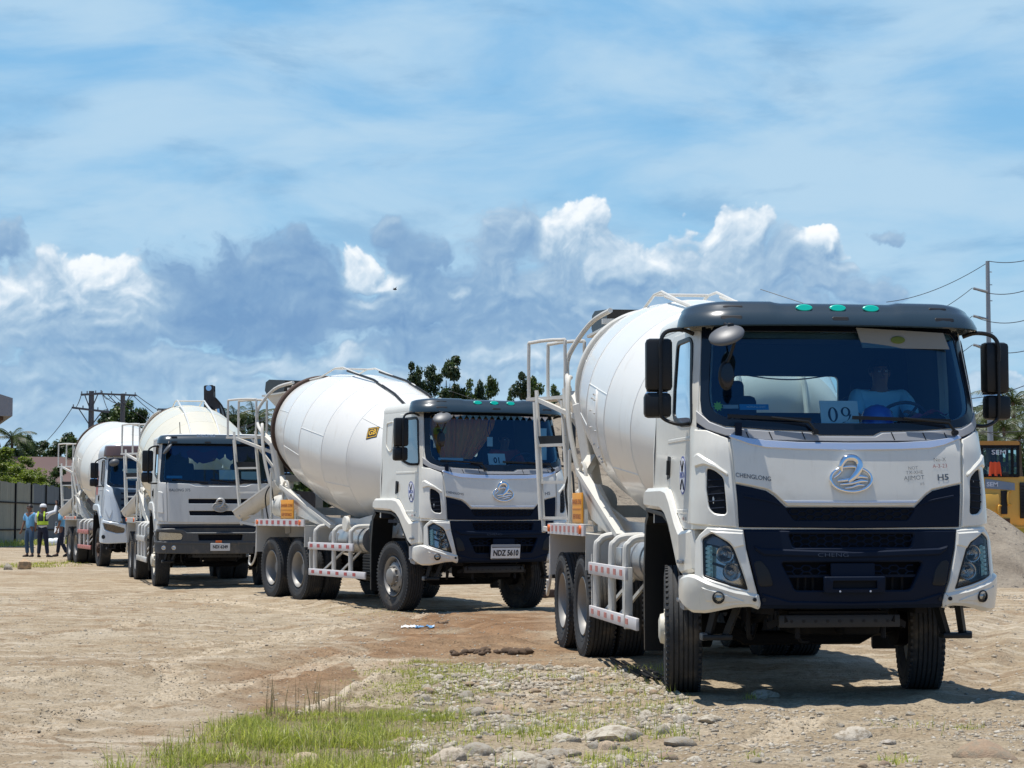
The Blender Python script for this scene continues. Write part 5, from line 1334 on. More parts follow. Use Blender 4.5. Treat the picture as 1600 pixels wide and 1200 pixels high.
def arches_and_steps(root, o):
    pt = o['paint']
    for s in (-1, 1):
        m = MB()
        outer = [(-.66, 1.56), (-.64, 1.66), (-.55, 1.69), (.15, 1.69), (.32, 1.67), (.48, 1.57), (.68, 1.36), (.84, 1.16), (.97, 1.04), (1.16, 1.02), (1.16, 1.36), (1.05, 1.40)]
        lowr = [(1.16, 1.04), (.97, 1.02), (.84, .97), (.72, 1.02), (.56, 1.19), (.40, 1.36), (.25, 1.46), (.05, 1.51), (-.60, 1.55)]
        poly = [(-.66, 1.55), (-.65, 1.66), (-.57, 1.70), (.12, 1.70), (.30, 1.68), (.44, 1.60), (.66, 1.42), (.80, 1.34), (1.10, 1.37), (1.14, 1.03), (.86, .99), (.72, 1.05), (.56, 1.21), (.40, 1.37), (.25, 1.46), (.05, 1.51), (-.60, 1.53)]
        P = rcorner(poly, .03, 4)
        # body of the arch: side face near the outside, bevelled over the top
        class Pl:
            def __call__(q, u, z, off=0): return Vector((u, s*(1.215+off-.05*max(0, (u-.85)/.3)), z))
        patch(m, Pl(), P, .02, pt, .36, res=.12, edge=.03)
        a = m.build('wheel_arch', root, 45)
        l = MB()
        pts = [(-.64, 1.515), (.05, 1.475), (.24, 1.425), (.38, 1.335), (.54, 1.175), (.70, 1.015), (.80, .90)]
        for (x0, z0), (x1, z1) in zip(pts, pts[1:]): l.bar((x0, s*1.06, z0), (x1, s*1.06, z1), .30, .035, black_pl, up=(0, 0, 1), bev=.004)
        l.build('arch_lining', a, 30)
        b = MB(); b.prism(rcorner([(.80, .985), (.99, 1.0), (1.02, .72), (.86, .74), (.80, .85)], .025), s*1.235, s*.95, o.get('stepm', grey_pl))
        b.box((.9, s*1.245, 1.10), (.10, .03, .03), grey_pl, bev=.006); b.box((.92, s*1.25, .80), (.12, .03, .035), grey_pl, bev=.008)
        b.build('cab_step', root, 35)
        f = MB()
        f.bar((1.08, s*.80, .80), (1.02, s*.90, .52), .06, .05, black_pl); f.bar((1.08, s*.98, .80), (1.02, s*1.04, .52), .05, .05, black_pl)
        f.box((1.02, s*.98, .51), (.12, .24, .045), black_pl, bev=.01); f.box((1.02, s*1.08, .515), (.1, .05, .06), grey_dk, bev=.01)
        f.build('foot_step', root, 30)

O1 = dict(ws_clear=WSC, door=[(.93, 2.95), (.16, 2.96), (.10, 2.4), (.13, 1.72), (.32, 1.70), (.66, 1.44), (1.10, 1.40), (1.12, 2.1)],
          side_win=[(.84, 2.88), (.36, 2.88), (.33, 2.28), (.62, 2.21), (1.0, 2.20)])
def cab1(root, o):
    oo = dict(O1); oo.update(o); oo['cabpaint'] = o['paint']
    cab_shell(root, S1, oo); front_cab1(root, oo)
    # sleeper side recess
    for s in (-1, 1):
        f = (lambda q: q) if s < 0 else mirror
        m = MB(); P = rcorner([(-S1.ux(x, z), z) for x, z in ((-.05, 2.88), (-.33, 2.86), (-.30, 2.5), (-.16, 2.40), (-.05, 2.42))], .05)
        patch(m, S1, f(P), .012, o['paint'], .01, [f(inset(P, .02))], res=.1, edge=.005); m.build('sleeper_panel', root, 35)
# --- cab type 2: older upright cab
S2 = Surf([(.6, 1.38), (1.2, 1.42), (2.0, 1.38), (3.0, 1.15)], [(.6, 1.22), (2.0, 1.20), (3.1, 1.15)], .17, .05)
emb_dull = principled('dull_emblem', (.50, .49, .46), .4, metal=.4)
bump_grey = principled('grey_bumper_plastic', (.07, .075, .078), .5, var=.12, dirt=DUST, dirt_amt=.45, dirt_scale=3)
curt = principled('dark_blue_fringe', (.02, .03, .13), .9, var=.2)
curt2 = principled('purple_fringe', (.06, .01, .09), .9, var=.2)
def cab2(root, o):
    S = S2; pt = o['paint']; ztop = 2.93
    WO = rcorner(symm([(0, 2.86), (-1.13, 2.86), (-1.21, 2.12), (-1.17, 2.05), (-.45, 2.05), (-.35, 2.02), (0, 2.02)]), .03); WC = rcorner(symm([(0, 2.80), (-1.06, 2.80), (-1.12, 2.14), (-1.06, 2.10), (0, 2.10)]), .05)
    oo = dict(ws_clear=WC, cabpaint=pt, ztop=ztop, zb=1.30, side_win=[(.88, 2.80), (.36, 2.80), (.33, 2.25), (1.0, 2.16)],
              door=[(.97, 2.88), (.16, 2.88), (.10, 2.4), (.13, 1.66), (.4, 1.55), (.66, 1.36), (1.10, 1.34), (1.14, 2.1)], crown=[(1, 0), (1, .03), (.98, .07), (.93, .10), (.6, .12), (.02, .125)])
    cab_shell(root, S, oo)
    b = MB(); patch(b, S, WO, .012, frit, .012, [WC], res=.09, edge=.003); b.build('windscreen_border', root, 40)
    g = MB(); patch(g, S, inset(WC, -.01), .006, ws_glass, .004, res=.1, edge=0, rim=False); g.build('windscreen', root, 60, fix=False)
    s1 = rcorner([(-.63, 1.745), (.63, 1.745), (.63, 1.655), (-.63, 1.655)], .02); s2 = rcorner([(-.62, 1.51), (.62, 1.51), (.60, 1.42), (-.60, 1.42)], .02)
    m = MB(); patch(m, S, symm([(0, 1.995), (-.5, 2.0), (-.62, 2.045), (-1.04, 2.06), (-1.03, 1.8), (-1.015, 1.29), (0, 1.27)]), .024, pt, .03, [s1, s2], res=.09, edge=.008)
    h = m.build('bonnet_panel', root, 40)
    g = MB()
    for q in (s1, s2): patch(g, S, inset(q, -.01), .003, navy_deep, .01, res=.1, edge=0)
    for z in (1.70, 1.465): g.bar(S(-.6, z, .0), S(.6, z, .0), .01, .015, navy_pl) if False else strip(g, S, [(-.6, z), (-.3, z), (0, z), (.3, z), (.6, z)], .014, .012, navy_pl, .006)
    g.build('grille', h, 30)
    emblem(h, S, -.01, 1.585, .86, emb_dull)
    m = MB(); ptext(m, S, 'BALONG 375', -.80, 1.915, .075, ink_grey, .0265, .001, .95); m.build('lettering', h, 30)
    for s in (-1, 1):
        f = (lambda q: q) if s < 0 else mirror
        m = MB(); patch(m, S, f([(-1.06, 2.06), (-1.22, 2.08), (-1.27, 1.7), (-1.27, 1.32), (-1.035, 1.30), (-1.05, 1.8)]), .018, pt, .03, res=.08, edge=.008)
        patch(m, S, f(rcorner([(-1.12, 1.88), (-1.24, 1.90), (-1.245, 1.48), (-1.10, 1.46)], .03)), .032, pt, .02, res=.08, edge=.012); m.build('corner_panel', root, 40)
    m = MB(); patch(m, S, symm([(0, 1.28), (-1.2, 1.29), (-1.22, 1.2), (-1.2, .95), (0, .95)]), -.03, bump_grey, .05, res=.1, edge=.01)
    strip(m, S, [(-1.15, 1.18), (-.5, 1.19), (0, 1.19), (.5, 1.19), (1.15, 1.18)], .03, -.01, navy_pl); m.build('grille_panel', root, 40)
    m = MB()
    bp = symm([(0, 1.09), (-.66, 1.09), (-.72, 1.15), (-.95, 1.17), (-1.24, 1.16), (-1.31, 1.10), (-1.31, .72), (-1.22, .68), (-.6, .665), (0, .665)])
    hl = rcorner([(-1.245, 1.095), (-.78, 1.07), (-.735, 1.03), (-.76, .94), (-1.24, .93)], .03)
    lg = rcorner([(-.44, 1.045), (.44, 1.045), (.42, .93), (-.42, .93)], .02)
    patch(m, S, bp, .05, bump_grey, .10, [hl, mirror(hl), lg], res=.08, edge=.016)
    patch(m, S, symm([(0, .90), (-.64, .905), (-1.28, .915), (-1.29, .86), (0, .85)]), .065, bump_grey, .03, res=.08, edge=.012)
    p = m.build('bumper', root, 40)
    g = MB(); patch(g, S, inset(lg, -.01), -.02, navy_deep, .01, res=.1, edge=0); g.build('grille_mesh', p, 30)
    for s in (-1, 1):
        f = (lambda q: q) if s < 0 else mirror
        g = MB(); patch(g, S, f(inset(hl, -.005)), .0, lamp_refl, .01, res=.08, edge=0); hb = g.build('headlight', root, 30)
        l = MB(); patch(l, S, f(inset(hl, .004)), .050, lens_glass, .003, res=.08, edge=0, rim=False); l.build('lamp_lens', hb, 30, fix=False)
        for u in (-1.09, -.905):
            k = MB(); k.lathe([(.042, -.01), (.044, .012), (.034, .014), (0, .006)], lamp_refl, 20, Matrix.Translation(S(-s*u, .79, .052)) @ Matrix.Rotation(-PI/2, 4, 'Z')); k.build('fog_lamp', root, 30)
    n = MB(); patch(n, S, rcorner([(-.20, .875), (.18, .875), (.18, .725), (-.20, .725)], .01), .095, plate_m, .03, res=.1, edge=.003); ptext(n, S, 'NDI 6249', -.01, .80, .085, ink, .0975, .003, .85); n.build('number_plate', root, 30)
    n = MB(); patch(n, S, [(-.10, .925), (.02, .925), (.02, .885), (-.10, .885)], .085, orange_lamp, .02, res=.1, edge=.003); n.build('marker_reflector', root, 30)
    m = MB(); prof = [(.09, 2.83), (.11, 2.84), (.10, 2.90), (.06, 2.98), (.0, 3.02), (-.12, 3.03), (-.12, 2.98), (.05, 2.86)]
    sweep(m, S, prof, frange(-1.30, 1.30, 49), vis_mat, True, lambda u, z: -.02*(abs(u)/1.2)**3 if z > 2.95 else 0, lambda u: 1 if abs(u) < 1.1 else max(.3, 1-(abs(u)-1.1)*3))
    v = m.build('sun_visor', root, 40)
    d = MB()
    for u, z in ((-.9, 2.865), (-.9, 2.965), (.45, 2.865), (.42, 2.965), (-.25, 2.865)): patch(d, S, rcorner([(u-.06, z-.014), (u+.06, z-.014), (u+.06, z+.014), (u-.06, z+.014)], .012), .118 if z < 2.9 else .085, slot_mat, .03, res=.1, edge=0)
    d.build('visor_slot', v, 30)
    d = MB(); ptext(d, S, 'BALONG', -.28, 3.0, .07, satin, .06, 0, 1.3); d.build('lettering', v, 30)
    for s in (-1, 1):
        mirror_set(root, s, .78, 1.38, 2.10, (.95, s*1.14, 2.76), (1.0, s*1.17, 2.06))
        k = MB(); k.tube([(.9, s*.75, 3.0), (.82, s*.75, 3.07), (.8, s*.76, 3.28)], .008, black_pl, 6); k.cyl((.9, s*.75, 2.97), (.9, s*.75, 3.05), .03, pt, 10); k.build('roof_aerial', root, 30)
    k = MB(); k.ell((0, 0, 0), (.10, .13, .04), grey_dk, 20, 10, Matrix.Translation((1.38, -1.05, 2.72)) @ Matrix.Rotation(.9, 4, 'X')); k.tube([(1.2, -1.0, 2.9), (1.34, -1.02, 2.86), (1.38, -1.05, 2.74)], .012, black_pl, 6, smooth=3); k.build('kerb_mirror', root, 50)
    for w0, w1 in ((-.25, -.95), (.35, -.2), (.95, .4)):
        w = MB(); w.bar(S(w0, 2.06, .03), S(w1, 2.13, .03), .012, .02, black_pl); w.build('wiper', root, 30)
    # fringe and papers behind the glass
    def inside(nm, poly, off, mat): m = MB(); patch(m, S, poly, off, mat, .004, res=.12, edge=0, back=mat); m.build(nm, root, 30)
    pts = [(-1.0, 2.80)]
    n = 9
    z0 = 2.80
    low = []
    for i in range(n):
        u = -1.0+2.0*i/n; w = 2.0/n; dep = [.20, .26, .36, .30, .28, .30, .34, .26, .20][i]
        low += [(u, z0-dep*.45), (u+w*.1, z0-dep*.8), (u+w*.5, z0-dep), (u+w*.9, z0-dep*.8), (u+w, z0-dep*.45)]
    inside('curtain_fringe', [(-1.0, z0)]+low+[(1.0, z0)], -.10, curt)
    hp = [(-.33, 2.44), (-.62, 2.56), (-.66, 2.68), (-.55, 2.74), (-.40, 2.70), (-.33, 2.66), (-.20, 2.70), (-.06, 2.72), (-.02, 2.64), (-.10, 2.50)]
    inside('curtain_heart', rcorner(hp, .03), -.085, curt2)
    inside('paper', [(-.02, 2.13), (.36, 2.13), (.36, 2.32), (-.02, 2.32)], -.06, paper); inside('paper', [(.42, 2.13), (.75, 2.13), (.75, 2.29), (.42, 2.29)], -.06, paper)
    inside('sticker', [(-1.06, 2.15), (-.75, 2.15), (-.75, 2.20), (-1.06, 2.20)], -.02, blue_card)
    seats_and_dash(root, S, 1.3, 2.05)
    oo2 = dict(o); arches_and_steps(root, oo2)
blue_card = principled('blue_card', (.02, .25, .50), .5, var=.03)
green_card = principled('yellow_green_sticker', (.40, .62, .03), .5, var=.03)

# --- cab type 3: sloping corporate cab with tall slanted lamps
S3 = Surf([(.6, 1.38), (1.2, 1.46), (2.0, 1.38), (3.0, 1.12)], [(.6, 1.24), (2.0, 1.18), (3.1, 1.12)], .26, .07)
def cab3(root, o):
    S = S3; pt = o['paint']; ztop = 3.0
    WO = rcorner(symm([(0, 2.92), (-1.10, 2.92), (-1.17, 2.22), (-1.0, 2.15), (0, 2.10)]), .05); WC = rcorner(symm([(0, 2.86), (-1.02, 2.86), (-1.08, 2.28), (-.95, 2.22), (0, 2.18)]), .05)
    oo = dict(ws_clear=WC, cabpaint=pt, ztop=ztop, zb=1.30, side_win=[(.84, 2.86), (.40, 2.86), (.38, 2.28), (.98, 2.16)],
              door=[(.90, 2.92), (.16, 2.92), (.10, 2.4), (.13, 1.72), (.32, 1.68), (.66, 1.42), (1.08, 1.36), (1.12, 2.1)], crown=[(1, 0), (1, .06), (.97, .18), (.9, .30), (.75, .38), (.5, .40), (.02, .41)])
    cab_shell(root, S, oo)
    b = MB(); patch(b, S, WO, .012, frit, .012, [WC], res=.09, edge=.003); b.build('windscreen_border', root, 40)
    g = MB(); patch(g, S, inset(WC, -.01), .006, ws_glass, .004, res=.1, edge=0, rim=False); g.build('windscreen', root, 60, fix=False)
    m = MB(); patch(m, S, symm([(0, 2.07), (-.8, 2.10), (-1.0, 2.16), (-.98, 2.0), (-.82, 1.55), (-.72, 1.15), (-.66, 1.03), (0, 1.03)]), .022, navy_grille, .03, res=.09, edge=.008)
    for z in (1.98, 1.82, 1.66, 1.50, 1.34): strip(m, S, [(-.78, z), (-.4, z+.01), (0, z+.015), (.4, z+.01), (.78, z)], .05, .036, navy_pl, .02)
    h = m.build('grille_panel', root, 40)
    for s in (-1, 1):
        f = (lambda q: q) if s < 0 else mirror
        m = MB(); patch(m, S, f([(-1.03, 2.15), (-1.18, 2.22), (-1.27, 1.8), (-1.30, 1.30), (-.80, 1.20), (-.845, 1.53), (-1.0, 2.0)]), .02, pt, .03, res=.08, edge=.01)
        patch(m, S, f(rcorner([(-1.08, 2.05), (-1.20, 2.10), (-1.24, 1.62), (-1.08, 1.30), (-1.0, 1.5)], .04)), .038, pt, .02, res=.08, edge=.014); m.build('corner_panel', root, 40)
        hl = rcorner([(-1.29, 1.19), (-1.0, 1.14), (-.68, 1.04), (-.70, .93), (-.9, .92), (-1.22, 1.02)], .04)
        m = MB(); patch(m, S, f([(-1.32, 1.28), (-.66, 1.16), (-.62, .66), (-1.1, .64), (-1.45, .66), (-1.60, .72), (-1.60, 1.05), (-1.4, 1.22)]), .045, pt, .08, [f(hl)], res=.08, edge=.02); p = m.build('bumper_corner', root, 45)
        g = MB(); patch(g, S, f(inset(hl, -.005)), .0, lamp_brown, .01, res=.08, edge=0); hb = g.build('headlight', root, 30)
        l = MB(); patch(l, S, f(inset(hl, .004)), .042, lens_glass, .003, res=.08, edge=0, rim=False); l.build('lamp_lens', hb, 30, fix=False)
        k = MB(); k.lathe([(.05, -.01), (.055, .012), (.03, .014), (0, .006)], black_pl, 20, Matrix.Translation(S(s*1.22, .82, .05)) @ Matrix.Rotation(-PI/2+s*.7, 4, 'Z')); k.build('fog_lamp', root, 30)
    m = MB(); patch(m, S, symm([(0, 1.02), (-.66, 1.02), (-.62, .66), (0, .64)]), .035, bump_grey, .08, res=.1, edge=.015); m.build('bumper', root, 40)
    m = MB(); prof = [(.12, 2.97), (.14, 2.99), (.12, 3.12), (.07, 3.24), (.0, 3.27), (-.10, 3.27), (-.10, 3.2), (.08, 3.0)]
    sweep(m, S, prof, frange(-1.26, 1.26, 41), vis_brown, True, None, lambda u: 1 if abs(u) < 1.05 else max(.3, 1-(abs(u)-1.05)*3)); m.build('sun_visor', root, 40)
    for s in (-1, 1): mirror_set(root, s, .72, 1.40, 2.20, (.92, s*1.12, 2.90), (.98, s*1.16, 2.18))
    k = MB(); k.ell((0, 0, 0), (.11, .14, .10), grey_dk, 20, 10, Matrix.Translation((1.40, -.98, 2.80)) @ Matrix.Rotation(.3, 4, 'X')); k.tube([(1.2, -1.0, 2.97), (1.34, -1.0, 2.94), (1.38, -.98, 2.84)], .012, black_pl, 6, smooth=3); k.build('kerb_mirror', root, 50)
    m = MB(); m.prism([(-.32, 2.62), (-.10, 2.62), (-.10, 1.95), (-.32, 1.95)], -1.178, -1.19, red_fade); m.build('red_decal', root, 30)
    seats_and_dash(root, S, 1.3, 2.12); arches_and_steps(root, o)
navy_grille = principled('dark_blue_grille_paint', (.03, .055, .085), .35, coat=.3, var=.06)
lamp_brown = principled('dusty_lamp_unit', (.16, .13, .11), .2, metal=.6, var=.3, vscale=20)

paint_cream2 = drum_material('chalky_drum_shell', (.74, .71, .62))
GRP = 'concrete mixer trucks queued across the dirt yard'
def truck(k, cab, label, o, D, drum_mat, **kw):
    X, Y, a = POSE[k]
    r = empty('mixer_truck', (X, Y, 0), a-PI/2, label=label, cat='mixer truck', group=GRP)
    oo = dict(frame=paint_frame, strip=white_refl, strip2=white_refl, red=red_refl); oo.update(o)
    cab(r, oo); rear_body(r, D, oo); build_drum(r, D, drum_mat, **kw); return r
t1 = truck(1, cab1, 'nearest mixer truck, white and clean, with card 09 behind the windscreen and no number plate', dict(paint=paint, steer=math.radians(-11), frim=rim_cream, scrawl=True, red=red_fade, sign=True, endpost=True, plate_hole=1, plate_=None, chute_on=False, raildz=-.15), Drum(x0=-.95, z0=2.06, k=.955), paint_drum, ringmat=paint_frame)
t2 = truck(2, cab1, 'white mixer truck with number plate NDZ 5610 and card 01 behind the windscreen', dict(paint=paint, steer=math.radians(4), plate='NDZ 5610', sign=True, disc=True, dark_rail=True), Drum(), paint_drum, hatch=False)
# yellow and black mark on the front cone of the second drum
def drum_decal(root, D, t, ph):
    m = MB(); 
    class Q:
        def __call__(s, u, v, off=0): u, v = u*.90+v*.43, v*.90-u*.43; return D.P(t-u, ph+v/D.r(t), off)
    patch(m, Q(), [(-.12, -.10), (.12, -.10), (.12, .10), (-.12, .10)], .006, ink, .004, res=.08, edge=0)
    patch(m, Q(), [(-.108, -.085), (.108, -.085), (.108, .085), (-.108, .085)], .008, yel, .003, [[(-.096, -.073), (.096, -.073), (.096, .073), (-.096, .073)]], res=.08, edge=0)
    vs, fs = text_geo('GB', .13, .004, .95); m.add([Q()(x, -y, .009) for x, y in vs], fs, yel); m.build('drum_decal', root, 30)
yel = principled('yellow_decal', (.70, .42, .04), .4, var=.03)
drum_decal(t2, Drum(),  0.8399999999999996,  1.0399999999999996)
t3 = truck(3, cab2, 'older mixer truck with upright cab, cream drum and number plate NDI 6249', dict(paint=paint_old, frame=paint_old, strip=paint_old, strip2=paint_old, red=paint_old, frim=rim_cream, plate_on=1), Drum(k=1.0), paint_cream, ringmat=rust)
t4 = truck(4, cab3, 'farthest mixer truck, pale blue cab with brown visor and faded red side guards', dict(paint=paint_blue, frame=paint_old, strip=paint_old, strip2=red_fade, red=red_fade, frim=rust, rrim=rimm), Drum(z0=2.33, k=1.05), paint_cream2, ringmat=rust)
# ------------------------------------------------------------------ clods, litter, heap
clod_mat = principled('dark_soil_clod', (.10, .065, .04), .95, var=.3, vscale=20, bump=.6, bscale=40)
def clods(px, py, n, sp, r0, r1, label):
    p = G(px, py); rg = random.Random(px); m = MB(); root = empty('soil_clods', (p.x, p.y, 0), 0, label=label, cat='soil clump')
    bm = bmesh.new()
    for i in range(n):
        x = rg.gauss(0, sp); y = rg.gauss(0, sp*.6); r = rg.uniform(r0, r1); k = len(bm.verts); q = bmesh.ops.create_icosphere(bm, subdivisions=2, radius=1)
        for v in q['verts']:
            c = v.co*(1+.5*mnoise.noise(v.co*1.6+Vector((i*3, px, 0)))); v.co = Vector((x+c.x*r, y+c.y*r, hz(p.x+x, p.y+y)+c.z*r*.7+r*.3))
    me = bpy.data.meshes.new('clod'); bm.to_mesh(me); bm.free(); me.materials.append(clod_mat); me.shade_smooth(); o = bpy.data.objects.new('soil_clods', me); COL.objects.link(o)
    bpy.data.objects.remove(root); o.location = (p.x, p.y, 0); tag(o, label, 'soil clump')
clods(748, 1021, 26, .13, .02, .05, 'flat dark clods of turned soil left of the taller clump'); clods(805, 1020, 22, .07, .03, .07, 'taller clump of brown soil behind the cobbles'); clods(690, 973, 9, .05, .015, .04, 'small brown clod beside the crumpled litter')
rocks = [(12, 884, .15, 'pointed reddish rock at the left edge of the yard', 1.0), (38, 882, .25, 'pale pointed rock beside the reddish one', .75)]
for i, (px, py, r, lb, fl) in enumerate(rocks):
    p = G(px, py+6); put_stone(p.x, p.y, r, stone_mesh(33+i, 1, fl*1.25, .1), lb, 'rock', 'rocks at the left edge', sink=.05, tilt=.3, name='rock')
def litter(px, py, w, label, mat, seed):
    p = G(px, py); m = MB(); n = 9; vs = []
    for i in range(n):
        for j in range(5):
            x = (i/(n-1)-.5)*w; y = (j/4-.5)*w*.45
            vs.append((p.x+x, p.y+y, hz(p.x+x, p.y+y)+.012+.05*abs(mnoise.noise(Vector((i*.7, j*.7, seed))))))
    m.add(vs, [(i*5+j, (i+1)*5+j, (i+1)*5+j+1, i*5+j+1) for i in range(n-1) for j in range(4)], mat); tag(m.build('litter', None, 20), label, 'litter')
litter(640, 983, .22, 'white crumpled paper scrap beside the blue wrapper', paper, 1); litter(664, 983, .24, 'blue plastic wrapper lying on the dirt', principled('blue_wrapper', (.12, .28, .48), .4, var=.3, vscale=12), 2)
for i, (px, py) in enumerate(((79, 851), (88, 850))):
    p = G(px, py+2); m = MB(); m.ell((p.x, p.y, .15), (.24, .2, .18), paper, 12, 8); o = m.build('rubbish_bag', None, 60)
    tag(o, ('white rubbish bag by the fence foot, left of its twin', 'white rubbish bag by the fence foot, nearer the trucks')[i], 'rubbish bag', 'white bags by the fence')
p = G(856, 934); m = MB(); m.box((p.x, p.y+.1, .07), (.24, .14, .14), principled('dark_brick', (.07, .045, .035), .9), (0, 0, .2), .01); tag(m.build('brick', None, 30), 'dark brown brick on the dirt behind the nearest truck', 'brick')
# loose slats in the shade beside the left front wheel
m = MB()
for k in range(4):
    a = G(955+18*k, 1033+5*k); b = G(1000+14*k, 1062+2*k); m.bar((a.x, a.y, .03), (b.x, b.y, .03), .03, .02, under)
tag(m.build('timber_slats', None, 30), 'dark loose slats in the shade behind the near front wheel', 'slats')

def heap():
    xs = np.linspace(-9, 22, 260); ys = np.linspace(30, 62, 220); X, Y = np.meshgrid(xs, ys)
    def cone(cx, cy, h, sl): return h-np.hypot(X-cx, Y-cy)*sl
    w = (fbm(X*.5, Y*.5, 4, 2)-.5)*1.2
    Z = np.maximum.reduce([cone(3.5, 52, 4.6, .62), cone(6.2, 50, 4.4, .62), cone(-.5, 55, 4.3, .62), cone(8.3, 44.0, 2.75, .56), cone(1.5, 50, 4.4, .62)])
    Z = np.where(Z > 0, Z, Z*.5)+w*np.clip(Z+.5, 0, 1)*.5+(fbm(X*4, Y*4, 3, 6)-.5)*.12
    Z = np.maximum(Z, -.3); nx, ny = len(xs), len(ys); me = bpy.data.meshes.new('heap'); co = np.stack([X, Y, Z], -1).reshape(-1, 3); me.vertices.add(nx*ny); me.vertices.foreach_set('co', co.ravel())
    i = np.arange((nx-1)*(ny-1)); r = i//(nx-1); c = i % (nx-1); a = r*nx+c; q = np.stack([a, a+1, a+nx+1, a+nx], -1).ravel()
    me.loops.add(len(q)); me.loops.foreach_set('vertex_index', q); me.polygons.add(len(i)); me.polygons.foreach_set('loop_start', np.arange(len(i))*4); me.polygons.foreach_set('use_smooth', np.ones(len(i), bool)); me.update()
    m = bpy.data.materials.new('heap_gravel'); m.use_nodes = True; t = NT(m.node_tree); b = t.n['Principled BSDF']; b.inputs['Roughness'].default_value = .95; tc = t.new('ShaderNodeTexCoord').outputs['Object']
    col = t.ramp(t.noise(tc, .8, 8, .65, .4), [(.35, (.18, .145, .105)), (.6, (.28, .235, .175))]); col = t.mix(t.smooth(t.noise(t.mapping(tc, (0, 0, 0), (1, .5, 2)), 3.4, 6, .7, 1.2), .58, .66), col, (.055, .045, .038)); col = t.vmath('SCALE', col, None, t.math('MULTIPLY_ADD', t.noise(tc, 14, 5, .7), .8, .6)); t.put(b.inputs['Base Color'], col)
    bn = t.new('ShaderNodeBump'); bn.inputs['Strength'].default_value = .9; bn.inputs['Distance'].default_value = .06; t.put(bn.inputs['Height'], t.noise(tc, 8, 7, .7)); t.l.new(bn.outputs[0], b.inputs['Normal'])
    me.materials.append(m); o = bpy.data.objects.new('gravel_heap', me); COL.objects.link(o); tag(o, 'long grey gravel heap rising behind the two nearest trucks', 'gravel heap')
heap()

# ------------------------------------------------------------------ trees
leaf_dark = leafmat('dark_leaves', (.016, .032, .010), (.055, .085, .028), .25, .5); leaf_mid = leafmat('mid_leaves', (.028, .055, .012), (.085, .125, .03), .3, .5); leaf_lime = leafmat('lime_leaves', (.09, .13, .02), (.24, .28, .05), .4, .5); palm_mat = leafmat('palm_leaves', (.015, .03, .010), (.09, .115, .035), .2, .8)
def leaves_mesh(clumps, per, size, seed, mat):
    rg = np.random.default_rng(seed); C = np.array([c[:3] for c in clumps]); R = np.array([c[3] for c in clumps]); n = len(clumps)*per
    idx = np.repeat(np.arange(len(clumps)), per); d = rg.normal(size=(n, 3)); d /= np.linalg.norm(d, axis=1)[:, None]; rr = rg.random(n)**.45
    P = C[idx]+d*(R[idx]*rr)[:, None]*np.array([1, 1, .75]); nn = rg.normal(size=(n, 3))*.7+np.array([0, 0, .8])+d*.7; nn /= np.linalg.norm(nn, axis=1)[:, None]
    a = np.cross(nn, rg.normal(size=(n, 3))); a /= np.linalg.norm(a, axis=1)[:, None]; b = np.cross(nn, a); s = (size*rg.uniform(.6, 1.3, n))[:, None]
    V = np.stack([P-a*s, P+b*s*.55, P+a*s, P-b*s*.55], 1).reshape(-1, 3); F = np.arange(n*4)
    me = bpy.data.meshes.new('crown'); me.vertices.add(n*4); me.vertices.foreach_set('co', V.ravel()); me.loops.add(n*4); me.loops.foreach_set('vertex_index', F); me.polygons.add(n); me.polygons.foreach_set('loop_start', np.arange(n)*4); me.update(); me.materials.append(mat); return me
def tree_proto(kind, seed, mat):
    """returns (trunk mesh, crown mesh) of a tree 10 m tall"""
    r = random.Random(seed); m = MB(); cl = []
    if kind == 'tall': th = 6.5; spread = 1.9; nb = 9; zr = (2.6, 9.6)
    elif kind == 'round': th = 4.0; spread = 2.9; nb = 14; zr = (2.2, 9.0)
    else: th = 2.0; spread = 3.4; nb = 18; zr = (.8, 8.5)
    bend = [Vector((r.uniform(-.2, .2)*k, r.uniform(-.2, .2)*k, th*k/3)) for k in range(4)]
    m.tube(bend+[bend[-1]+Vector((r.uniform(-.3, .3), 0, (9.2-th)*.8))], [.24, .19, .15, .10, .03], bark, 8, smooth=3)
    for i in range(nb):
        z = zr[0]+(zr[1]-zr[0])*(i+.5)/nb; f = math.sin(PI*min(1, max(.12, (z-zr[0])/(zr[1]-zr[0])*.8+.15))); a = r.uniform(0, 6.28); d = spread*f*r.uniform(.45, 1.0)
        st = Vector((0, 0, min(z*.75, 8))); en = Vector((math.cos(a)*d, math.sin(a)*d, z)); m.tube([st, st.lerp(en, .5)+Vector((0, 0, -.15)), en], [.07, .05, .02], bark, 5)
        for k in range(3):
            q = en+Vector((r.gauss(0, .55), r.gauss(0, .55), r.gauss(0, .35))); cl.append((*q, r.uniform(.5, 1.05)*(.68 if kind == 'tall' else 1.0)))
    for k in range(4): cl.append((r.gauss(0, .4), r.gauss(0, .4), 9.0+r.random()*.8, .6))
    t = m.build('trunk', None, 40); tm = t.data; bpy.data.objects.remove(t); return tm, leaves_mesh(cl, 150 if kind == 'tall' else 170, .155, seed, mat)
PROT = {}
def tree(px, top, Y, kind, seed, matname, label, wid=1.0, name='tree', group=None):
    key = (kind, seed % 3, matname)
    if key not in PROT: PROT[key] = tree_proto(kind, seed % 3+{'tall': 0, 'round': 10, 'bush': 20}[kind], MATS[matname])
    p = AT(px, top, Y); h = p.z
    o = empty(name, (p.x, Y, 0), seed*1.3, label=label, cat='tree', group=group); o.scale = (h/10*wid, h/10*wid, h/10)
    for nm, me in zip(('trunk', 'crown'), PROT[key]): c = bpy.data.objects.new(nm, me); COL.objects.link(c); c.parent = o
    return o
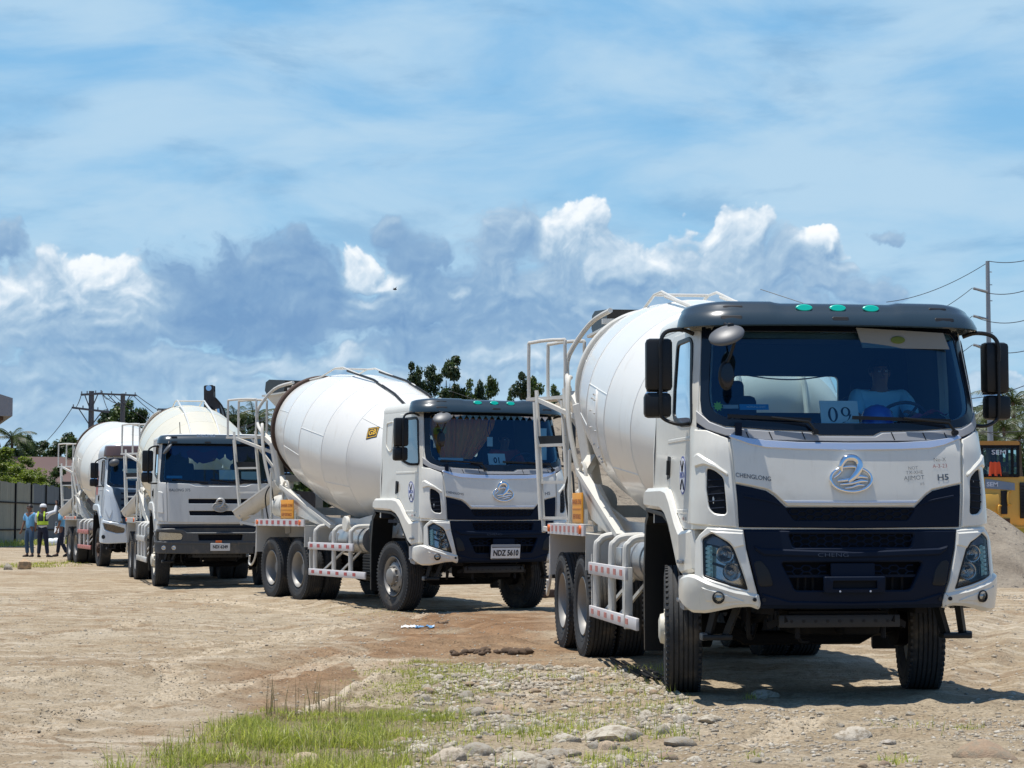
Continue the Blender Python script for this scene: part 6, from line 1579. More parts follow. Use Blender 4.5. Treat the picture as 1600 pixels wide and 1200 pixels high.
def palm_proto(seed):
    r = random.Random(seed); m = MB(); bx = r.uniform(-.5, .5)
    m.tube([(0, 0, 0), (bx*.3, 0, 3), (bx*.8, .1, 6), (bx, .1, 8.6)], [.20, .15, .13, .12], bark, 8, smooth=3); t = m.build('trunk', None, 40); tm = t.data; bpy.data.objects.remove(t)
    m = MB(); c = Vector((bx, .1, 8.6))
    for i in range(17):
        a = 2*PI*i/17+r.uniform(-.15, .15); el = r.uniform(-.35, 1.15); L = r.uniform(2.2, 3.0); pts = []
        for k in range(9):
            t_ = k/8; e = el-1.5*t_**1.3*(1-.25*el); 
            pts.append(pts[-1]+Vector((math.cos(a)*math.cos(e), math.sin(a)*math.cos(e), math.sin(e)))*L/8 if pts else c.copy())
        m.tube(pts, [.03]*5+[.015]*4, palm_mat, 4)
        for k in range(1, 27):
            f = k/27*8; j = min(int(f), 7); p = pts[j].lerp(pts[j+1], f-j); d = (pts[j+1]-pts[j]).normalized(); sd = Vector((-math.sin(a), math.cos(a), 0)); ll = .55*math.sin(PI*min(.95, k/27*.85+.12))+.12
            for s in (-1, 1):
                tip = p+(sd*s*.75+d*.55+Vector((0, 0, -.45-r.random()*.3)))*ll; w = d*.035
                m.add([p-w, p+w, tip], [(0, 1, 2)], palm_mat)
    t = m.build('crown', None, 0, fix=False); cm = t.data; bpy.data.objects.remove(t); return tm, cm
PALMS = [palm_proto(s) for s in (1, 2, 3)]
def palm(px, top, Y, k, label, group='palms'):
    p = AT(px, top, Y); h = p.z; o = empty('palm_tree', (p.x, Y, 0), k*2.1, label=label, cat='palm tree', group=group); s = h/10.3; o.scale = (s, s, s)
    for nm, me in zip(('trunk', 'crown'), PALMS[k % 3]): c = bpy.data.objects.new(nm, me); COL.objects.link(c); c.parent = o
ML = 'trees on the skyline between the second and nearest truck'
tree(645, 574, 150, 'tall', 0, 'dark_leaves', 'slim dark tree, leftmost of the skyline trees behind the second truck cab', 0.50, group=ML)
tree(704, 558, 150, 'tall', 1, 'dark_leaves', 'tallest dark feathery tree on the skyline behind the second truck cab', 0.71, group=ML)
tree(678, 574, 155, 'tall', 2, 'dark_leaves', 'dark tree with a narrow top just left of the tallest skyline tree', 0.50, group=ML)
tree(732, 596, 150, 'round', 3, 'mid_leaves', 'low green tree just right of the tallest skyline tree', 0.48, group=ML)
tree(768, 590, 150, 'tall', 4, 'mid_leaves', 'pointed green tree above the middle of the second truck visor', 0.56, group=ML)
tree(752, 598, 158, 'round', 5, 'dark_leaves', 'short dark tree between two pointed skyline trees', 0.42, group=ML)
tree(818, 590, 150, 'tall', 6, 'dark_leaves', 'dark tree left of the nearest truck ladder', 0.62, group=ML)
tree(836, 590, 150, 'tall', 7, 'mid_leaves', 'dark green tree right behind the hoop of the nearest truck ladder', 0.62, group=ML)
tree(868, 604, 150, 'round', 8, 'mid_leaves', 'bright low tree seen through the nearest truck ladder', 0.42, group=ML)
tree(800, 610, 155, 'round', 9, 'mid_leaves', 'pale low shrubby tree at the right end of the second truck visor', 0.30, group=ML)
tree(656, 598, 158, 'round', 11, 'mid_leaves', 'light green tree at the foot of the leftmost skyline tree', 0.42, group=ML)
LL = 'trees above the left fence'
palm(25, 655, 125, 0, 'dark coconut palm above the left fence', LL)
for i, (px, top, Y, kd, mt, w, lb) in enumerate(((-12, 688, 118, 'bush', 'mid_leaves', 1.1, 'green tree cut by the left picture edge'), (14, 700, 112, 'bush', 'lime_leaves', 1.2, 'yellow green bushy tree behind the left fence'), (30, 680, 128, 'round', 'mid_leaves', .9, 'bright green tree under the dark palm'),
        (44, 712, 110, 'bush', 'lime_leaves', 1.0, 'lime bush spilling over the fence left of the red roof'), (50, 682, 135, 'round', 'dark_leaves', .9, 'dark tree right of the palm'), (68, 690, 140, 'round', 'dark_leaves', .9, 'dark tree behind the red roofed house'), (98, 678, 130, 'round', 'dark_leaves', 1.0, 'dark round tree left of the farthest truck ladder'),
        (112, 684, 126, 'bush', 'mid_leaves', .8, 'tree showing through the farthest truck ladder'), (90, 728, 108, 'bush', 'mid_leaves', .8, 'low bush right of the house roof'), (66, 742, 107, 'bush', 'lime_leaves', .9, 'low yellowish bush in front of the house'), (8, 724, 106, 'bush', 'lime_leaves', 1.0, 'pale bush rising over the fence at the far left'),
        (168, 642, 150, 'round', 'dark_leaves', .7, 'small dark tree between the utility pole and the next tree'), (186, 632, 150, 'round', 'dark_leaves', .8, 'dark tree in front of the far utility pole'), (206, 628, 146, 'round', 'mid_leaves', .9, 'round green tree above the third truck drum'), (222, 640, 146, 'round', 'dark_leaves', .7, 'dark tree by the third truck hopper'))):
    tree(px, top, Y, kd, 20+i, mt, lb, w, group=LL)
for i, (px, top, lb) in enumerate(((352, 628, 'dark palm right of the excavator boom'), (372, 616, 'dark palm behind the second truck ladder'), (392, 622, 'dark palm between the ladder and the second drum'), (408, 632, 'palm against the second truck hopper'))):
    palm(px, top, 130, i, lb, 'palms behind the second truck ladder')
for i, (px, top, lb) in enumerate(((362, 650, 'dark bush under the palms behind the second truck'), (395, 652, 'dark tree under the palms by the second drum'))): tree(px, top, 128, 'bush', 50+i, 'dark_leaves', lb, .8)
RL = 'palms behind the wheel loader'
for i, (px, top, Y, lb) in enumerate(((1592, 586, 105, 'tall palm right of the far mirror'), (1560, 600, 112, 'palm directly behind the far mirror'), (1538, 618, 118, 'palm between the windscreen and the far mirror'), (1500, 612, 115, 'palm seen through the side window of the nearest truck'), (1478, 628, 112, 'shorter palm seen through the nearest truck cab'), (1612, 604, 100, 'palm cut by the right picture edge'),
        (1576, 632, 96, 'lower palm behind the small mirror'), (1600, 650, 92, 'low palm over the loader roof'), (1548, 655, 98, 'low yellowing palm beside the small mirror'), (1528, 640, 100, 'low palm just right of the windscreen edge'))): palm(px, top, Y, i, lb, RL)
for i, (px, top, w, lb) in enumerate(((1545, 668, .9, 'shady bush behind the loader cab'), (1580, 662, .9, 'leafy tree behind the loader roof'), (1610, 668, 1.0, 'leafy tree at the right edge behind the loader'), (1500, 655, 1.0, 'bush seen through the truck side window'), (1460, 668, 1.0, 'dark bush beyond the truck cab'))): tree(px, top, 108, 'bush', 70+i, ('mid_leaves', 'dark_leaves')[i % 2], lb, w, group='bushes behind the wheel loader')
def far_wood():
    rg = random.Random(4); cl = []
    for i in range(520):
        px = -250+2100*i/520; Y = rg.uniform(185, 215); p = AT(px, 800, Y); h = 6.5+2.2*mnoise.noise(Vector((px*.012, 0, 0)))+rg.uniform(-.8, .8)
        for z in (1.2, 3.2, h-1.2): cl.append((p.x+rg.uniform(-.8, .8), Y+rg.uniform(-2, 2), z, rg.uniform(1.4, 2.2)))
    me = leaves_mesh(cl, 34, .55, 9, leaf_dark); me.name = 'far_wood'; o = bpy.data.objects.new('far_wood', me); COL.objects.link(o); tag(o, kind='stuff')
far_wood()

# ------------------------------------------------------------------ fence, house, shed
fence_a = principled('grey_blue_fence_sheet', (.16, .185, .20), .6, metal=.2, var=.12, vscale=1.5, dirt=(.2, .17, .12), dirt_amt=.4); fence_b = principled('khaki_fence_sheet', (.30, .30, .24), .6, var=.12, vscale=1.5, dirt=(.2, .17, .12), dirt_amt=.4)
def fence():
    a = G(-130, 857); b = G(190, 837.5); d = (b-a); L = d.length; d.normalize(); rz = math.atan2(d.y, d.x); o = empty('metal_fence', a, rz, label='tall fence of upright grey and khaki metal sheets behind the three men', cat='fence')
    n = int(L/.62); protos = []
    for mt in (fence_a, fence_b):
        m = MB(); pts = []
        for k in range(5): x = k*.124; pts += [(x, 0), (x+.03, 0), (x+.045, -.035), (x+.105, -.035), (x+.12, 0)]
        vs = [(x, y, z) for x, y in pts for z in (-.1, 3.05)]; m.add(vs, [(2*i, 2*i+2, 2*i+3, 2*i+1) for i in range(len(pts)-1)], mt); vs2 = [(x, y+.006, z) for x, y in pts for z in (-.1, 3.05)]; m.add(vs2, [(2*i, 2*i+2, 2*i+3, 2*i+1) for i in range(len(pts)-1)], mt)
        q = m.build('sheet', None, 20, fix=False); protos.append(q.data); bpy.data.objects.remove(q)
    for i in range(n):
        x = i*.62; px = 800+FPX*(a+d*x).x/(a+d*x).y; kh = (4 < px < 52) or random.random() < .12
        s = bpy.data.objects.new('sheet', protos[1 if kh else 0]); COL.objects.link(s); s.parent = o; s.location = (x, random.uniform(-.02, .02), random.uniform(-.05, .06)-.45*x/L); s.rotation_euler = (0, random.uniform(-.006, .006), 0)
    for z in (.75, 2.05): m = MB(); m.bar((0, -.06, z), (L, -.06, z-.35), .05, .07, under); m.build('rail', o, 30)
    for k in range(int(L/3)): m = MB(); m.box((k*3, -.09, 1.4), (.09, .06, 2.9), under); m.build('post', o, 30)
fence()
roof_red = principled('faded_red_roof', (.10, .055, .045), .6, var=.2, vscale=.6); plaster = principled('pale_plaster', (.45, .42, .37), .9, var=.1)
def house():
    p = AT(68, 799, 122); o = empty('house', (p.x, 122, 0), .3, label='small house with a faded red roof half hidden by trees above the left fence', cat='house')
    m = MB(); m.box((0, 3, 1.55), (6, 6, 3.1), plaster); m.build('wall', o, 30)
    m = MB(); m.prism([(-.5, 3.2), (6.5, 3.2), (3.2, 4.95), (2.8, 4.95)], -3.4, 3.4, roof_red, 'X'); m.prism([(-.55, 3.08), (6.55, 3.08), (6.5, 3.2), (-.5, 3.2)], -3.45, 3.45, steel_grey, 'X'); m.build('roof', o, 30)
    for x in (-1.6, 1.6):
        m = MB(); m.box((x, -.02, 1.6), (1.0, .08, 1.1), steel_grey); w = m.build('window', o, 30); m = MB(); m.box((x, -.07, 1.6), (.86, .02, .96), frit); m.build('pane', w, 30)
    m = MB(); m.box((0, -.03, 1.0), (.9, .06, 2.0), bark); m.build('door', o, 30)
house()
def shed():
    Y = 82; p = AT(20, 622, Y); o = empty('warehouse', (p.x, Y, 0), math.radians(18), label='grey roof end of a warehouse jutting in at the left edge', cat='warehouse'); h = p.z
    m = MB(); z1 = AT(20, 650, Y).z; zt = AT(0, 616, Y).z
    m.prism([(-12, zt+1.6), (-.53, zt), (0, h), (0, z1), (-.6, z1), (-12, z1+.2)], 0, 30, principled('grey_roof_sheet', (.26, .26, .27), .6, metal=.2, var=.08)); m.build('roof', o, 30)
    m = MB(); m.prism([(-12, z1-.15), (-.35, z1-.15), (-.35, z1-.02), (-12, z1-.02)], .3, 29, rust); m.build('soffit', o, 30)
    m = MB(); m.box((-7.5, 15, z1/2-.1), (7, 28, z1-.2), plaster); m.build('wall', o, 30)
shed()
# ------------------------------------------------------------------ poles and wires
pole_m = principled('weathered_pole', (.13, .12, .115), .85, var=.15); steel_pole = principled('steel_pole', (.30, .32, .33), .5, metal=.3, var=.08)
def wire(a, b, sag, r, m): 
    a = Vector(a); b = Vector(b); m.tube([a.lerp(b, k/16)-Vector((0, 0, sag*4*(k/16)*(1-k/16))) for k in range(17)], r, ink, 4, caps=False)
def pole_left(px, top, Y, arms, label):
    p = AT(px, top, Y); o = empty('utility_pole', (p.x, Y, 0), 0, label=label, cat='utility pole', group='wooden utility poles on the left'); s = Y/FPX
    m = MB(); m.tube([(0, 0, 0), (0, 0, p.z)], [.19, .14], pole_m, 10); m.build('pole', o, 40)
    for (x0, x1, y0, y1) in arms:
        a = AT(x0, y0, Y); b = AT(x1, y1, Y); m = MB(); A = Vector((a.x-p.x, -.12, a.z)); B = Vector((b.x-p.x, -.12, b.z)); m.bar(A, B, .10, .11, pole_m)
        c = A.lerp(B, .5); zb = c.z-.9; m.bar((0, -.12, zb), A.lerp(B, .18), .05, .05, pole_m); m.bar((0, -.12, zb), A.lerp(B, .82), .05, .05, pole_m); x = m.build('crossarm', o, 30)
        for t in (.04, .3, .7, .96): i_ = MB(); q = A.lerp(B, t); i_.cyl(q, q+Vector((0, 0, .18)), .035, steel_grey, 8); i_.build('insulator', x, 30)
    return p
pole_left(143, 611, 105, [(127, 160, 617, 615), (113, 171, 637, 644)], 'nearer wooden pole with two crossarms above the farthest truck')
pole_left(192, 615, 120, [(158, 214, 615.5, 618)], 'farther wooden pole with one crossarm above the trees')
m = MB()
for x0, y0, x1, y1, s in ((160, 615, 176, 616, .3), (160, 615, 208, 618, .5), (214, 618, 420, 652, 1.2), (208, 618, 420, 656, 1.6), (176, 616, 420, 648, 1.8), (113, 637, 60, 700, .2), (170, 643, 160, 616, .1), (127, 617, 113, 636, .3)): wire(AT(x0, y0, 105), AT(x1, y1, 118), s, .022, m)
tag(m.build('power_cable', None, 0, fix=False), 'power cables strung from the wooden poles on the left', 'cable')
p = AT(1543, 408, 83); PX = p.x; o = empty('utility_pole', (PX, 83, 0), 0, label='tall grey steel pole rising behind the nearest truck at the right', cat='utility pole')
m = MB(); m.tube([(0, 0, 0), (0, 0, p.z)], [.15, .085], steel_pole, 12); m.build('pole', o, 40)
arms = []
for y in (451, 494, 539):
    a = AT(1520, y, 83); b = AT(1542, y+5, 83); m = MB(); m.tube([(a.x-PX, -.1, a.z), (b.x-PX, -.1, b.z)], [.06, .04], steel_grey, 8); m.build('bracket', o, 30); arms.append(a)
m = MB()
for y in (425, 445, 470, 520): q = AT(1546, y, 83); m.cyl((0, 0, q.z), (.18, 0, q.z), .02, steel_grey, 6)
m.build('step_bolt', o, 30)
m = MB()
for (x0, y0, x1, y1, s) in ((1542, 411, 1385, 472, .3), (1545, 408, 1640, 394, .2), (1519, 450, 1400, 508, .3), (1520, 451, 1640, 436, .4), (1519, 494, 1380, 560, .4), (1520, 494, 1640, 484, .4), (1519, 539, 1380, 595, .4), (1520, 539, 1640, 533, .4), (1380, 600, 1640, 585, .8), (1380, 640, 1640, 668, .5), (1500, 655, 1640, 690, .3)): wire(AT(x0, y0, 83), AT(x1, y1, 76 if x1 > 1550 else 95), s, .016, m)
tag(m.build('power_cable', None, 0, fix=False), 'power cables running from the steel pole on the right', 'cable')
# tiny bird
p = AT(617, 452, 90); m = MB(); m.ell((0, 0, 0), (.10, .04, .04), ink, 10, 6); m.add([(-.03, 0, .02), (.05, 0, .02), (.0, .28, .12)], [(0, 1, 2)], ink); m.add([(-.03, 0, .02), (.05, 0, .02), (.0, -.28, .10)], [(0, 1, 2)], ink); m.add([(-.09, .02, 0), (-.09, -.02, 0), (-.17, 0, .01)], [(0, 1, 2)], ink)
b = m.build('bird', None, 0); b.location = p; b.rotation_euler = (0, 0, .4); tag(b, 'small dark bird flying low in the sky above the second truck', 'bird')
# ------------------------------------------------------------------ people
def skinned(name, chains, mat, parent=None, M=None, sub=2, extra=None):
    """chains: lists of (point, radius); a chain may start at an index of an earlier vertex. One skinned continuous surface."""
    V = []; E = []; R = []; names = {}
    for ch in chains:
        prev = None
        for it in ch:
            if isinstance(it, str): prev = names[it]; continue
            p, r = it[0], it[1]; V.append(Vector(p)); R.append(r)
            if prev is not None: E.append((prev, len(V)-1))
            prev = len(V)-1
            if len(it) > 2: names[it[2]] = prev
    me = bpy.data.meshes.new('tmp'); me.from_pydata([tuple(v) for v in V], E, []); o = bpy.data.objects.new('tmp', me); COL.objects.link(o)
    md = o.modifiers.new('s', 'SKIN'); md.use_smooth_shade = True; md.branch_smoothing = .6
    sv = me.skin_vertices[0].data
    for i, r in enumerate(R):
        sv[i].radius = (r, r) if not isinstance(r, tuple) else r
    sv[0].use_root = True
    ms = o.modifiers.new('u', 'SUBSURF'); ms.levels = sub; ms.render_levels = sub
    dg = bpy.context.evaluated_depsgraph_get(); ev = o.evaluated_get(dg).to_mesh()
    vs = [v.co.copy() for v in ev.vertices]; fs = [tuple(p.vertices) for p in ev.polygons]
    o.evaluated_get(dg).to_mesh_clear(); bpy.data.objects.remove(o); bpy.data.meshes.remove(me)
    m = MB(); m.add(vs, fs, mat, M)
    if extra: extra(m)
    return m.build(name, parent, 80)
def hand(w, d, side, curl=.5):
    """palm and five separate fingers as skin chains; w wrist point, d direction of the forearm"""
    d = Vector(d).normalized(); sd = Vector((0, 1, 0)); sd = (sd-d*sd.dot(d))
    if sd.length < .2: sd = Vector((1, 0, 0))-d*d.x
    sd.normalize(); n = d.cross(sd)*side
    w = Vector(w); pc = w+d*.055; out = []
    for k, (o, L) in enumerate(((-.030, .062), (-.011, .074), (.010, .070), (.029, .055))):
        b = w+d*.09+sd*o; m_ = b+(d*.9+n*curl*.5).normalized()*L*.5; t = m_+(d*.6+n*curl*1.3).normalized()*L*.5
        out.append(['palm%d' % side, (b, .0095), (m_, .0085), (t, .0065)])
    b = w+d*.035-sd*.036; out.append(['palm%d' % side, (b, .012), (b+(d*.7-sd*.6+n*.3).normalized()*.035, .010), (b+(d*.9-sd*.35+n*.5).normalized()*.062, .007)])
    return pc, out
def person(loc, rz, label, J, shirt, trousers, shoes, extras, seated=False, group=None, skin_=None, scale=1.0):
    """J: joint positions (facing +Y, right hand at +X)"""
    sk = skin_ or skin
    o = empty('person', loc, rz, label=label, cat='person', group=group); o.scale = (scale,)*3
    g = lambda n: Vector(J[n])
    ch = [[(g('pelvis'), .125, 'pelvis'), (g('pelvis').lerp(g('chest'), .45), (.12, .10)), (g('chest'), (.155, .11), 'chest'), (g('neck'), .058, 'neck'), (g('jaw'), .068, 'jaw'), (g('head'), (.078, .092), 'head'), (g('crown'), (.062, .072))]]
    for s, nm in ((1, 'r'), (-1, 'l')):
        pc, hd = hand(g(nm+'wrist'), g(nm+'wrist')-g(nm+'elbow'), s)
        ch.append(['chest', (g(nm+'shoulder'), .058), (g(nm+'shoulder').lerp(g(nm+'elbow'), .5), .048), (g(nm+'elbow'), .040), (g(nm+'elbow').lerp(g(nm+'wrist'), .4), .038), (g(nm+'wrist'), .026), (pc, (.038, .018), 'palm%d' % s)]); ch += hd
        ch.append(['pelvis', (g(nm+'hip'), .085), (g(nm+'hip').lerp(g(nm+'knee'), .5), .075), (g(nm+'knee'), .056), (g(nm+'knee').lerp(g(nm+'ankle'), .35), .055), (g(nm+'ankle'), .038), (g(nm+'toe'), .032)])
    def face(m):
        h = g('head'); f = (Vector((0, 1, 0))) if 'face' not in J else Vector(J['face']).normalized(); r = f.cross(Vector((0, 0, 1))).normalized(); u = Vector((0, 0, 1))
        nb = h+f*.082-u*.012; m.tube([nb+u*.025, nb+f*.018-u*.012, nb-u*.018], [.009, .015, .008], sk, 8, smooth=3)
        for s in (-1, 1):
            m.ell(tuple(h+r*s*.030+f*.074+u*.006), (.011, .011, .007), white_dec, 8, 6); m.ell(tuple(h+r*s*.030+f*.083+u*.006), (.005, .005, .005), ink, 6, 4)
            m.ell(tuple(h+r*s*.078-u*.008), (.010, .020, .030), sk, 8, 6); m.tube([h+r*s*.018+f*.082+u*.024, h+r*s*.045+f*.072+u*.026], .004, hair_m, 4)
        m.tube([h-u*.048+f*.076-r*.022, h-u*.050+f*.083, h-u*.048+f*.076+r*.022], .005, principled('lips', (.16, .06, .05), .5), 6)
    skinned('body', ch, sk, o, extra=face)
    # shirt
    st = [[(g('pelvis')+Vector((0, 0, -.12)), (.175, .135), 'p'), (g('pelvis').lerp(g('chest'), .45), (.155, .122)), (g('chest'), (.175, .13), 'chest'), (g('neck')+(g('chest')-g('neck'))*.25, (.085, .075))]]
    for nm in 'rl':
        a, b, w = g(nm+'shoulder'), g(nm+'elbow'), g(nm+'wrist'); q = ['chest', (a, .082), (a.lerp(b, .55), .070), (a.lerp(b, .88), .066)]
        if shirt[1] == 'long': q += [(b, .058), (b.lerp(w, .5), .048), (b.lerp(w, .92), .036)]
        st.append(q)
    skinned('shirt', st, shirt[0], o)
    if trousers:
        tr = [[(g('pelvis')+Vector((0, 0, .10)), (.150, .118), 'p'), (g('pelvis')+Vector((0, 0, -.04)), (.15, .12), 'q')]]
        for nm in 'rl':
            h, k, a = g(nm+'hip'), g(nm+'knee'), g(nm+'ankle'); tr.append(['q', (h+(k-h)*.12, .102), (h.lerp(k, .5), .092), (k, .074), (k.lerp(a, .5), .066), (k.lerp(a, .93), .058)])
        skinned('trousers', tr, trousers, o)
        for nm in 'rl':
            a, t = g(nm+'ankle'), g(nm+'toe'); skinned('shoe', [[(a+(a-t)*.25+Vector((0, 0, -.035)), .042), (a+Vector((0, 0, -.03)), .050), (a.lerp(t, .6)+Vector((0, 0, -.015)), .046), (t+(t-a)*.15, .036)]], shoes, o)
    extras(o, g); return o
def stand(**k):
    J = dict(pelvis=(0, 0, .95), chest=(0, 0, 1.30), neck=(0, 0, 1.45), jaw=(0, .02, 1.505), head=(0, .02, 1.575), crown=(0, .0, 1.65), rshoulder=(.19, 0, 1.38), lshoulder=(-.19, 0, 1.38), relbow=(.25, -.03, 1.12), lelbow=(-.25, -.03, 1.12),
             rwrist=(.28, .05, .88), lwrist=(-.28, .05, .88), rhip=(.09, 0, .90), lhip=(-.09, 0, .90), rknee=(.11, .03, .50), lknee=(-.11, .03, .50), rankle=(.12, -.02, .09), lankle=(-.12, -.02, .09), rtoe=(.14, .13, .04), ltoe=(-.14, .13, .04))
    J.update(k); return J
sh_blue = principled('light_blue_shirt', (.16, .42, .66), .85, var=.15, vscale=6); jeans = principled('blue_jeans', (.045, .09, .15), .9, var=.2, vscale=8); navy_cl = principled('navy_trousers', (.012, .016, .035), .85, var=.15); white_cl = principled('white_sleeves', (.62, .64, .66), .85, var=.05)
vest_m = principled('dark_safety_vest', (.03, .035, .04), .8, var=.1); hivis = principled('lime_reflective_band', (.55, .75, .05), .5, var=.04); boots = principled('dark_boots', (.03, .022, .018), .6); cap_w = principled('white_cap', (.70, .70, .70), .7, var=.04); yellow_col = principled('grey_sleeve', (.35, .40, .42), .85)
def hair(o, g, mat=hair_m, k=1.0, f=-.012, cover=.10):
    h = g('head'); m = MB(); n = 20
    # cap of hair over the top and back of the skull
    vs = []; fs = []
    for i in range(9):
        th = PI*.60*i/8
        for j in range(n):
            a = 2*PI*j/n; z = math.cos(th); r = math.sin(th); y = r*math.sin(a)
            zz = max(z, .28) if y > .35 else z
            vs.append((h.x+.092*k*r*math.cos(a), h.y+f+.102*k*y, h.z+.018+.098*k*zz))
    fs = [(i*n+j, (i+1)*n+j, (i+1)*n+(j+1) % n, i*n+(j+1) % n) for i in range(8) for j in range(n)]
    m.add(vs, fs, mat); return m.build('hair', o, 60)
def ex1(o, g): hair(o, g)
def ex2(o, g):
    hair(o, g); h = g('head'); m = MB()
    m.lathe([(.103, 0), (.104, .03), (.095, .075), (.06, .105), (0, .115)], cap_w, 20, Matrix.Translation(h+Vector((0, -.01, .01))) @ Matrix.Rotation(PI/2, 4, 'X')); m.prism([(-.07, .08), (.07, .08), (.06, .165), (-.06, .165)], h.z+.022, h.z+.032, cap_w, 'Z', Matrix.Translation((h.x, h.y, 0))); m.build('cap', o, 40)
    v = skinned('safety_vest', [[(g('pelvis')+Vector((0, 0, .03)), (.172, .135)), (g('pelvis').lerp(g('chest'), .45), (.172, .14)), (g('chest'), (.185, .145)), (g('chest')+Vector((0, 0, .13)), (.14, .105))]], vest_m, o)
    m = MB()
    for z, w in ((1.08, .10),):
        m.lathe([(.176, z), (.182, z+w*.3), (.182, z+w), (.176, z+w*1.2)], hivis, 28, Matrix.Rotation(PI/2, 4, 'X') @ Matrix.Scale(-1, 4, (0, 0, 1)) if False else Matrix(((1, 0, 0, 0), (0, 0, .80, 0), (0, 1, 0, 0), (0, 0, 0, 1))))
    for s in (-1, 1): m.bar((s*.10, -.135, 1.12), (s*.11, -.155, 1.30), .045, .012, hivis); m.bar((s*.11, -.155, 1.30), (s*.10, -.09, 1.45), .045, .012, hivis)
    m.build('reflective_band', v, 40)
    w = g('rwrist'); m = MB(); m.box(tuple(w+(g('rwrist')-g('relbow')).normalized()*.12+Vector((0, .02, 0))), (.07, .012, .14), ink, bev=.004); q = m.build('mobile_phone', None, 30); q.matrix_world = o.matrix_world @ q.matrix_world
    return q
def ex3(o, g):
    hair(o, g)
g1 = G(46, 871); g2 = G(66, 872); g3 = G(97, 871)
person((g1.x, g1.y, 0), math.radians(145), 'man in a light blue shirt and jeans, leftmost of the three men', stand(relbow=(.24, .02, 1.12), rwrist=(.27, .10, .88), face=(.2, 1, 0), lshoulder=(-.19, .0, 1.39), lelbow=(-.24, -.06, 1.13), lwrist=(-.14, -.10, .95)), (sh_blue, 'short'), jeans, boots, ex1, group='men standing by the fence', scale=1.03)
j2 = stand(relbow=(.36, .10, 1.44), rwrist=(.34, .22, 1.66), lelbow=(-.24, .06, 1.14), lwrist=(-.12, .24, 1.10), rankle=(.20, -.05, .09), rtoe=(.28, .09, .04), rknee=(.13, .0, .50))
o2 = person((g2.x, g2.y, 0), math.radians(-12), 'man in a white cap and lime striped safety vest raising one hand with a phone', j2, (white_cl, 'long'), navy_cl, boots, lambda o, g: hair(o, g), group='men standing by the fence', scale=1.03)
bpy.context.view_layer.update()
def vest(o, g):
    h = g('head'); m = MB()
    m.lathe([(.106, 0), (.107, .03), (.097, .075), (.06, .105), (0, .115)], cap_w, 20, Matrix.Translation(h+Vector((0, -.01, .01))) @ Matrix.Rotation(PI/2, 4, 'X')); m.add([(h.x+x, h.y+y, h.z+.02+dz) for x, y, dz in ((-.08, .07, 0), (.08, .07, 0), (.06, .17, -.01), (-.06, .17, -.01))], [(0, 1, 2, 3)], cap_w); m.build('cap', o, 40)
    v = skinned('safety_vest', [[(g('pelvis')+Vector((0, 0, .03)), (.180, .14)), (g('pelvis').lerp(g('chest'), .45), (.180, .148)), (g('chest'), (.192, .155)), (g('chest')+Vector((0, 0, .12)), (.15, .12))]], vest_m, o)
    m = MB(); vs = []; n = 28
    for z in (1.04, 1.15):
        for k in range(n): a = 2*PI*k/n; vs.append((.176*math.cos(a), .150*math.sin(a), z))
    m.add(vs, [(k, (k+1) % n, n+(k+1) % n, n+k) for k in range(n)], hivis)
    for s in (-1, 1): m.bar((s*.10, -.135, 1.12), (s*.11, -.150, 1.30), .05, .014, hivis); m.bar((s*.11, -.150, 1.30), (s*.10, -.10, 1.45), .05, .014, hivis)
    m.build('reflective_band', v, 40)
vest(o2, lambda n: Vector(j2[n]))
m = MB(); w = Vector(j2['rwrist']); e = Vector(j2['relbow']); m.box(tuple(w+(w-e).normalized()*.10+Vector((0, .03, 0))), (.07, .012, .13), ink, bev=.004); q = m.build('mobile_phone', None, 30); q.matrix_world = o2.matrix_world.copy(); tag(q, 'dark phone held up by the man in the white cap', 'phone')
j3 = stand(relbow=(.24, .04, 1.12), rwrist=(.22, .24, .98), rknee=(.12, .16, .52), rankle=(.13, .22, .10), rtoe=(.13, .37, .05), lknee=(-.10, -.02, .50), lankle=(-.11, -.22, .12), ltoe=(-.11, -.09, .04))
o3 = person((g3.x, g3.y, 0), math.radians(78), 'man in a light blue shirt and dark trousers half hidden behind the farthest truck', j3, (sh_blue, 'short'), navy_cl, boots, ex3, group='men standing by the fence', scale=1.03)
bpy.context.view_layer.update()
m = MB(); m.cyl((.24, .30, .90), (.24, .33, 1.10), .035, lens_glass, 12); m.cyl((.24, .33, 1.10), (.24, .335, 1.13), .016, white_dec, 10); m.box((.20, .28, .88), (.02, .16, .22), paper, (0, .3, 0)); q = m.build('water_bottle', None, 30); q.matrix_world = o3.matrix_world.copy(); tag(q, 'clear water bottle carried by the man half hidden behind the truck', 'bottle')

# drivers, cards and loose things inside the two front cabs
F1 = truck_frame(POSE[1]); F2 = truck_frame(POSE[2])
def seated(fr, x, y, label, shirtm, z=1.86, cap=None, sk=None):
    # person faces +Y in own frame -> truck +x
    J = dict(pelvis=(0, 0, .10), chest=(0, .0, .46), neck=(0, .03, .60), jaw=(0, .055, .655), head=(0, .05, .725), crown=(0, .03, .80), rshoulder=(.20, .02, .54), lshoulder=(-.20, .02, .54), relbow=(.25, .20, .32), lelbow=(-.25, .20, .32), rwrist=(.15, .42, .36), lwrist=(-.15, .42, .36),
             rhip=(.10, .05, .06), lhip=(-.10, .05, .06), rknee=(.13, .46, .08), lknee=(-.13, .46, .08), rankle=(.13, .58, -.30), lankle=(-.13, .58, -.30), rtoe=(.13, .72, -.34), ltoe=(-.13, .72, -.34))
    M = fr @ Matrix.Translation((x, y, z)); p = M.to_translation(); rz = M.to_euler().z-PI/2
    return person(p, rz, label, J, (shirtm, 'short'), navy_cl, boots, (lambda o, g: hair(o, g)), skin_=sk)
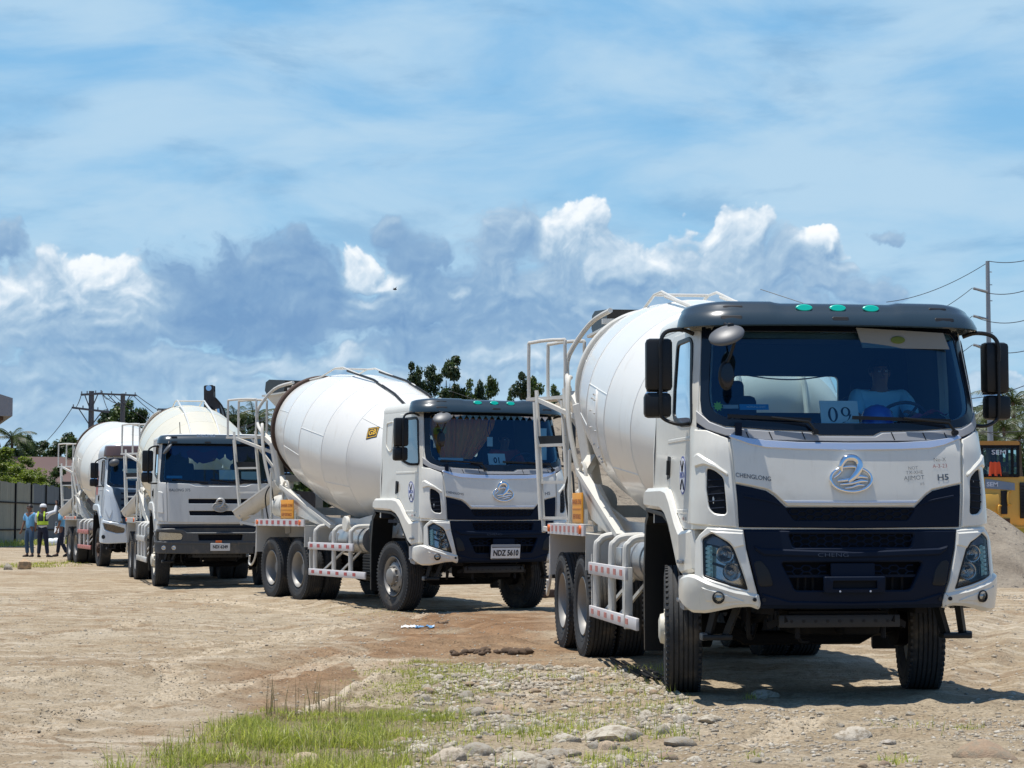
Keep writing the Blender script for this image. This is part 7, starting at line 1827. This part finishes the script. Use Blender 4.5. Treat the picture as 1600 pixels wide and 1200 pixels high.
seated(F1, .42, .56, 'driver in a light blue shirt seated behind card 09', principled('driver_blue_shirt', (.35, .68, .88), .85, var=.08), 1.93)
seated(F2, .30, .56, 'driver in a red shirt seated behind card 01', principled('driver_red_shirt', (.45, .06, .04), .85, var=.1), 1.87)
def digits_card(fr, x, y, z, w, h, txt, label, serif=False):
    m = MB(); m.box((0, 0, 0), (.006, w, h), paper, (0, -.3, 0))
    R = Matrix.Rotation(-.3, 4, 'Y')
    if serif:
        def ring(cx, cz, rx, rz, tx, tz, n=32, a0=0, a1=2*PI):
            vs = []; k = n+1
            for i in range(k): a = a0+(a1-a0)*i/n; vs += [(.005, cx+rx*math.cos(a), cz+rz*math.sin(a)), (.005, cx+(rx-tx)*math.cos(a), cz+(rz-tz)*math.sin(a))]
            m.add(vs, [(2*i, 2*i+1, 2*i+3, 2*i+2) for i in range(n)], ink, R)
        ring(-.055, -.012, .040, .062, .020, .008); ring(.050, .012, .039, .040, .018, .008)
        vs = []; n = 14
        for i in range(n+1): a = -.25-1.15*i/n*1.15; wdt = .009*(1-.5*i/n); cx = .012+.077*math.cos(a*.95); cz = .012+.090*math.sin(a); vs += [(.0052, cx+wdt, cz+.004), (.0052, cx-wdt, cz-.004)]
        m.add(vs, [(2*i, 2*i+1, 2*i+3, 2*i+2) for i in range(n)], ink, R)
        m.box((.006, 0, -.088), (.002, .16, .006), ink, (0, -.3, 0))
    else:
        vs, fs = text_geo(txt, h*.62, .004, .95); m.add([(.005, a, b-.01) for a, b in vs], fs, ink, R); m.box((.006, 0, -h*.36), (.002, w*.45, .004), ink, (0, -.3, 0))
    o = m.build('number_card', None, 30); o.matrix_world = fr @ Matrix.Translation((x, y, z)); return tag(o, label, 'number card', 'number cards on the dashboards')
digits_card(F1, 1.19, -.01, 2.275, .31, .21, '09', 'white paper card reading 09 standing on the dashboard of the nearest truck', True)
digits_card(F2, 1.19, .02, 2.265, .28, .20, '01', 'white paper card reading 01 standing on the dashboard of the second truck')
def inb(fr, name, label, cat, fn, group=None):
    m = MB(); fn(m); o = m.build(name, None, 40); o.matrix_world = fr; return tag(o, label, cat, group)
helmet_m = principled('blue_hard_hat', (.06, .14, .62), .3, coat=.5, var=.03)
def helmet(m):
    M = Matrix.Translation((1.0, .36, 2.17)) @ Matrix.Rotation(PI/2, 4, 'X'); m.lathe([(.165, .0), (.15, .012), (.135, .02), (.13, .09), (.10, .15), (.05, .18), (0, .185)], helmet_m, 32, M); m.lathe([(.012, .17), (.02, .186), (0, .19)], helmet_m, 10, M); m.bar((1.12, .36, 2.20), (1.04, .36, 2.345), .03, .02, helmet_m)
inb(F1, 'hard_hat', 'blue hard hat lying on the dashboard right of card 09', 'hard hat', helmet)
def capf(m):
    M = Matrix.Translation((.98, .84, 2.16)) @ Matrix.Rotation(PI/2, 4, 'X'); m.lathe([(.11, 0), (.112, .05), (.09, .10), (.04, .125), (0, .13)], navy_cl, 24, M); m.ell((1.10, .80, 2.17), (.09, .09, .012), navy_cl, 16, 6)
    for k in (-1, 0, 1): m.bar((1.094, .84+k*.012, 2.20), (1.09, .84+k*.018, 2.235), .006, .004, white_dec)
    m.bar((1.093, .81, 2.195), (1.093, .87, 2.195), .004, .005, white_dec)
inb(F1, 'cap', 'dark blue cap on the dashboard in front of the steering wheel', 'cap', capf)
pink = principled('pink_cloth', (.62, .10, .20), .85, var=.1)
def clothf(m):
    vs = []; n = 10
    for i in range(n+1):
        for j in range(4): vs.append((.97+.05*j, .63+.028*i, 2.285+.02*math.sin(i*.9+j)+.012*(j % 2)-.06*max(0, 1-i/3)))
    m.add(vs, [(i*4+j, (i+1)*4+j, (i+1)*4+j+1, i*4+j+1) for i in range(n) for j in range(3)], pink)
inb(F1, 'cloth', 'pink cloth draped over the cap on the dashboard', 'cloth', clothf)
# things fixed to the cab interior are parts of their truck
def part(tr, name, fn, sm=35): m = MB(); fn(m); return m.build(name, tr, sm)
def visor_in(m):
    m.prism([(.16, 2.965), (.88, 2.93), (.93, 2.80), (.21, 2.805)], 1.10, 1.115, int_grey, 'X'); m.ell((1.122, .50, 2.87), (.004, .06, .03), principled('olive_label', (.10, .14, .02), .7), 16, 8)
part(t1, 'inner_visor', visor_in)
part(t1, 'cab_lamp', lambda m: m.box((1.0, 0, 2.945), (.14, .22, .03), paper, bev=.01))
part(t1, 'header_lining', lambda m: m.box((.98, 0, 2.93), (.04, 2.0, .10), int_grey, bev=.01))
def stick(m):
    S = S1; c = (-1.0, 2.325)
    pol = [(c[0]+(.042 if i % 2 else .026)*math.cos(PI*i/9), c[1]+(.042 if i % 2 else .026)*math.sin(PI*i/9)) for i in range(18)]
    patch(m, S, pol, -.002, green_card, .002, res=.2, edge=0)
part(t1, 'star_sticker', stick)
part(t1, 'blue_label', lambda m: (patch(m, S1, [(-.83, 2.34), (-.60, 2.34), (-.60, 2.295), (-.83, 2.295)], -.004, blue_card, .002, res=.2, edge=0), ptext(m, S1, 'MORNING SHIFT', -.70, 2.318, .022, paper, -.001, 0, .9)))
part(t1, 'paper_label', lambda m: (patch(m, S1, [(-.96, 2.335), (-.84, 2.335), (-.84, 2.305), (-.96, 2.305)], -.004, principled('pale_label', (.45, .42, .42), .6), .002, res=.2, edge=0), patch(m, S1, [(-.90, 2.255), (-.78, 2.255), (-.78, 2.225), (-.90, 2.225)], -.004, principled('lilac_label', (.55, .45, .6), .6), .002, res=.2, edge=0)))
part(t1, 'hanging_cord', lambda m: m.tube([(-.40, -.40, 2.69), (-.38, -.15, 2.655), (-.38, .1, 2.65), (-.40, .40, 2.69)], .006, ink, 5, smooth=5))
# second truck: orange curtain, blue dash cover, badge, papers
cur = principled('orange_curtain', (.95, .34, .05), .9, var=.15)
def curtain(m):
    vs = []; n = 40
    for i in range(n+1):
        y = -.98+1.10*i/n
        for j in range(9):
            z = 2.90-.62*j/8; pull = (j/8)**1.6; c = -.42; yy = c+(y-c)*(1-.55*pull) if j > 0 else y; vs.append((.92+.025*math.sin(i*1.9), yy-.1*pull, z))
    m.add(vs, [(i*9+j, (i+1)*9+j, (i+1)*9+j+1, i*9+j+1) for i in range(n) for j in range(8)], cur)
part(t2, 'curtain', curtain)
part(t2, 'dash_cover', lambda m: (m.box((1.06, -.70, 2.19), (.20, .62, .07), blue_card, bev=.02), m.box((1.15, -.72, 2.27), (.02, .40, .04), white_dec)))
part(t2, 'hanging_badge', lambda m: (m.tube([(1.06, -.05, 2.92), (1.08, -.08, 2.7), (1.09, -.05, 2.62)], .006, navy_cl, 5), m.tube([(1.06, -.05, 2.92), (1.08, -.02, 2.7), (1.09, -.05, 2.62)], .006, navy_cl, 5), m.box((1.09, -.05, 2.54), (.01, .09, .14), paper)))
part(t2, 'yellow_sticker', lambda m: (patch(m, S1, [(-.98, 2.73), (-.78, 2.75), (-.78, 2.65), (-.98, 2.63)], -.003, yel, .002, res=.2, edge=0), ptext(m, S1, '1023', -.88, 2.69, .06, ink, .001, .002, .9)))
part(t2, 'side_sheet', lambda m: m.box((1.02, .84, 2.52), (.01, .20, .48), paper))
part(t2, 'windscreen_fringe', lambda m: [m.prism([(u, 2.93), (u+.10, 2.93), (u+.05, 2.86)], 1.075, 1.08, white_dec, 'X') for u in [-.95+.105*i for i in range(18)]] and None)

# ------------------------------------------------------------------ wheel loader and excavator
lo_y = principled('loader_yellow_paint', (.72, .40, .06), .45, coat=.2, var=.08, dirt=DUST, dirt_amt=.35); lo_y2 = principled('lime_yellow_panel', (.46, .38, .04), .5, var=.08); lo_g = principled('loader_stripe_grey', (.22, .27, .34), .4, var=.2, vscale=3); orange_cloth = principled('orange_cloth', (.85, .09, .02), .7, var=.1)
cab_glass = glass_mat('loader_cab_glass', (.75, .85, .80), 1.2)
def loader():
    Y = 52.; a = AT(1535, 845, Y); o = empty('wheel_loader', (a.x-.9, Y, .45), 0, label='yellow wheel loader with glass cab standing behind the gravel heap at the right edge', cat='wheel loader')
    H = lambda py: AT(1535, py, Y).z-.45
    X = lambda px: AT(px, 800, Y).x-(a.x-.9)
    s = Y/FPX
    hood_t, hood_b = H(745), H(822)
    # engine bonnet with rounded corner, running to the right
    m = MB(); m.prism(rcorner([(X(1490), hood_b), (X(1720), hood_b), (X(1720), hood_t-.2), (X(1700), hood_t+.02), (X(1560), hood_t), (X(1490), hood_t-.03)], .12), 0, 2.0, lo_y); b = m.build('bonnet', o, 40)
    m = MB(); m.prism([(X(1540), H(748)), (X(1586), H(755)), (X(1586), H(766)), (X(1540), H(763))], -.02, .0, lo_g); vs, fs = text_geo('SEM', .16, .004, 1.1); m.add([(X(1551)+x, -.024, H(757)+y) for x, y in vs], fs, white_dec); m.build('maker_stripe', b, 30)
    m = MB(); m.box((X(1549), -.03, H(790)), (.42, .05, .62), lo_y, bev=.02); m.build('side_door', b, 30)
    m = MB(); m.box((X(1569), -.01, H(785)), (.16, .04, .62), slot_mat); m.build('door_gap', b, 30)
    for px, y0, y1 in ((1574, 768, 788), (1559, 790, 806)):
        m = MB(); m.tube([(X(px)+.09, -.02, H(y0)), (X(px), -.10, H(y0+1)), (X(px), -.10, H(y1-1)), (X(px)+.09, -.02, H(y1))], .022, lo_y, 8, smooth=3); m.build('grab_handle', o, 35)
    m = MB(); m.box((X(1606), -.02, H(782)), (.42, .06, .95), slot_mat, bev=.02)
    for k in range(9): m.box((X(1606), -.06, H(800)+k*.085), (.38, .02, .025), under)
    m.build('radiator_grille', o, 30)
    m = MB(); m.box((X(1565), .0, H(815)), (.42, .06, .16), rust); m.build('step', o, 30)
    # lower body and rear counterweight in lime yellow
    m = MB(); m.prism(rcorner([(X(1552), H(824)), (X(1720), H(822)), (X(1720), H(868)), (X(1600), H(868)), (X(1552), H(842))], .06), -.25, 2.1, lo_y2); m.build('counterweight', o, 35)
    m = MB(); m.box((X(1630), .9, H(824)), (3.0, 2.4, .05), lo_y); m.build('deck_plate', o, 30)
    # cab
    rt, rb = H(689), H(745); xl, xr = X(1478), X(1592)
    m = MB(); m.prism(rcorner([(xl-.05, rt-.11), (xr+.05, rt-.11), (xr+.02, rt), (xl, rt)], .05), -.05, 1.9, principled('loader_roof_orange', (.55, .24, .04), .5, var=.1)); m.box(((xl+xr)/2, .9, rt-.15), (xr-xl, 1.9, .07), under); m.build('cab_roof', o, 35)
    m = MB()
    for x in (xl, (xl+xr)/2, X(1583), xr):
        for y in (.02, 1.85): m.bar((x, y, rb), (x, y, rt-.1), .07, .07, under)
    m.box(((xl+xr)/2, .9, rb+.03), (xr-xl, 1.9, .08), under); m.build('cab_frame', o, 30)
    m = MB()
    for y in (.0, 1.88): m.add([(xl, y, rb), (xr, y, rb), (xr, y, rt-.1), (xl, y, rt-.1)], [(0, 1, 2, 3)], cab_glass)
    m.add([(xr+.01, .02, rb), (xr+.01, 1.86, rb), (xr+.01, 1.86, rt-.1), (xr+.01, .02, rt-.1)], [(0, 1, 2, 3)], cab_glass); m.build('cab_glass', o, 0, fix=False)
    m = MB(); vs, fs = text_geo('SEM', .17, .002, 1.35); m.add([(X(1562)+x, -.02, H(707)+y) for x, y in vs], fs, white_dec); m.build('cab_lettering', o, 30)
    m = MB(); m.box((X(1572), .9, rb+.35), (.5, .5, .12), int_dark, bev=.03); m.box((X(1562), .9, rb+.62), (.14, .48, .5), int_dark, bev=.04); m.build('seat', o, 35)
    m = MB(); m.tube([(X(1500)+.18*math.cos(t), .9+.18*math.sin(t), rb+.7) for t in [2*PI*i/20 for i in range(21)]], .015, int_dark, 6, caps=False); m.cyl((X(1500), .9, rb+.7), (X(1495), .9, rb+.1), .04, int_dark, 8); m.build('steering_wheel', o, 35)
    m = MB(); m.box((X(1571), -.06, H(741)), (.16, .12, .12), slot_mat, bev=.01); m.build('beacon_base', o, 30)
    # wheels, lift arms and bucket
    for x in (X(1450), X(1670)):
        for y in (.1, 2.1):
            w = bpy.data.objects.new('wheel', None); COL.objects.link(w); w.parent = o; w.location = (x, y, H(850)-.15)
            m = MB(); m.lathe([(.35, -.2), (.62, -.24), (.72, -.18), (.74, -.05), (.74, .05), (.72, .18), (.62, .24), (.35, .2)], rubber, 40); m.build('tyre', w, 40); m = MB(); m.lathe([(.36, .2), (.34, 0), (.36, -.2), (.30, -.16), (.28, -.08), (.0, -.06)], lo_y, 32); m.build('rim', w, 40)
    m = MB()
    for y in (.6, 1.4): m.bar((X(1490), y, H(775)), (X(1380), y, H(820)), .16, .35, lo_y); m.bar((X(1380), y, H(820)), (X(1345), y, H(850)), .16, .25, lo_y)
    m.build('lift_arm', o, 30)
    m = MB(); m.prism([(X(1350), H(830)), (X(1350), H(868)), (X(1290), H(872)), (X(1300), H(866)), (X(1340), H(860)), (X(1342), H(832))], -.4, 2.5, lo_y); m.build('bucket', o, 30)
    q = MB(); xa, xb = X(1547), X(1563); vs = []; n = 8
    for i in range(n+1):
        x = xa+(xb-xa)*i/n
        for j, z in enumerate((H(722), H(728), H(735), H(744))): vs.append((x+(i/n-.5)*.07*j/3, -.05-.03*math.sin(i*1.7)*(j/3), z+.01*math.sin(i*2)))
    q.add(vs, [(i*4+j, (i+1)*4+j, (i+1)*4+j+1, i*4+j+1) for i in range(n) for j in range(3)], orange_cloth); c = q.build('orange_cloth', None, 60); c.location = o.location; tag(c, 'bright orange cloth hanging from the loader cab window', 'cloth')
loader()
def excavator():
    Y = 62.; a = AT(327, 800, Y); z = lambda py: AT(327, py, Y).z; o = empty('excavator', (a.x, Y, 0), 0, label='dark excavator boom standing up behind the third truck drum', cat='excavator'); X = lambda px: AT(px, 800, Y).x-a.x
    boom = principled('dark_brown_boom_paint', (.035, .028, .024), .55, var=.3, dirt=DUST, dirt_amt=.2)
    m = MB()
    for s in (-1, 1): m.prism(rcorner([(X(330), .05), (X(330)+3.6, .05), (X(330)+3.9, .4), (X(330)+3.5, .85), (X(330), .85), (X(330)-.4, .45)], .15), s*1.0-.25, s*1.0+.25, under)
    m.build('track', o, 35)
    m = MB(); m.prism(rcorner([(X(340), .95), (X(340)+3.2, .95), (X(340)+3.2, 2.1), (X(340)+1.2, 2.2), (X(340), 1.8)], .15), -1.2, 1.2, boom); m.build('house', o, 35)
    m = MB(); m.prism(rcorner([(X(338), 1.7), (X(338)+1.3, 1.7), (X(338)+1.3, 3.0), (X(338)+.2, 3.0)], .1), -1.2, -.3, boom); m.prism([(X(338)+.2, 1.9), (X(338)+1.1, 1.9), (X(338)+1.1, 2.85), (X(338)+.3, 2.85)], -1.22, -1.2, frit); m.build('cab', o, 35)
    m = MB(); m.prism(rcorner([(X(345), 1.6), (X(352), 2.4), (X(352), z(668)), (X(343), z(630)), (X(332), z(618)), (X(326), z(630)), (X(330), z(660)), (X(332), 2.0)], .10), -.22, .22, boom); m.cyl((X(340), -.3, z(640)), (X(350), -.3, z(690)), .09, chrome, 10); m.tube([(X(336), -.28, z(622)), (X(350), -.3, z(640)), (X(356), -.3, z(670))], .03, black_pl, 6, smooth=4); m.build('boom', o, 35)
    m = MB()
    for y in (-.18, .18): m.prism(rcorner([(X(318), z(603)), (X(333), z(602)), (X(334), z(640)), (X(331), z(662)), (X(319), z(662))], .05), y-.03, y+.03, boom)
    m.prism([(X(318), z(612)), (X(333), z(612)), (X(332), z(658)), (X(319), z(658))], -.15, .15, boom); m.cyl((X(326), -.24, z(607)), (X(326), .24, z(607)), .09, chrome, 12); m.cyl((X(328), -.24, z(640)), (X(328), .24, z(640)), .1, under, 12); m.build('stick', o, 35)
    m = MB(); m.prism([(X(320), z(660)), (X(331), z(660)), (X(334), z(700)), (X(322), z(715)), (X(312), z(700))], -.4, .4, boom); m.build('bucket', o, 30)
excavator()
